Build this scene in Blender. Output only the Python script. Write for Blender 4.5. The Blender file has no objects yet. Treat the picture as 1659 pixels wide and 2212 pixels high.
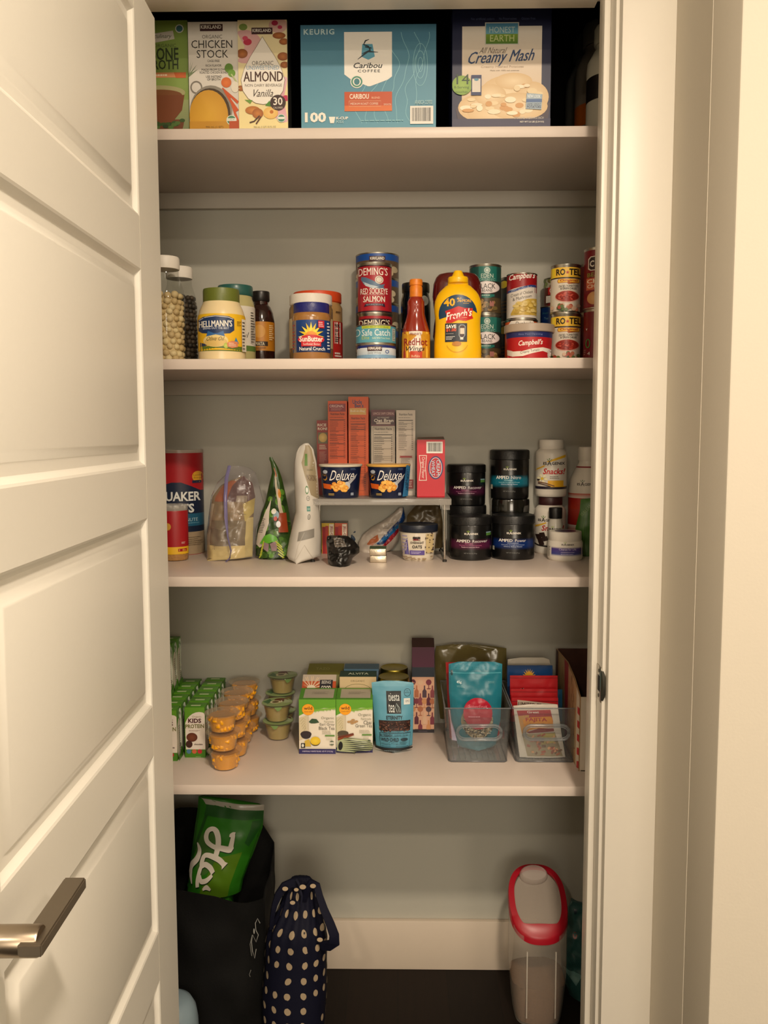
import bpy, bmesh, math, random
from mathutils import Vector, Matrix
random.seed(7)
SC = bpy.context.scene
COL = SC.collection
# ------------------------------------------------------------ camera
FPX, CAMZ = 1895.0, 1.41
RM = Matrix(((0.99988016, 0.01535266, -0.00199163), (-0.00058079, -0.09135729, -0.99581801), (-0.01547041, 0.99569983, -0.09133742)))
RT = RM.transposed()
cam = bpy.data.objects.new('camera', bpy.data.cameras.new('camera')); COL.objects.link(cam); SC.camera = cam
cam.data.sensor_fit = 'VERTICAL'; cam.data.sensor_height = 36.0; cam.data.lens = 36.0 * FPX / 2212.0
cam.data.clip_start = 0.05
_r, _u, _b = RT @ Vector((1, 0, 0)), -(RT @ Vector((0, 1, 0))), -(RT @ Vector((0, 0, 1)))
cam.matrix_world = Matrix(((_r.x, _u.x, _b.x, 0), (_r.y, _u.y, _b.y, 0), (_r.z, _u.z, _b.z, CAMZ), (0, 0, 0, 1)))
# ------------------------------------------------------------ world, light, exposure
W = bpy.data.worlds.new('world'); SC.world = W; W.use_nodes = True
W.node_tree.nodes['Background'].inputs[0].default_value = (1, .82, .6, 1)
W.node_tree.nodes['Background'].inputs[1].default_value = 0.02
WARM = (1.0, 0.83, 0.64)
def ceiling_lamp_light(x, y, power, r=.09):
    l = bpy.data.lights.new('ceiling_lamp_light', 'AREA'); l.shape = 'DISK'; l.size = 2 * r; l.energy = power; l.color = WARM
    o = bpy.data.objects.new('ceiling_lamp_light', l); COL.objects.link(o); o.location = (x, y, 2.835); return o
LAMPS = [(.36, -.2, 29), (1.4, -1.4, 18), (-.8, -1.4, 11), (.3, -2.9, 6)]
for x, y, p in LAMPS: ceiling_lamp_light(x, y, p)
_w = bpy.data.lights.new('added_fill_light', 'AREA'); _w.shape = 'RECTANGLE'; _w.size = 1.5; _w.size_y = 1.3; _w.energy = 27; _w.color = (1.0, .87, .70)  # added fill light behind the camera, lifts the shade on the shelves
_wo = bpy.data.objects.new('added_fill_light', _w); COL.objects.link(_wo); _wo.location = (.35, -3.17, 1.55); _wo.rotation_euler = (math.pi / 2, 0, 0)
SC.cycles.transparent_max_bounces = 40
SC.view_settings.view_transform = 'Standard'; SC.view_settings.look = 'None'
SC.view_settings.exposure = 1.02; SC.view_settings.gamma = 1.0; SC.view_settings.use_curve_mapping = False
# ------------------------------------------------------------ photo <-> place
def ray(px, py): return RT @ Vector(((px - 829.5) / FPX, (py - 1106) / FPX, 1))
def at(px, py, Y): q = ray(px, py); t = Y / q.y; return q.x * t, q.z * t + CAMZ
def fz(px, py, z): q = ray(px, py); t = (z - CAMZ) / q.z; return q.x * t, q.y * t
def proj(X, Y, Z): q = RM @ Vector((X, Y, Z - CAMZ)); return 829.5 + FPX * q.x / q.z, 1106 + FPX * q.y / q.z
# ------------------------------------------------------------ materials
def lin(h, a=1.0):
    if isinstance(h, (tuple, list)): return tuple(h[:3]) + (a,)
    c = [((h >> s) & 255) / 255 for s in (16, 8, 0)]
    return tuple((v / 12.92 if v <= .04045 else ((v + .055) / 1.055) ** 2.4) for v in c) + (a,)
_M = {}
def M(h, rough=.5, metal=0., name='paint', bump=0., bscale=60., var=0., coat=0., spec=.5, aniso=None, sub=0.):
    k = (h, rough, metal, name, bump, bscale, var, coat, spec, aniso, sub)
    if k in _M: return _M[k]
    m = bpy.data.materials.new(name); m.use_nodes = True; nt = m.node_tree; b = nt.nodes['Principled BSDF']
    c = lin(h); b.inputs['Base Color'].default_value = c; b.inputs['Roughness'].default_value = rough
    b.inputs['Metallic'].default_value = metal; b.inputs['Specular IOR Level'].default_value = spec
    if coat: b.inputs['Coat Weight'].default_value = coat; b.inputs['Coat Roughness'].default_value = .15
    if sub: b.inputs['Subsurface Weight'].default_value = sub; b.inputs['Subsurface Scale'].default_value = .01
    tc = nt.nodes.new('ShaderNodeTexCoord')
    n = nt.nodes.new('ShaderNodeTexNoise'); n.inputs['Scale'].default_value = bscale; n.inputs['Detail'].default_value = 4
    nt.links.new(tc.outputs['Object'], n.inputs['Vector'])
    v = max(var, .012)
    mx = nt.nodes.new('ShaderNodeMixRGB'); mx.inputs[1].default_value = tuple(x * (1 - v) for x in c[:3]) + (1,)
    mx.inputs[2].default_value = tuple(min(1, x * (1 + v)) for x in c[:3]) + (1,)
    nt.links.new(n.outputs['Fac'], mx.inputs[0]); nt.links.new(mx.outputs[0], b.inputs['Base Color'])
    if bump:
        bp = nt.nodes.new('ShaderNodeBump'); bp.inputs['Strength'].default_value = bump; bp.inputs['Distance'].default_value = .002
        nt.links.new(n.outputs['Fac'], bp.inputs['Height']); nt.links.new(bp.outputs[0], b.inputs['Normal'])
    _M[k] = m; return m
def clear(h=0xffffff, k=.86, rough=.08, name='clear_plastic', milky=0.):
    """thin clear sheet: lets most light straight through, a fresnel sheen, a little milkiness"""
    key = ('clear', h, k, rough, name, milky)
    if key in _M: return _M[key]
    m = bpy.data.materials.new(name); m.use_nodes = True; nt = m.node_tree; nt.nodes.clear()
    o = nt.nodes.new('ShaderNodeOutputMaterial'); t = nt.nodes.new('ShaderNodeBsdfTransparent'); g = nt.nodes.new('ShaderNodeBsdfGlossy')
    c = lin(h); t.inputs[0].default_value = tuple(min(1, k ** .5 * v ** .18) for v in c[:3]) + (1,); g.inputs['Roughness'].default_value = rough
    f = nt.nodes.new('ShaderNodeLayerWeight'); f.inputs[0].default_value = .5
    p4 = nt.nodes.new('ShaderNodeMath'); p4.operation = 'POWER'; p4.inputs[1].default_value = 4; nt.links.new(f.outputs['Facing'], p4.inputs[0])
    ma = nt.nodes.new('ShaderNodeMath'); ma.operation = 'MULTIPLY_ADD'; ma.inputs[1].default_value = .6; ma.inputs[2].default_value = .035; nt.links.new(p4.outputs[0], ma.inputs[0])
    mx = nt.nodes.new('ShaderNodeMixShader'); nt.links.new(ma.outputs[0], mx.inputs[0]); nt.links.new(t.outputs[0], mx.inputs[1]); nt.links.new(g.outputs[0], mx.inputs[2])
    out = mx
    if milky:
        d = nt.nodes.new('ShaderNodeBsdfDiffuse'); d.inputs[0].default_value = c
        m2 = nt.nodes.new('ShaderNodeMixShader'); m2.inputs[0].default_value = milky
        nt.links.new(mx.outputs[0], m2.inputs[1]); nt.links.new(d.outputs[0], m2.inputs[2]); out = m2
    nt.links.new(out.outputs[0], o.inputs[0]); _M[key] = m; return m
def printmat(rough=.5, metal=0.):
    key = ('print', rough, metal)
    if key in _M: return _M[key]
    m = bpy.data.materials.new('printed_ink'); m.use_nodes = True; nt = m.node_tree; b = nt.nodes['Principled BSDF']
    a = nt.nodes.new('ShaderNodeVertexColor'); a.layer_name = 'Col'
    nt.links.new(a.outputs[0], b.inputs['Base Color']); b.inputs['Roughness'].default_value = rough; b.inputs['Metallic'].default_value = metal
    _M[key] = m; return m
# ------------------------------------------------------------ objects
def link(name, me, mat=None, parent=None, smooth=True):
    o = bpy.data.objects.new(name, me); COL.objects.link(o)
    if mat and not me.materials: me.materials.append(mat)
    if parent: o.parent = parent
    return o
def solid(bm, faces, th):
    bm.normal_update(); bmesh.ops.solidify(bm, geom=list(faces), thickness=th)
def fin(bm, name, mat, parent=None, smooth=35, loc=None):
    bmesh.ops.recalc_face_normals(bm, faces=bm.faces)
    if smooth:
        for f in bm.faces: f.smooth = True
        lim = math.radians(smooth)
        for e in bm.edges:
            if len(e.link_faces) == 2 and e.calc_face_angle(0) > lim: e.smooth = False
    me = bpy.data.meshes.new(name); bm.to_mesh(me); bm.free()
    o = link(name, me, mat, parent)
    if loc: o.location = loc
    return o
def tag(o, label=None, cat=None, group=None, kind=None):
    for k, v in (('label', label), ('category', cat), ('group', group), ('kind', kind)):
        if v: o[k] = v
    return o
def empty(name, loc, rz=0, label=None, cat=None, group=None):
    o = bpy.data.objects.new(name, None); COL.objects.link(o); o.location = loc; o.rotation_euler = (0, 0, rz); o.empty_display_size = .03
    return tag(o, label, cat, group)
def children(o): return [c for c in bpy.data.objects if c.parent == o]
def copy_tree(o, parent=None):
    c = o.copy(); COL.objects.link(c); c.parent = parent
    for ch in children(o): copy_tree(ch, c)
    return c
def bbox(bm, x0, x1, y0, y1, z0, z1, bev=0., seg=2):
    vs = [bm.verts.new((x, y, z)) for x in (x0, x1) for y in (y0, y1) for z in (z0, z1)]
    fs = [(0, 1, 3, 2), (4, 6, 7, 5), (0, 4, 5, 1), (2, 3, 7, 6), (0, 2, 6, 4), (1, 5, 7, 3)]
    F = [bm.faces.new([vs[i] for i in f]) for f in fs]
    if bev:
        es = set(e for f in F for e in f.edges)
        bmesh.ops.bevel(bm, geom=list(es), offset=bev, segments=seg, affect='EDGES', profile=.5)
    return bm
def box(name, x0, x1, y0, y1, z0, z1, mat, parent=None, bev=0., smooth=35):
    bm = bmesh.new(); bbox(bm, x0, x1, y0, y1, z0, z1, bev); return fin(bm, name, mat, parent, smooth)
def struct(name, *a, **k):
    o = box(name, *a, **k); o['kind'] = 'structure'; return o
def lathe_bm(prof, seg=56, sx=1., sy=1., bm=None, close=True):
    bm = bm or bmesh.new(); rings = []
    for r, z in prof:
        if r < 1e-6: rings.append([bm.verts.new((0, 0, z))]); continue
        rings.append([bm.verts.new((r * sx * math.cos(2 * math.pi * i / seg), r * sy * math.sin(2 * math.pi * i / seg), z)) for i in range(seg)])
    for a, b in zip(rings, rings[1:]):
        for i in range(seg):
            j = (i + 1) % seg
            if len(a) == 1 and len(b) == 1: continue
            if len(a) == 1: bm.faces.new((a[0], b[j], b[i]))
            elif len(b) == 1: bm.faces.new((a[i], a[j], b[0]))
            else: bm.faces.new((a[i], a[j], b[j], b[i]))
    if close:
        for r in (rings[0], rings[-1]):
            if len(r) > 1: bm.faces.new(r)
    return bm
def lathe(name, prof, mat, parent=None, seg=56, sx=1., sy=1., close=True, loc=None, smooth=40):
    return fin(lathe_bm(prof, seg, sx, sy, close=close), name, mat, parent, smooth, loc)
def tube(name, pts, r, mat, parent=None, seg=10, cyclic=False, flat=1.):
    """round bar swept along a list of points"""
    bm = bmesh.new(); P = [Vector(p) for p in pts]; n = len(P); rings = []
    up = Vector((0, 0, 1))
    for i, p in enumerate(P):
        if cyclic: t = (P[(i + 1) % n] - P[i - 1])
        else: t = P[min(i + 1, n - 1)] - P[max(i - 1, 0)]
        t.normalize(); a = t.cross(up)
        if a.length < .05: a = t.cross(Vector((0, 1, 0)))
        a.normalize(); b = t.cross(a).normalized()
        rings.append([bm.verts.new(p + a * r * math.cos(2 * math.pi * k / seg) + b * r * flat * math.sin(2 * math.pi * k / seg)) for k in range(seg)])
    m = n if cyclic else n - 1
    for i in range(m):
        A, B = rings[i], rings[(i + 1) % n]
        for k in range(seg): bm.faces.new((A[k], A[(k + 1) % seg], B[(k + 1) % seg], B[k]))
    if not cyclic: bm.faces.new(rings[0]); bm.faces.new(rings[-1])
    return fin(bm, name, mat, parent, 60)
# ------------------------------------------------------------ printed artwork
_T = {}
def textmesh(s, bold=0., space=1.):
    bold *= .55; k = (s, bold, space)
    if k in _T: return _T[k]
    c = bpy.data.curves.new('t', 'FONT'); c.body = s; c.resolution_u = 2; c.offset = bold; c.space_character = space
    o = bpy.data.objects.new('t', c); me = bpy.data.meshes.new_from_object(o)
    V = [(v.co.x, v.co.y) for v in me.vertices]; Fc = [tuple(p.vertices) for p in me.polygons]
    bpy.data.objects.remove(o); bpy.data.curves.remove(c); bpy.data.meshes.remove(me)
    if V:
        a, b = min(v[0] for v in V), max(v[0] for v in V); c0, d = min(v[1] for v in V), max(v[1] for v in V)
        V = [((x - (a + b) / 2) / max(b - a, 1e-6), (y - (c0 + d) / 2) / max(d - c0, 1e-6)) for x, y in V]; asp = (b - a) / max(d - c0, 1e-6)
    else: asp = 1
    _T[k] = (V, Fc, asp); return _T[k]
class Art:
    """flat print laid out in its own frame (x0,y0)-(x1,y1), y down; wrapped onto a surface when built"""
    def __init__(s, x0, y0, x1, y1): s.f = (x0, y0, x1, y1); s.L = []; s.flip = False
    def raw(s, V, F, cols): s.L.append((V, F, cols)); return s
    def rect(s, x0, y0, x1, y1, c, c2=None, horiz=False, sh=0):
        a = lin(c); b = lin(c2) if c2 is not None else a
        cols = [a, b, b, a] if horiz else [a, a, b, b]
        return s.raw([(x0 + sh, y0), (x1 + sh, y0), (x1, y1), (x0, y1)], [(0, 1, 2, 3)], cols)
    def poly(s, pts, c):
        bm = bmesh.new(); vs = [bm.verts.new((x, y, 0)) for x, y in pts]
        f = bm.faces.new(vs); bmesh.ops.triangulate(bm, faces=[f]); bm.verts.index_update()
        F = [tuple(v.index for v in f.verts) for f in bm.faces]; bm.free()
        return s.raw(list(pts), F, [lin(c)] * len(pts))
    def ell(s, cx, cy, rx, ry, c, n=28, a0=0, a1=360, c2=None):
        pts = [(cx + rx * math.cos(math.radians(a0 + (a1 - a0) * i / n)), cy + ry * math.sin(math.radians(a0 + (a1 - a0) * i / n))) for i in range(n + (a1 - a0 < 360))]
        if c2 is None: return s.poly(pts, c)
        V = [(cx, cy)] + pts; m = len(pts); F = [(0, 1 + i, 1 + (i + 1) % m) for i in range(m)]
        return s.raw(V, F, [lin(c2)] + [lin(c)] * m)
    def ring(s, cx, cy, rx, ry, w, c, n=32, a0=0, a1=360):
        V = []; F = []
        for i in range(n + 1):
            a = math.radians(a0 + (a1 - a0) * i / n); V += [(cx + rx * math.cos(a), cy + ry * math.sin(a)), (cx + (rx - w) * math.cos(a), cy + (ry - w) * math.sin(a))]
        for i in range(n): F.append((2 * i, 2 * i + 1, 2 * i + 3, 2 * i + 2))
        return s.raw(V, F, [lin(c)] * len(V))
    def line(s, pts, w, c):
        V = []; F = []; n = len(pts); ww = w if isinstance(w, (list, tuple)) else [w] * n
        for i, (x, y) in enumerate(pts):
            a = pts[max(i - 1, 0)]; b = pts[min(i + 1, n - 1)]; dx, dy = b[0] - a[0], b[1] - a[1]; l = math.hypot(dx, dy) or 1
            V += [(x - dy / l * ww[i] / 2, y + dx / l * ww[i] / 2), (x + dy / l * ww[i] / 2, y - dx / l * ww[i] / 2)]
        for i in range(n - 1): F.append((2 * i, 2 * i + 1, 2 * i + 3, 2 * i + 2))
        return s.raw(V, F, [lin(c)] * len(V))
    def text(s, t, cx, cy, w, h, c, sh=0., bold=.0, rot=0, space=1., rise=0., mir=False):
        if bold and 'M' in t:            # letter M does not fatten cleanly: set it twice, a hair apart
            d = bold * .5 * h; s.text(t, cx - d, cy, w, h, c, sh, 0, rot, space, rise, mir); s.text(t, cx + d, cy, w, h, c, sh, 0, rot, space, rise, mir)
        V, F, asp = textmesh(t, 0 if 'M' in t else bold, space)
        if w is None: w = h * asp
        co, si = math.cos(math.radians(rot)), math.sin(math.radians(rot)); out = []
        for x, y in V:
            X, Y = x * w + y * h * sh, -y * h - x * w * rise
            if mir: X = -X
            out.append((cx + X * co - Y * si, cy + X * si + Y * co))
        return s.raw(out, F, [lin(c)] * len(out))
    def bars(s, x0, y0, x1, y1, n, c, fill=.45, lo=.6):
        """lines of print too small to read"""
        for i in range(n):
            y = y0 + (y1 - y0) * (i + .25) / n; hh = (y1 - y0) / n * fill; a = (x1 - x0) * random.uniform(lo, 1)
            x = x0
            while x < x0 + a:
                w = random.uniform(.05, .16) * (x1 - x0); s.rect(x, y, min(x + w, x0 + a), y + hh, c); x += w + .02 * (x1 - x0)
        return s
    def barcode(s, x0, y0, x1, y1, bg=0xe8e4dc, fg=0x222222):
        s.rect(x0, y0, x1, y1, bg); m = (x1 - x0) * .08; x = x0 + m
        while x < x1 - m:
            w = random.uniform(.012, .045) * (x1 - x0); s.rect(x, y0 + (y1 - y0) * .1, min(x + w, x1 - m), y1 - (y1 - y0) * .15, fg); x += w + random.uniform(.015, .035) * (x1 - x0)
        return s
    def build(s, name, parent, mapf, rough=.5, eps=5e-5, cut=0, cutv=0, metal=0., base=1e-4):
        x0, y0, x1, y1 = s.f; bm = bmesh.new(); cl = bm.loops.layers.float_color.new('Col'); ll = bm.verts.layers.float.new('lay')
        for k, (V, F, C) in enumerate(s.L):
            vs = []
            for x, y in V:
                v = bm.verts.new(((x - x0) / (x1 - x0), (y1 - y) / (y1 - y0), 0)); v[ll] = base + k * eps; vs.append(v)
            for f in F:
                try: fc = bm.faces.new([vs[i] for i in f])
                except ValueError: continue
                for lp, i in zip(fc.loops, f): lp[cl] = C[i]
        bmesh.ops.triangulate(bm, faces=bm.faces)
        for n, ax in ((cut, 0), (cutv, 1)):
            for i in range(1, n):
                no = [0, 0, 0]; no[ax] = 1; co = [0, 0, 0]; co[ax] = i / n
                bmesh.ops.bisect_plane(bm, geom=bm.verts[:] + bm.edges[:] + bm.faces[:], plane_co=co, plane_no=no)
        dead = []
        for f in bm.faces:
            c = f.calc_center_median()
            if not (-.001 < c.x < 1.001 and -.001 < c.y < 1.001): dead.append(f)
        if dead: bmesh.ops.delete(bm, geom=dead, context='FACES')
        for v in bm.verts: v.co = mapf(min(max(v.co.x, 0), 1), min(max(v.co.y, 0), 1), v[ll])
        bm.normal_update()
        flip = [f for f in bm.faces if f.normal.dot(getattr(s, 'out', Vector((0, -1, 0)))) < 0]
        if flip: bmesh.ops.reverse_faces(bm, faces=flip)
        if cut:
            for f in bm.faces: f.smooth = True
        me = bpy.data.meshes.new(name); bm.to_mesh(me); bm.free()
        return link(name, me, printmat(rough, metal), parent)
# ------------------------------------------------------------ one item standing somewhere
def interp(prof, z):
    for (r0, z0), (r1, z1) in zip(prof, prof[1:]):
        if z0 <= z <= z1 and z1 > z0: return r0 + (r1 - r0) * (z - z0) / (z1 - z0)
    return prof[-1][0] if z > prof[-1][1] else prof[0][0]
class Item:
    def __init__(s, name, label, cat, x0, x1, yt, S, Y=None, yb=None, dep=None, rnd=False, group=None, rz=None, h=None, hid=None):
        xc = (x0 + x1) / 2
        if Y is None: Y = fz(xc, yb, S)[1]
        s.Y = Y; s.S = S; w = (x1 - x0) * Y / FPX
        ybp = proj(at(xc, yt, Y)[0], Y, S)[1]
        ym = (yt + ybp) / 2
        for _ in range(3):
            Yr = Y + (w / 2 if rnd else 0); w = at(x1, ym, Yr)[0] - at(x0, ym, Yr)[0]; X = (at(x1, ym, Yr)[0] + at(x0, ym, Yr)[0]) / 2
        s.w = w; s.r = w / 2; s.h = h or at(xc, yt, Y)[1] - S
        s.d = w if rnd else (dep or w * .5)
        s.frame = (x0, yt, x1, ybp)
        s.X = X; s.Yc = Y + s.d / 2
        if rz is None: rz = -math.atan2(X, s.Yc) if rnd else 0
        s.root = empty(name, (X, s.Yc, S), rz, label, cat, group)
    @property
    def top(s): return s.S + s.h
    def art(s): return Art(*s.frame)
    def flat(s, art, name='printed_panel', rough=.5, y=None, **k):
        yy = -s.d / 2 if y is None else y
        return art.build(name, s.root, lambda u, v, d: Vector(((u - .5) * s.w, yy - d, v * s.h)), rough, **k)
    def carton(s, color, art=None, rough=.45, bev=.0012, name='carton_body', pname='printed_panel', hh=None):
        box(name, -s.w / 2, s.w / 2, -s.d / 2, s.d / 2, 0, hh or s.h, M(color, rough, name='coated_card'), s.root, bev)
        if art: s.flat(art, pname, rough)
        return s
    def prof(s, p): return [(r * s.r, z * s.h) for r, z in p]
    def wrap(s, art, prof, name='label_print', rough=.45, sy=1., parent=None, cut=18, cutv=0, base=3e-4, zoff=0., eps=5e-5):
        """print wrapped round a turned body whose profile (real metres) is given"""
        def f(u, v, d):
            z = v * s.h; R = interp(prof, z - zoff) + d; x = (u - .5) * s.w; x = max(-R * .985, min(R * .985, x))
            return Vector((x, -math.sqrt(max(R * R - x * x, 0)) * sy, z))
        return art.build(name, parent or s.root, f, rough, cut=cut, cutv=cutv, base=base, eps=eps)
    def bands(s, prof, bands, name='label', rough=.45, off=2e-4, sy=1., seg=56):
        """paper label right round the body: bands = [(y_top, y_bottom, colour)] in the item's frame"""
        _, yt, _, yb = s.frame; bm = bmesh.new(); cl = bm.loops.layers.float_color.new('Col')
        zf = lambda y: (yb - y) / (yb - yt) * s.h
        for b in bands:
            za, zb_ = zf(b[1]), zf(b[0]); ca, cb = lin(b[2]), lin(b[3] if len(b) > 3 else b[2])
            zz = sorted(set([za, zb_] + [z for _, z in prof if za < z < zb_])); prev = None
            for z in zz:
                R = interp(prof, z) + off
                ring = [bm.verts.new((R * math.cos(2 * math.pi * i / seg), R * sy * math.sin(2 * math.pi * i / seg), z)) for i in range(seg)]
                if prev:
                    for i in range(seg):
                        j = (i + 1) % seg; fc = bm.faces.new((prev[0][i], prev[0][j], ring[j], ring[i])); fc.smooth = True
                        for lp in fc.loops:
                            t = (lp.vert.co.z - za) / max(zb_ - za, 1e-9)
                            lp[cl] = tuple(ca[q] + (cb[q] - ca[q]) * t for q in range(4)) if len(b) > 3 else ca
                prev = (ring, z)
        me = bpy.data.meshes.new(name); bm.to_mesh(me); bm.free()
        return link(name, me, printmat(rough), s.root)
TIN = lambda: M(0xb5b0a4, .3, 1., name='tinplate')
def can(it, bands, art=None, rough=.35, lidcol=None, rib=0):
    r, h = it.r, it.h; e = .0018
    p = [(0, .001), (r - .004, .001), (r - .002, 0), (r, .001), (r, e + .001), (r - .0012, .004)]
    p += [(r - .0012, h - .004), (r, h - e), (r, h - .0006), (r - .001, h), (r - .003, h - .0005), (r - .0035, h - .003), (r - .012, h - .003), (r - .014, h - .004), (0, h - .004)]
    lathe('can_body', p, M(lidcol, .35, 1., name='tinplate') if lidcol else TIN(), it.root)
    pr = [(r - .0010, 0), (r - .0010, h)]
    y0, y1 = it.frame[1], it.frame[3]; m = (y1 - y0) * .0042 / h
    if bands: it.bands(pr, bands, 'label', rough)
    if art: it.wrap(art, pr, 'label_print', rough)
    return it
def pouch_map(w, h, dmax, top=0., gus=.25, wtop=1., wbot=1., wr=.0, seed=0, lean=0., side=-1, pinch=.0):
    rnd = random.Random(seed); ph = [rnd.uniform(0, 6.28) for _ in range(8)]
    def f(u, v, d, sgn=side):
        ww = w * (wbot + (wtop - wbot) * v) * (1 - pinch * math.sin(math.pi * v))
        t = 2 * u - 1
        dv = dmax * (top + (1 - top) * (1 - v ** 2.2)) * (min(1, (v + .02) / gus) ** .5 if gus else 1)
        b = dv / 2 * max(0, 1 - abs(t) ** 2.4) ** .8
        n = wr * (math.sin(9 * u + 7 * v + ph[0]) * .5 + math.sin(17 * v - 6 * u + ph[1]) * .35 + math.sin(23 * u + 15 * v + ph[2]) * .25 + math.sin(31 * v + ph[3] + 12 * u) * .15) * (1 - abs(t) ** 6)
        return Vector((t * ww / 2 + wr * .6 * math.sin(6 * v + ph[4]) * v, sgn * (b + max(n, -b * .6) + d) + lean * v * h, v * h))
    return f
def pouch(name, f, mat, parent, nu=28, nv=36, f2=None, smooth=50, thick=None):
    bm = bmesh.new(); G = {}
    for sg in (-1, 1):
        for i in range(nu + 1):
            for j in range(nv + 1):
                if sg == 1 and i in (0, nu): G[sg, i, j] = G[-1, i, j]; continue
                G[sg, i, j] = bm.verts.new(f(i / nu, j / nv, 0, sg))
    for sg in (-1, 1):
        for i in range(nu):
            for j in range(nv):
                q = [G[sg, i, j], G[sg, i + 1, j], G[sg, i + 1, j + 1], G[sg, i, j + 1]]
                bm.faces.new(q if sg < 0 else q[::-1])
    for j in (0, nv):
        for i in range(nu):
            q = [G[-1, i, j], G[-1, i + 1, j], G[1, i + 1, j], G[1, i, j]]
            q2 = []
            for v in q:
                if v not in q2: q2.append(v)
            if len(q2) > 2:
                try: bm.faces.new(q2)
                except ValueError: pass
    return fin(bm, name, mat, parent, smooth)
# ============================================================ the room
WALLP = M(0xcdc5b6, .75, name='wall_paint', bump=.08, bscale=220)
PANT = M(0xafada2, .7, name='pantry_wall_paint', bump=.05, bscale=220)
CLEAT = M(0xbdb7ac, .5, name='cleat_paint')
BASE = M(0xcdbfae, .45, name='skirting_enamel')
FARW = M(0xdcd6c8, .8, name='room_wall_paint')
TRIM = M(0xded8cc, .38, name='trim_enamel', bump=.02, bscale=90)
SHELFP = M(0xd8cabf, .38, name='shelf_enamel', bump=.02, bscale=60)
XL, XR, YB = -.62, .60, 2.205
S1, S2, S3, S4 = 2.0105, 1.558, 1.1097, .6616
JX = at(1312, 930, 1.62)[0]; SX = at(1288, 930, 1.66)[0]; CX = at(1325, 930, 1.60)[0]; CXR = at(1438, 930, 1.60)[0]
HZ = at(800, 22, 1.745)[1]; DX = -.439
def wood_floor():
    m = bpy.data.materials.new('dark_wood_floor'); m.use_nodes = True; nt = m.node_tree; b = nt.nodes['Principled BSDF']
    tc = nt.nodes.new('ShaderNodeTexCoord'); mp = nt.nodes.new('ShaderNodeMapping'); mp.inputs['Scale'].default_value = (1, 1, 1)
    mp.inputs['Rotation'].default_value = (0, 0, math.pi / 2)
    br = nt.nodes.new('ShaderNodeTexBrick'); br.inputs['Scale'].default_value = 1; br.inputs['Brick Width'].default_value = 1.2; br.inputs['Row Height'].default_value = .127
    br.inputs['Mortar Size'].default_value = .0012; br.inputs['Color1'].default_value = lin(0x1c110a); br.inputs['Color2'].default_value = lin(0x150d08); br.inputs['Mortar'].default_value = lin(0x0c0705)
    ns = nt.nodes.new('ShaderNodeTexNoise'); ns.inputs['Scale'].default_value = 9; mp2 = nt.nodes.new('ShaderNodeMapping'); mp2.inputs['Scale'].default_value = (9, .8, 1)
    mx = nt.nodes.new('ShaderNodeMixRGB'); mx.blend_type = 'MULTIPLY'; mx.inputs[0].default_value = .5
    nt.links.new(tc.outputs['Object'], mp.inputs[0]); nt.links.new(mp.outputs[0], br.inputs[0]); nt.links.new(tc.outputs['Object'], mp2.inputs[0]); nt.links.new(mp2.outputs[0], ns.inputs[0])
    nt.links.new(br.outputs[0], mx.inputs[1]); nt.links.new(ns.outputs[0], mx.inputs[2]); nt.links.new(mx.outputs[0], b.inputs['Base Color']); b.inputs['Roughness'].default_value = .6; b.inputs['Specular IOR Level'].default_value = .25
    return m
struct('floor', -2.8, 2.6, -3.2, YB + .1, -.05, 0, wood_floor())
struct('ceiling', -2.8, 2.6, -3.2, 1.8, 2.86, 2.92, M(0xeae6dc, .9, name='ceiling_paint'))
struct('wall_left', -2.88, -2.8, -3.2, 1.8, 0, 2.86, FARW)
struct('wall_right', 2.6, 2.68, -3.2, 1.4, 0, 2.86, FARW)
struct('wall_front', -2.88, 2.68, -3.28, -3.2, 0, 2.86, FARW)
_wn = empty('added_window_1', (.35, -3.2, .9)); _wn['kind'] = 'structure'  # unseen window, added to go with the fill light
for x0, x1, z0, z1 in ((-.82, -.75, -.05, 1.35), (.75, .82, -.05, 1.35), (-.75, .75, -.05, 0), (-.75, .75, 1.3, 1.35)): box('added_window_frame', x0, x1, 0, .03, z0, z1, TRIM, _wn, bev=.002)
box('pane', -.75, .75, .002, .006, 0, 1.3, M(0xc8ccc8, .1, name='added_window_glass'), _wn)
# wall the doorway is cut in: left part, strip over the door, strip right of it
struct('wall_doorway', -2.8, DX - .06, 1.62, 1.745, 0, 2.86, WALLP)
struct('wall_over_door', DX - .06, JX + .02, 1.62, 1.745, HZ + .02, 2.86, WALLP)
struct('wall_beside_door', JX + .02, XR + .1, 1.62, 1.745, 0, 2.86, WALLP)
# pantry shell
struct('wall_back', XL - .1, XR + .1, YB, YB + .08, 0, 2.012, PANT)
DARK = M(0x0b0b08, .85, name='near_black_upper_wall', spec=.1)  # near-black colour for the walls and ceiling above the top shelf
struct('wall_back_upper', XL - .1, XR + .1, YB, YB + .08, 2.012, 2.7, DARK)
struct('wall_pantry_left', XL - .1, XL, 1.745, YB, 0, S1, PANT)
struct('wall_pantry_right', XR, XR + .1, 1.745, YB, 0, S1, PANT)
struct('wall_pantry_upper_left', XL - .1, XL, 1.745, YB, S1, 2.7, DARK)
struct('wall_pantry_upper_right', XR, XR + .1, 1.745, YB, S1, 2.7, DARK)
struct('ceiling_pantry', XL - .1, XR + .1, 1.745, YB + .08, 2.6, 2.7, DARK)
# skirting inside the pantry
bz = at(900, 1990, YB - .015)[1]
struct('baseboard_back', XL, XR, YB - .016, YB, 0, bz, BASE, bev=.002)
struct('baseboard_left', XL, XL + .016, 1.745, YB - .016, 0, bz, TRIM, bev=.002)
struct('baseboard_right', XR - .016, XR, 1.745, YB - .016, 0, bz, TRIM, bev=.002)
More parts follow.
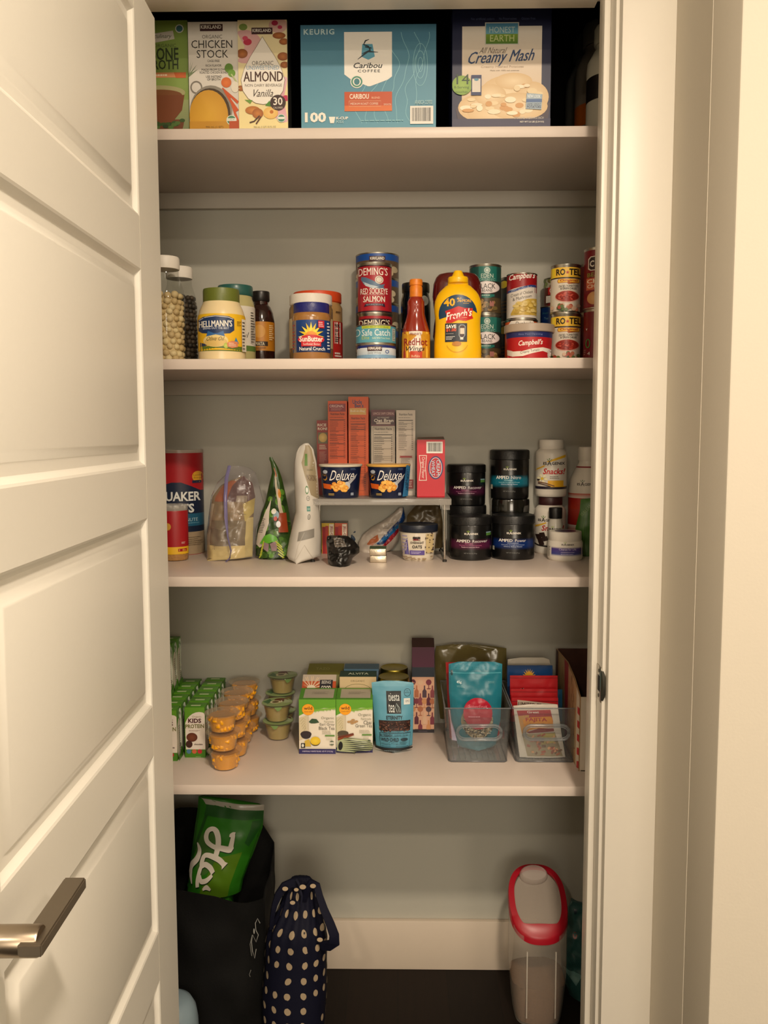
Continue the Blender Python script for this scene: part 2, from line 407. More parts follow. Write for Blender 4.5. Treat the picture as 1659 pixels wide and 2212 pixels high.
# door frame: jambs, stops, casings
struct('trim_1', JX, JX + .02, 1.62, 1.745, 0, HZ + .02, TRIM, bev=.0012)            # right jamb
struct('trim_2', SX, JX, 1.66, 1.70, 0, HZ, TRIM, bev=.0015)                         # right stop
struct('trim_3', DX - .06, DX - .04, 1.62, 1.745, 0, HZ + .02, TRIM, bev=.0012)      # left jamb
struct('trim_4', DX - .04, JX, 1.62, 1.745, HZ + .012, HZ + .032, TRIM)              # head jamb
struct('trim_5', DX - .04, SX, 1.675, 1.745, HZ, HZ + .012, TRIM, bev=.0012)         # head stop
struct('trim_6', CX, CXR, 1.598, 1.62, 0, HZ + .12, TRIM, bev=.002)                  # right casing
struct('trim_7', DX - .055, CX, 1.598, 1.62, HZ + .036, HZ + .12, TRIM, bev=.002)    # head casing
struct('trim_8', DX - .15, DX - .055, 1.598, 1.62, 0, HZ + .12, TRIM, bev=.002)      # left casing
# wall turning towards the room on the right
Yn = 1.30
struct('wall_return', CXR + .0004, CXR + .35, Yn, 1.62, 0, 2.86, WALLP, bev=.004)
struct('trim_9', CXR - .0004, CXR + .004, 1.418, 1.61, 0, 2.86, WALLP)
struct('wall_near_right', CXR + .35, 2.6, Yn, 1.42, 0, 2.86, WALLP)
# ------------------------------------------------------------ shelves and cleats
def shelf(top, name, label, cleat=True):
    t = .0215
    r = empty(name, (0, 2.0, top - t), 0, label, 'shelf')
    box('board', XL, XR, 1.8 - 2.0, YB - 2.0, 0, t, SHELFP, r, bev=.0016)
    if cleat:
        zc = {S1: 1.9517, S2: 1.5009}.get(top, top - .06)
        box('wall_cleat', XL, XR, YB - .019 - 2.0, YB - 2.0, zc - (top - t), 0, CLEAT, r, bev=.001)
    return r
shelf(S1, 'pantry_shelf', 'topmost white pantry shelf carrying the cartons and the blue box')
shelf(S2, 'pantry_shelf', 'second white pantry shelf from the top, holding jars and tins')
shelf(S3, 'pantry_shelf', 'third white pantry shelf from the top, under the clear rack and black tubs')
shelf(S4, 'pantry_shelf', 'lowest white pantry shelf, holding tea boxes and clear bins')
# ------------------------------------------------------------ the open door
def make_door():
    da = -0.02317
    d = empty('door_1', (DX, 1.655, 0)); d['kind'] = 'structure'
    d.rotation_euler = (0, 0, da * -1)
    Wd, Hd, T = .905, 2.155, .035
    U0, U1 = .14, .772; PZ = [(.06, .411), (.502, .835), (.924, 1.261), (1.35, 1.686), (1.773, 2.11 - .0)]
    bm = bmesh.new()
    # face plane x=0 looking +x; u runs along -y, z up
    us = [0, U0, U1, Wd]; zs = [.008] + [z for p in PZ for z in p] + [Hd]
    V = {}
    def v(u, z, x=0.):
        k = (round(u, 5), round(z, 5), round(x, 5))
        if k not in V: V[k] = bm.verts.new((x, -u, z))
        return V[k]
    for i in range(3):
        for j in range(len(zs) - 1):
            if i == 1 and j % 2 == 1: continue
            bm.faces.new((v(us[i], zs[j]), v(us[i + 1], zs[j]), v(us[i + 1], zs[j + 1]), v(us[i], zs[j + 1])))
    ringp = [(0, 0), (.0035, -.0015), (.008, -.0065), (.0115, -.0085), (.023, -.0085), (.027, -.0075), (.037, -.002), (.041, -.001)]
    for z0, z1 in PZ:
        pr = None
        for o, x in ringp:
            c = [v(U0 + o, z0 + o, x), v(U1 - o, z0 + o, x), v(U1 - o, z1 - o, x), v(U0 + o, z1 - o, x)]
            if pr:
                for a in range(4): bm.faces.new((pr[a], pr[(a + 1) % 4], c[(a + 1) % 4], c[a]))
            pr = c
        bm.faces.new(pr)
    bb = [v(0, zs[0]), v(Wd, zs[0]), v(Wd, Hd), v(0, Hd)]
    back = [bm.verts.new((-T, -u, z)) for u, z in ((0, zs[0]), (Wd, zs[0]), (Wd, Hd), (0, Hd))]
    bot = [v(u, zs[0]) for u in us]; top = [v(u, Hd) for u in us]
    left = [v(0, z) for z in zs]; right = [v(Wd, z) for z in zs]
    bm.faces.new(bot + [back[1], back[0]]); bm.faces.new(top[::-1] + [back[3], back[2]])
    bm.faces.new(left + [back[3], back[0]]); bm.faces.new(right[::-1] + [back[1], back[2]]); bm.faces.new(back)
    # faint joint lines between stile and rails
    fin(bm, 'door_leaf', M(0xf2efe6, .42, name='door_enamel', bump=.015, bscale=120), d, 20)
    for j in range(0, len(zs) - 1, 2):
        box('joint_line', .0, .0002, -U0 - .0004, -U0 + .0004, zs[j], zs[j + 1], M(0xd8d2c0, .6, name='joint_filler'), d)
    # lever handle
    NK = M(0xa89a88, .28, 1., name='satin_nickel'); NKD = M(0x8c8274, .5, 1., name='brushed_nickel_lever')
    h = empty('door_handle', (0, -.835, .908)); h.parent = d
    Q = Matrix.Rotation(math.pi / 2, 4, 'Y')
    ob = lathe('rosette', [(0, 0), (.032, 0), (.032, .007), (.029, .010), (0, .010)], NK, h, 40); ob.matrix_local = Q
    ob = lathe('spindle_collar', [(0, .008), (.0155, .008), (.0155, .064), (.0145, .066), (0, .066)], NK, h, 40); ob.matrix_local = Q
    bm = bmesh.new(); bbox(bm, .050, .074, -.019, .112, -.006, .007)
    bmesh.ops.bevel(bm, geom=bm.edges[:], offset=.0016, segments=2, affect='EDGES')
    fin(bm, 'lever', NKD, h, 30)
    for z in (.25, 1.05, 1.9):
        lathe('hinge_barrel', [(0, 0), (.007, 0), (.007, .09), (0, .09)], NK, d, 16, loc=(-T + .005, .012, z))
    return d
make_door()
# strike plate let into the right jamb
sx, sz0 = at(1300, 1515, 1.64)[0], at(1300, 1512, 1.64)[1]; sz1 = at(1300, 1438, 1.64)[1]
sp = empty('strike_plate', (JX, 1.64, (sz0 + sz1) / 2), 0, 'small steel strike plate screwed to the right door jamb', 'strike plate')
hh = (sz1 - sz0) / 2; ST = M(0xa9a294, .3, 1., name='steel_plate')
box('plate', -.0016, -.0001, -.018, .018, -hh, hh, ST, sp, bev=.0003)
box('latch_hole', -.0019, -.0015, -.009, .008, -hh * .45, hh * .45, M(0x191410, .8, name='latch_recess'), sp)
bm = bmesh.new()
for i in range(9):
    t = i / 8; zz = hh * .85 * (2 * t - 1); k = 1 - (2 * t - 1) ** 2
    for j, (x, y) in enumerate(((-.0016, -.018), (-.0014 + .002 * k, -.0215 - .002 * k), (.002 + .006 * k, -.0225 - .003 * k))): bm.verts.new((x, y, zz))
bm.verts.ensure_lookup_table()
for i in range(8):
    for j in range(2): bm.faces.new([bm.verts[q] for q in (i * 3 + j, i * 3 + j + 1, i * 3 + j + 4, i * 3 + j + 3)])
solid(bm, bm.faces[:], .0012)
fin(bm, 'lip', M(0x5a5850, .35, 1., name='dark_steel_lip'), sp)
for s in (-1, 1):
    o = lathe('screw', [(0, 0), (.004, 0), (.003, .001), (0, .0012)], M(0x6b655a, .4, 1., name='screw_steel'), sp, 14); o.matrix_local = Matrix.Translation((-.0016, 0, s * hh * .72)) @ Matrix.Rotation(-math.pi / 2, 4, 'Y')
# ceiling lamps that light the place
for x, y, p in LAMPS:
    l = empty('ceiling_lamp', (x, y, 2.86), 0, 'round recessed ceiling downlight with white rim', 'ceiling lamp', 'recessed downlights in the ceiling')
    lathe('rim', [(.095, -.001), (.115, -.001), (.115, -.008), (.095, -.012)], TRIM, l, 40, close=False)
# ============================================================ TOP SHELF
Y1 = 1.85
it = Item('broth_carton', 'green broth carton with a bowl of brown broth, half hidden by the door', 'carton', 318, 407, 44, S1, Y=Y1 + .01, dep=.065)
a = it.art(); a.rect(318, 44, 407, 290, 0x7f9a45, 0x8aa050); a.rect(318, 215, 407, 290, 0x9aa36c, 0x77805a)
a.poly([(335, 72), (376, 66), (379, 84), (335, 92)], 0xc9c2b4); a.text('culinary', 354, 79, 36, 12, 0x4c5536, sh=.3)
a.ell(390, 62, 9, 9, 0xd6d6cc); a.ell(390, 62, 7, 7, 0x3d6b70); a.text('ORGANIC', 358, 98, 48, 7, 0x4d5b30)
a.text('BONE', 357, 116, 60, 27, 0x2c3a1c, bold=.03); a.text('BROTH', 353, 139, 66, 21, 0x2c3a1c, bold=.03)
a.rect(318, 156, 384, 167, 0xd08a5a); a.poly([(376, 156), (402, 156), (402, 168), (380, 168)], 0xc8622a); a.bars(325, 158, 375, 166, 1, 0xe8d0b0)
a.ell(330, 258, 66, 62, 0x6a3a1c, a0=0, a1=180); a.ell(345, 200, 55, 16, 0xa9a373); a.ell(345, 205, 48, 12, 0x7a4a24)
a.poly([(292, 205), (398, 205), (392, 238), (372, 262), (340, 272), (318, 272)], 0x763f1e)
for i in range(14): a.ell(random.uniform(335, 404), random.uniform(258, 277), 6, 4, random.choice((0x355020, 0x4c6a2c, 0x24391a)))
it.carton(0x6f8840, a)
it = Item('chicken_stock_carton', 'white chicken stock carton with a pot of yellow broth, left of the pink carton', 'carton', 408, 515, 47, S1, Y=Y1, dep=.062)
a = it.art(); a.rect(408, 47, 515, 290, 0xe2dcd2, 0xcfc9c0)
a.rect(434, 52, 483, 67, 0x3a1a1c); a.text('KIRKLAND', 458, 58, 44, 8, 0xe9e4da, bold=.03)
a.text('ORGANIC', 460, 79, 43, 8, 0x555048); a.text('CHICKEN', 459, 95, 88, 17, 0x2a2622, bold=.0); a.text('STOCK', 460, 116, 68, 17, 0x2a2622)
for y, w, t in ((131, 26, 'CAGE FREE'), (141, 34, 'RICH FLAVOR'), (150, 52, 'MADE FROM SLOW'), (156, 60, 'ROASTED CHICKEN BONES'), (165, 34, 'USE INSTEAD'), (171, 28, 'OF BROTH')): a.text(t, 462, y, w, 5, 0x35302a, bold=.01)
for dx, dy in ((8, -30), (16, -18), (18, -2), (4, -38)): a.poly([(404, 160), (410 + dx, 150 + dy * .6), (408, 166)], 0x6f7f5a)
a.ring(424, 188, 13, 14, 3, 0x7d766c); a.ell(455, 240, 46, 56, 0x8b8478); a.ell(453, 246, 44, 56, 0x3f2c12); a.ell(450, 250, 42, 56, 0xc8921f, c2=0xd9a630); a.rect(408, 262, 494, 290, 0xc08a20)
a.ell(495, 147, 9, 10, 0x5f8a2a); a.ell(501, 158, 8, 8, 0x6c9a35); a.line([(500, 160), (512, 178)], 3, 0xb9c78a); a.ell(489, 178, 11, 11, 0xd06426, c2=0xe07a35); a.ell(508, 188, 9, 12, 0xe4ddcc)
for p in (((480, 190), (515, 222)), ((484, 196), (512, 240)), ((492, 200), (514, 262))): a.line(list(p), [3, 8], 0xc9521c)
a.ell(499, 260, 11, 11, 0xd9dfd2); a.ell(499, 260, 9.5, 9.5, 0x3f7f5a); a.rect(490, 256, 508, 262, 0xe8e8e0); a.text('USDA', 499, 259, 14, 4, 0x3f7f5a); a.text('946 mL (1 QT)', 462, 275, 38, 5, 0x6a4d14)
a.rect(494, 262, 515, 290, 0xb24a1a)
it.carton(0xcfc9c0, a)
it = Item('almond_milk_carton', 'cream and pink almond beverage carton with a white teardrop, right of the chicken stock', 'carton', 515, 621, 43, S1, Y=Y1 - .004, dep=.062)
a = it.art(); a.rect(515, 43, 621, 290, 0xe6d9b0, 0xeedd9e); a.ell(530, 100, 38, 36, 0xd9a8a8, c2=0xe2b8b4); a.ell(612, 215, 30, 50, 0xe3b6c0, c2=0xdca0b0); a.ell(602, 55, 20, 16, 0xd8b0a8)
for x, y, r, c in ((527, 58, 9, 0x7f9a4c), (595, 50, 7, 0xb02a50), (536, 90, 9, 0xc0304c), (531, 82, 6, 0xd04a66), (617, 212, 8, 0xc02a58), (606, 59, 5, 0xc23a5c)): a.ell(x, y, r, r * .8, c)
for x, y, w, h, rr in ((604, 77, 14, 7, 0), (614, 90, 10, 7, 0), (524, 115, 12, 10, 0), (612, 122, 12, 9, 0), (615, 140, 9, 7, 0), (520, 190, 8, 6, 0)): a.ell(x, y, w, h, 0x8a4c22, c2=0xb87034)
dr = [(568, 80)] + [(568 + 47 * math.sin(t) , 178 - 46 * math.cos(t)) for t in [math.radians(q) for q in range(62, 300, 8)]]
def drop(k): return [(568 + (x - 568) * k, 162 + (y - 162) * k) for x, y in [(568, 80), (580, 100), (594, 122), (607, 146), (615, 172), (611, 196), (600, 212), (584, 222), (568, 225), (552, 222), (536, 212), (525, 196), (521, 172), (529, 146), (542, 122), (556, 100)]]
a.poly(drop(1.02), 0x7c6a50); a.poly(drop(1.0), 0xf2ece2)
a.rect(545, 60, 590, 74, 0x3a1a1c); a.text('KIRKLAND', 567, 66, 40, 7, 0xe9e4da, bold=.03)
a.text('ORGANIC', 568, 136, 46, 9, 0x4c4a46); a.text('UNSWEETENED', 568, 146, 70, 9, 0x7fa6c4); a.text('ALMOND', 569, 165, 85, 22, 0x4a2c22, bold=.04); a.text('NON DAIRY BEVERAGE', 569, 184, 80, 6, 0x6a6058)
a.text('Vanilla', 568, 201, 46, 16, 0x3c2a22, sh=.35)
a.poly([(528, 215), (545, 216), (540, 224)], 0x6c9a3c); a.poly([(572, 228), (582, 217), (586, 230)], 0x4c8a2c)
a.ell(545, 238, 16, 9, 0xb06a2a, c2=0xd08a40); a.ell(556, 245, 12, 11, 0xa05c22, c2=0xc8803a); a.line([(560, 250), (548, 262), (538, 265)], 3, 0x4a2a1a); a.line([(563, 252), (552, 268)], 3, 0x5a3420)
a.ell(584, 244, 16, 13, 0xe6b860, c2=0xf0cc80); a.ell(586, 242, 4, 4, 0xc07020)
a.ell(600, 222, 17, 17, 0x3c2420); a.text('30', 600, 219, 20, 17, 0xeee6da, bold=.03); a.text('CALORIES', 600, 233, 20, 4, 0xd8cfc0)
a.ell(607, 256, 9, 9, 0xd9dfd2); a.ell(607, 256, 7.5, 7.5, 0x3f7f6a); a.rect(600, 253, 614, 258, 0xe8e8e0); a.text('946 mL (1 QT) 32 FL OZ', 571, 275, 48, 5, 0x8a8470)
it.carton(0xd8cfa8, a)
box('dark_side_sheet', it.w / 2 + .0002, it.w / 2 + .0006, -.028, .028, 0, it.h, M(0x2a2c28, .6, name='dark_card_side'), it.root)  # thin near-black sheet over most of the carton's right side
# coffee box
it = Item('coffee_pod_box', 'large teal blue box of coffee pods in the middle of the top shelf', 'box', 650, 942, 53, S1, Y=Y1 - .01, dep=.24)
a = it.art(); a.rect(650, 53, 942, 290, 0x477f9c, 0x5a98ae); a.rect(650, 53, 942, 90, 0x437895, 0x477f9c)
for k in range(7):
    x = 780 + k * 22; pts = [(x + 14 * math.sin(y / (21 + 3 * k) + k) + 10 * math.sin(y / 9.5 + 2 * k) * (.4 if k % 2 else .2), y) for y in range(70, 272, 7)]
    a.line(pts, .9, 0x8ec4cf)
for r in (8, 15, 23): a.ring(908, 140, r * .7, r * 2.0, 1, 0x8ec4cf)
a.text('KEURIG', 690, 68, 66, 12, 0xbfd9dc, bold=.04, space=1.2)
a.poly([(744, 69), (847, 69), (847, 165), (838, 172), (800, 186), (795, 186), (757, 170), (744, 160)], 0xf0ece4)
a.poly([(783, 95), (805, 95), (810, 122), (796, 129), (781, 122)], 0x5aa2bf)
a.line([(798, 85), (790, 88), (786, 96), (796, 100), (800, 108), (786, 118), (773, 128)], [1, 3, 3, 3, 4, 3, 1], 0x20303a); a.line([(782, 116), (795, 111), (817, 113)], [1, 4, 1], 0x20303a); a.line([(789, 101), (803, 104)], 2.5, 0x20303a)
a.text('Caribou', 795, 141, 62, 12, 0x20262c, sh=.3, bold=.03); a.text('COFFEE', 797, 153, 48, 6, 0x20262c, bold=.03, space=1.3)
a.ell(771, 176, 14, 14, 0xe8e6dc); a.ring(771, 176, 12, 12, 3.2, 0x3c8a74); a.ell(771, 176, 6, 7, 0x3c7f8a)
a.rect(744, 198, 847, 240, 0xc04c18); a.rect(744, 228, 847, 240, 0xd96c2c); a.text('CARIBOU', 776, 208, 42, 11, 0xf2e2d0, bold=.04); a.text('BLEND', 812, 211, 18, 4, 0xf0c8a8)
a.ring(789, 224, 1, 1, .5, 0xc04c18); a.text('MEDIUM ROAST COFFEE', 787, 224, 60, 5, 0xf2d8c0, bold=.02); a.line([(754, 218), (823, 218), (823, 230), (754, 230), (754, 218)], .8, 0xe8b890)
a.text('SMOOTH', 837, 226, 16, 4, 0xf2d8c0)
a.text('100', 681, 253, 46, 22, 0xf2ece0, bold=.07); a.poly([(710, 252), (724, 252), (721, 266), (713, 266)], 0xf2ece0); a.text('K-CUP', 739, 255, 26, 6, 0xf2ece0, bold=.05); a.text('PODS', 734, 263, 16, 6, 0xa8ccd2, bold=.03)
a.bars(780, 259, 880, 263, 1, 0x8ec4cf); a.text('ARABICA COFFEE', 915, 222, 38, 9, 0xa6ccd2, bold=.02); a.barcode(886, 230, 936, 269)
it.carton(0x2e4450, a)
it = Item('mashed_potato_box', 'tall navy box of instant mashed potatoes with a green and blue badge', 'box', 977, 1190, 14, S1, Y=Y1 - .008, dep=.13)
a = it.art(); a.rect(977, 14, 1190, 290, 0x0a1238, 0x0e1844); a.rect(998, 56, 1170, 262, 0xe4ddd2, 0xd9b88e)
a.text('No artificial colors', 1042, 40, 50, 5, 0x5a6690); a.text('No Preservatives', 1096, 40, 38, 5, 0x5a6690); a.text('Gluten free', 1140, 40, 30, 5, 0x5a6690)
a.rect(1047, 48, 1120, 96, 0xc9c9bf); a.rect(1049, 50, 1118, 73, 0x3e7fa8, 0x6aa6b8); a.rect(1049, 73, 1118, 94, 0x7a9a2c, 0x4f7a22); a.text('HONEST', 1084, 64, 55, 13, 0xbcd0cc); a.text('EARTH', 1084, 82, 52, 14, 0xc4cf90)
a.text('All Natural', 1065, 108, 56, 13, 0x6a5c4c, sh=.4); a.text('Creamy Mash', 1082, 125, 142, 34, 0x24426e, sh=.35, bold=.02, rise=.05); a.text('Creamy Mashed Potatoes', 1085, 144, 92, 6, 0xb09c84); a.text('Made with 100% real potatoes', 1090, 152, 62, 4, 0x8a7a68)
a.poly([(990, 262), (985, 236), (992, 225), (1190, 222), (1184, 262), (1120, 282), (1030, 276)], 0x3a2c3c)
for x, y, rx, ry in ((1040, 232, 50, 30), (1100, 200, 62, 38), (1150, 210, 36, 34), (1080, 245, 70, 24), (1120, 230, 64, 30), (1110, 175, 40, 18), (1060, 205, 34, 24)): a.ell(x, y, rx, ry, 0xd8b888, c2=0xecd6b0)
for i in range(34):
    x = random.gauss(1095, 45); y = random.gauss(222, 20)
    if 1000 < x < 1175 and 175 < y < 262: a.ell(x, y, random.uniform(6, 14), random.uniform(3, 7), random.choice((0xf0e0c0, 0xe8d2a8, 0xcf9a5c, 0xf4e8cc)))
a.rect(975, 257, 1190, 290, 0x28264a); a.ell(998, 184, 22, 21, 0x7fa23a, c2=0x98b850); a.text('14', 1000, 171, 28, 22, 0x1e3c1c); a.text('8-Serving', 997, 189, 32, 7, 0x234a20); a.text('pouches', 997, 199, 26, 6, 0x234a20)
a.rect(1018, 162, 1040, 206, 0x1c2a5c); a.rect(1020, 170, 1038, 199, 0xd9d2c6); a.ell(1029, 172, 5, 3, 0x5a90a8)
a.poly([(1138, 202), (1172, 205), (1170, 238), (1136, 236)], 0x9db0be); a.text('NEW LOOK', 1154, 209, 28, 7, 0xe8eef0, bold=.03, rot=2); a.rect(1137, 215, 1171, 222, 0x4a6a9c); a.text('SAME GREAT', 1154, 226, 30, 4, 0x25355a); a.text('POTATOES', 1154, 232, 30, 6, 0x25355a, bold=.03)
a.text('4 POUCHES  8 SERVINGS EACH', 1143, 256, 64, 5, 0xc8c4c0); a.text('NET WT 5.6 LBS (2.54 KG)', 1150, 265, 52, 5, 0xe0dcd4, bold=.02)
it.carton(0x0e1844, a)
def jug(x0, x1, yt, Y, col, lab, n='supplement_jug', capc=0x9a978a):
    it = Item(n, lab, 'jug', x0, x1, yt, S1, Y=Y, rnd=True)
    p = it.prof([(0, 0), (.92, 0), (1, .02), (1, .60), (.97, .68), (.72, .78), (.62, .81), (.62, .84), (0, .84)])
    lathe('bottle_body', p, M(col, .4, name='jug_plastic', spec=.4), it.root)
    lathe('cap', it.prof([(.0, .835), (.70, .835), (.72, .85), (.72, .975), (.66, 1), (0, 1)]), M(capc, .45, name='ribbed_cap', spec=.3), it.root)
    return it, p
it, p = jug(1268, 1375, 33, 1.84, 0xb9b6a8, 'large white jug with a black band at the far right of the top shelf'); it.bands(p, [(152, 205, 0x150d0a)], 'label_band')
it, p = jug(1243, 1350, 30, 1.975, 0x7e7568, 'grey jug with an orange label patch behind the large white jug', capc=0x6a665c); it.bands(p, [(215, 262, 0xb05a14)], 'label_band')
it, p = jug(1222, 1330, 58, 2.095, 0x60605a, 'dark grey jug hindmost of the three jugs on the top shelf', capc=0x3c3c38)
# ============================================================ SECOND SHELF
GL = clear(0xeef2ea, .93, .03, 'clear_glass'); PET = clear(0xf4f0e4, .92, .06, 'clear_pet')
def filljar(it, prof, nr, cols, size, zmax, name, stuffname, seed):
    """many dried beans heaped in a jar: nobody could count them, one object"""
    rnd = random.Random(seed); bm = bmesh.new(); cl = None; z = size
    cl = bm.loops.layers.float_color.new('Col')
    while z < zmax:
        R = interp(prof, z) - size * 1.15
        n = max(1, int(2 * math.pi * R / (size * 2.0)))
        o = rnd.random() * 6
        for i in range(n):
            a = o + i * 2 * math.pi / n; s = size * rnd.uniform(.9, 1.12); c = lin(rnd.choice(cols))
            res = bmesh.ops.create_icosphere(bm, subdivisions=2, radius=s, matrix=Matrix.Translation((R * math.cos(a), R * math.sin(a), z + rnd.uniform(-.25, .25) * size)) @ Matrix.Scale(rnd.uniform(.85, 1), 4, (0, 0, 1)))
            for v in res['verts']:
                for lp in v.link_loops: lp[cl] = c
        z += size * 1.62
    for f in bm.faces: f.smooth = True
    me = bpy.data.meshes.new(name); bm.to_mesh(me); bm.free()
    o = link(name, me, printmat(.6), it.root); o['kind'] = 'stuff'
    lathe('inner_heap', [(0, .004), (interp(prof, .02) * .78, .004), (interp(prof, zmax * .8) * .78, zmax * .9), (0, zmax * .9)], M(cols[0], .8, name='heap_core'), it.root)
def tall_jar(x0, x1, yt, Y, lab, cols, size, seed, fill=.66):
    it = Item('glass_jar', lab, 'jar', x0, x1, yt, S2, Y=Y, rnd=True)
    p = it.prof([(0, .0), (.94, .0), (1, .02), (1, .60), (.93, .70), (.78, .78), (.70, .82), (.69, .90)])
    lathe('glass_body', p, GL, it.root, close=False)
    lathe('lid', it.prof([(0, .885), (.74, .885), (.76, .90), (.76, .985), (.72, 1), (0, 1)]), M(0xe8e2d8, .45, name='white_plastic_lid'), it.root)
    filljar(it, p, 0, cols, size, it.h * fill, 'dried_beans', '', seed)
tall_jar(318, 399, 548, 1.87, 'tall glass jar of pale chickpeas with a white lid, beside the door', (0xcdb88a, 0xd8c698, 0xc0a878), .0075, 3)
tall_jar(352, 426, 571, 1.97, 'tall glass jar of dark beans with a white lid, behind the chickpea jar', (0x3a3024, 0x2c241c, 0x4a3c2c), .006, 4, .72)
def jar(name, lab, x0, x1, yt, Y, prof, bodymat, lidprof, lidmat, sy=1., cat='jar', group=None, S=S2):
    it = Item(name, lab, cat, x0, x1, yt, S, Y=Y, rnd=True, group=group)
    p = it.prof(prof); it.p = p
    lathe('jar_body', p, bodymat, it.root, sy=sy)
    if lidprof: lathe('lid', it.prof(lidprof), lidmat, it.root, 60, sy=sy)
    return it
# mayonnaise
it = jar('mayonnaise_jar', 'squat jar of mayonnaise with olive green lid and yellow label', 428, 530, 618, 1.845,
  [(0, 0), (.93, 0), (.985, .02), (.985, .13), (1, .15), (1, .58), (.985, .62), (.90, .72), (.78, .80), (.75, .83), (0, .83)], M(0xe8d3a4, .3, name='mayonnaise_plastic', sub=.1),
  [(0, .81), (.745, .81), (.76, .825), (.76, .97), (.74, 1), (0, 1)], M(0x66702a, .4, name='olive_lid', bump=.1, bscale=300))
it.bands(it.p, [(676, 757, 0xe8b81e)], 'label')
a = it.art(); a.rect(428, 676, 530, 757, 0xecbd20, 0xe9b21a); a.poly([(428, 752), (428, 738), (446, 747), (470, 745), (500, 746), (528, 747), (528, 758), (428, 757)], 0x5f7328); a.poly([(428, 736), (452, 745), (428, 748)], 0x22335a)
a.poly([(430, 688), (440, 683), (466, 680), (494, 682), (505, 687), (505, 712), (496, 719), (466, 722), (438, 718), (430, 712)], 0x1d3560); a.line([(432, 689), (446, 684), (466, 682), (492, 684), (503, 688)], 1.2, 0xe0e0e0)
a.text("HELLMANN'S", 466, 698, 69, 14, 0xf0ece2, bold=.05, rise=.02); a.text('BRING OUT THE BEST', 467, 708, 54, 5, 0xd8dce4)
a.ell(466, 735, 26, 14, 0xe6cf8a); a.ell(466, 738, 24, 10, 0xd8b76a); a.poly([(446, 726), (450, 714), (462, 719), (470, 719), (482, 714), (485, 726), (466, 722)], 0x3466a0); a.text('Olive Oil', 465, 731, 36, 9, 0x4a4a30, sh=.35)
a.ell(487, 746, 5, 6, 0xa6b83a, c2=0xc8d060); a.poly([(502, 744), (508, 727), (514, 740)], 0x3a84b0); a.poly([(489, 740), (500, 735), (512, 737), (512, 748), (500, 751), (490, 748)], 0xd4835c); a.bars(493, 739, 509, 748, 3, 0xf0d8c0)
a.bars(511, 691, 520, 702, 3, 0x8a6a10); a.rect(521, 686, 530, 757, 0xe6dfd0); a.bars(522, 690, 529, 755, 9, 0x4a4238)
it.wrap(a, it.p, cutv=14)
it = jar('dressing_jar', 'jar with dark teal lid and white label, between the mayonnaise and the olives', 468, 551, 612, 1.957,
  [(0, 0), (.96, 0), (1, .02), (1, .72), (.93, .80), (.86, .84), (.84, .88), (0, .88)], M(0xb9b07a, .25, name='pale_green_dressing', coat=.3),
  [(0, .87), (.86, .87), (.90, .885), (.90, .985), (.87, 1), (0, 1)], M(0x2a5c55, .3, name='teal_lid'))
it.bands(it.p, [(659, 745, 0xd8d2c6), (745, 757, 0x5a7a3a)], 'label')
a = it.art(); a.text('al', 531, 722, 8, 12, 0x3a342a, sh=.3); a.bars(541, 670, 550, 740, 12, 0x4a443a); it.wrap(a, it.p)
it = jar('olive_jar', 'jar of dark olives with black lid and tan label, right of the white-labelled jar', 536, 593, 626, 2.05,
  [(0, 0), (.95, 0), (1, .02), (1, .60), (.90, .72), (.72, .80), (.55, .83), (.54, .88), (0, .88)], M(0x2a1612, .12, name='dark_olive_glass', coat=.5),
  [(0, .87), (.60, .87), (.66, .885), (.66, .985), (.63, 1), (0, 1)], M(0x1c1918, .35, name='black_lid'))
it.bands(it.p, [(694, 757, 0xb8791e)], 'label')
a = it.art(); a.text('KALAMATA', 554, 742, 34, 7, 0xe8d8b0); a.rect(536, 737, 578, 747, 0x2a1a10); a.text('KALAMATA', 552, 742, 38, 7, 0xe8d8b0); a.ell(560, 715, 13, 14, 0xc89038); a.bars(581, 700, 591, 735, 8, 0xe0c898); a.bars(545, 749, 575, 756, 2, 0x5a3410)
it.wrap(a, it.p)
# sunflower spread and friends
NB = [(0, 0), (.94, 0), (1, .02), (1, .80), (.93, .855), (.90, .87), (0, .87)]
it = jar('sunflower_spread_jar', 'jar of sunflower seed spread with dark blue lid and blue label, front of its group', 631, 715, 651, 1.85,
  [(0, 0), (.93, 0), (.97, .02), (.97, .70), (1, .74), (.97, .80), (.88, .84), (0, .84)], M(0xa0703a, .2, name='nut_spread', coat=.6),
  [(0, .825), (.90, .825), (.915, .84), (.915, .985), (.89, 1), (0, 1)], M(0x20246e, .35, name='blue_lid', bump=.15, bscale=400))
it.bands(it.p, [(690, 760, 0x123a74)], 'label')
a = it.art(); a.rect(636, 690, 712, 760, 0x133f80, 0x0f2c60); a.rect(632, 690, 640, 760, 0xb8a070); a.bars(632, 697, 638, 755, 8, 0xb04030)
for k in range(9):
    an = math.radians(180 + k * 22.5); c, s_ = math.cos(an), math.sin(an)
    a.poly([(672 - s_ * 6, 725 + c * 6), (672 + c * 28, 727 + s_ * 32), (672 + s_ * 6, 725 - c * 6)], 0xe8c624 if k % 2 else 0xf2d840)
a.ell(672, 728, 14, 13, 0xe8952c, c2=0xd87c1c); a.rect(687, 692, 700, 708, 0xc8202c); a.bars(688, 694, 699, 706, 3, 0xf0d0d0)
a.ell(672, 733, 28, 10, 0xc8202c); a.rect(651, 738, 693, 748, 0xc8202c); a.text('SunButter', 672, 732, 50, 12, 0xf4ece0, bold=.05); a.text('Sunflower Butter', 673, 743, 36, 5, 0xf0d8d0)
a.text('Natural Crunch', 674, 753, 54, 8, 0xf0ece4, bold=.02); a.bars(706, 694, 712, 756, 9, 0xd8d8d8)
it.wrap(a, it.p)
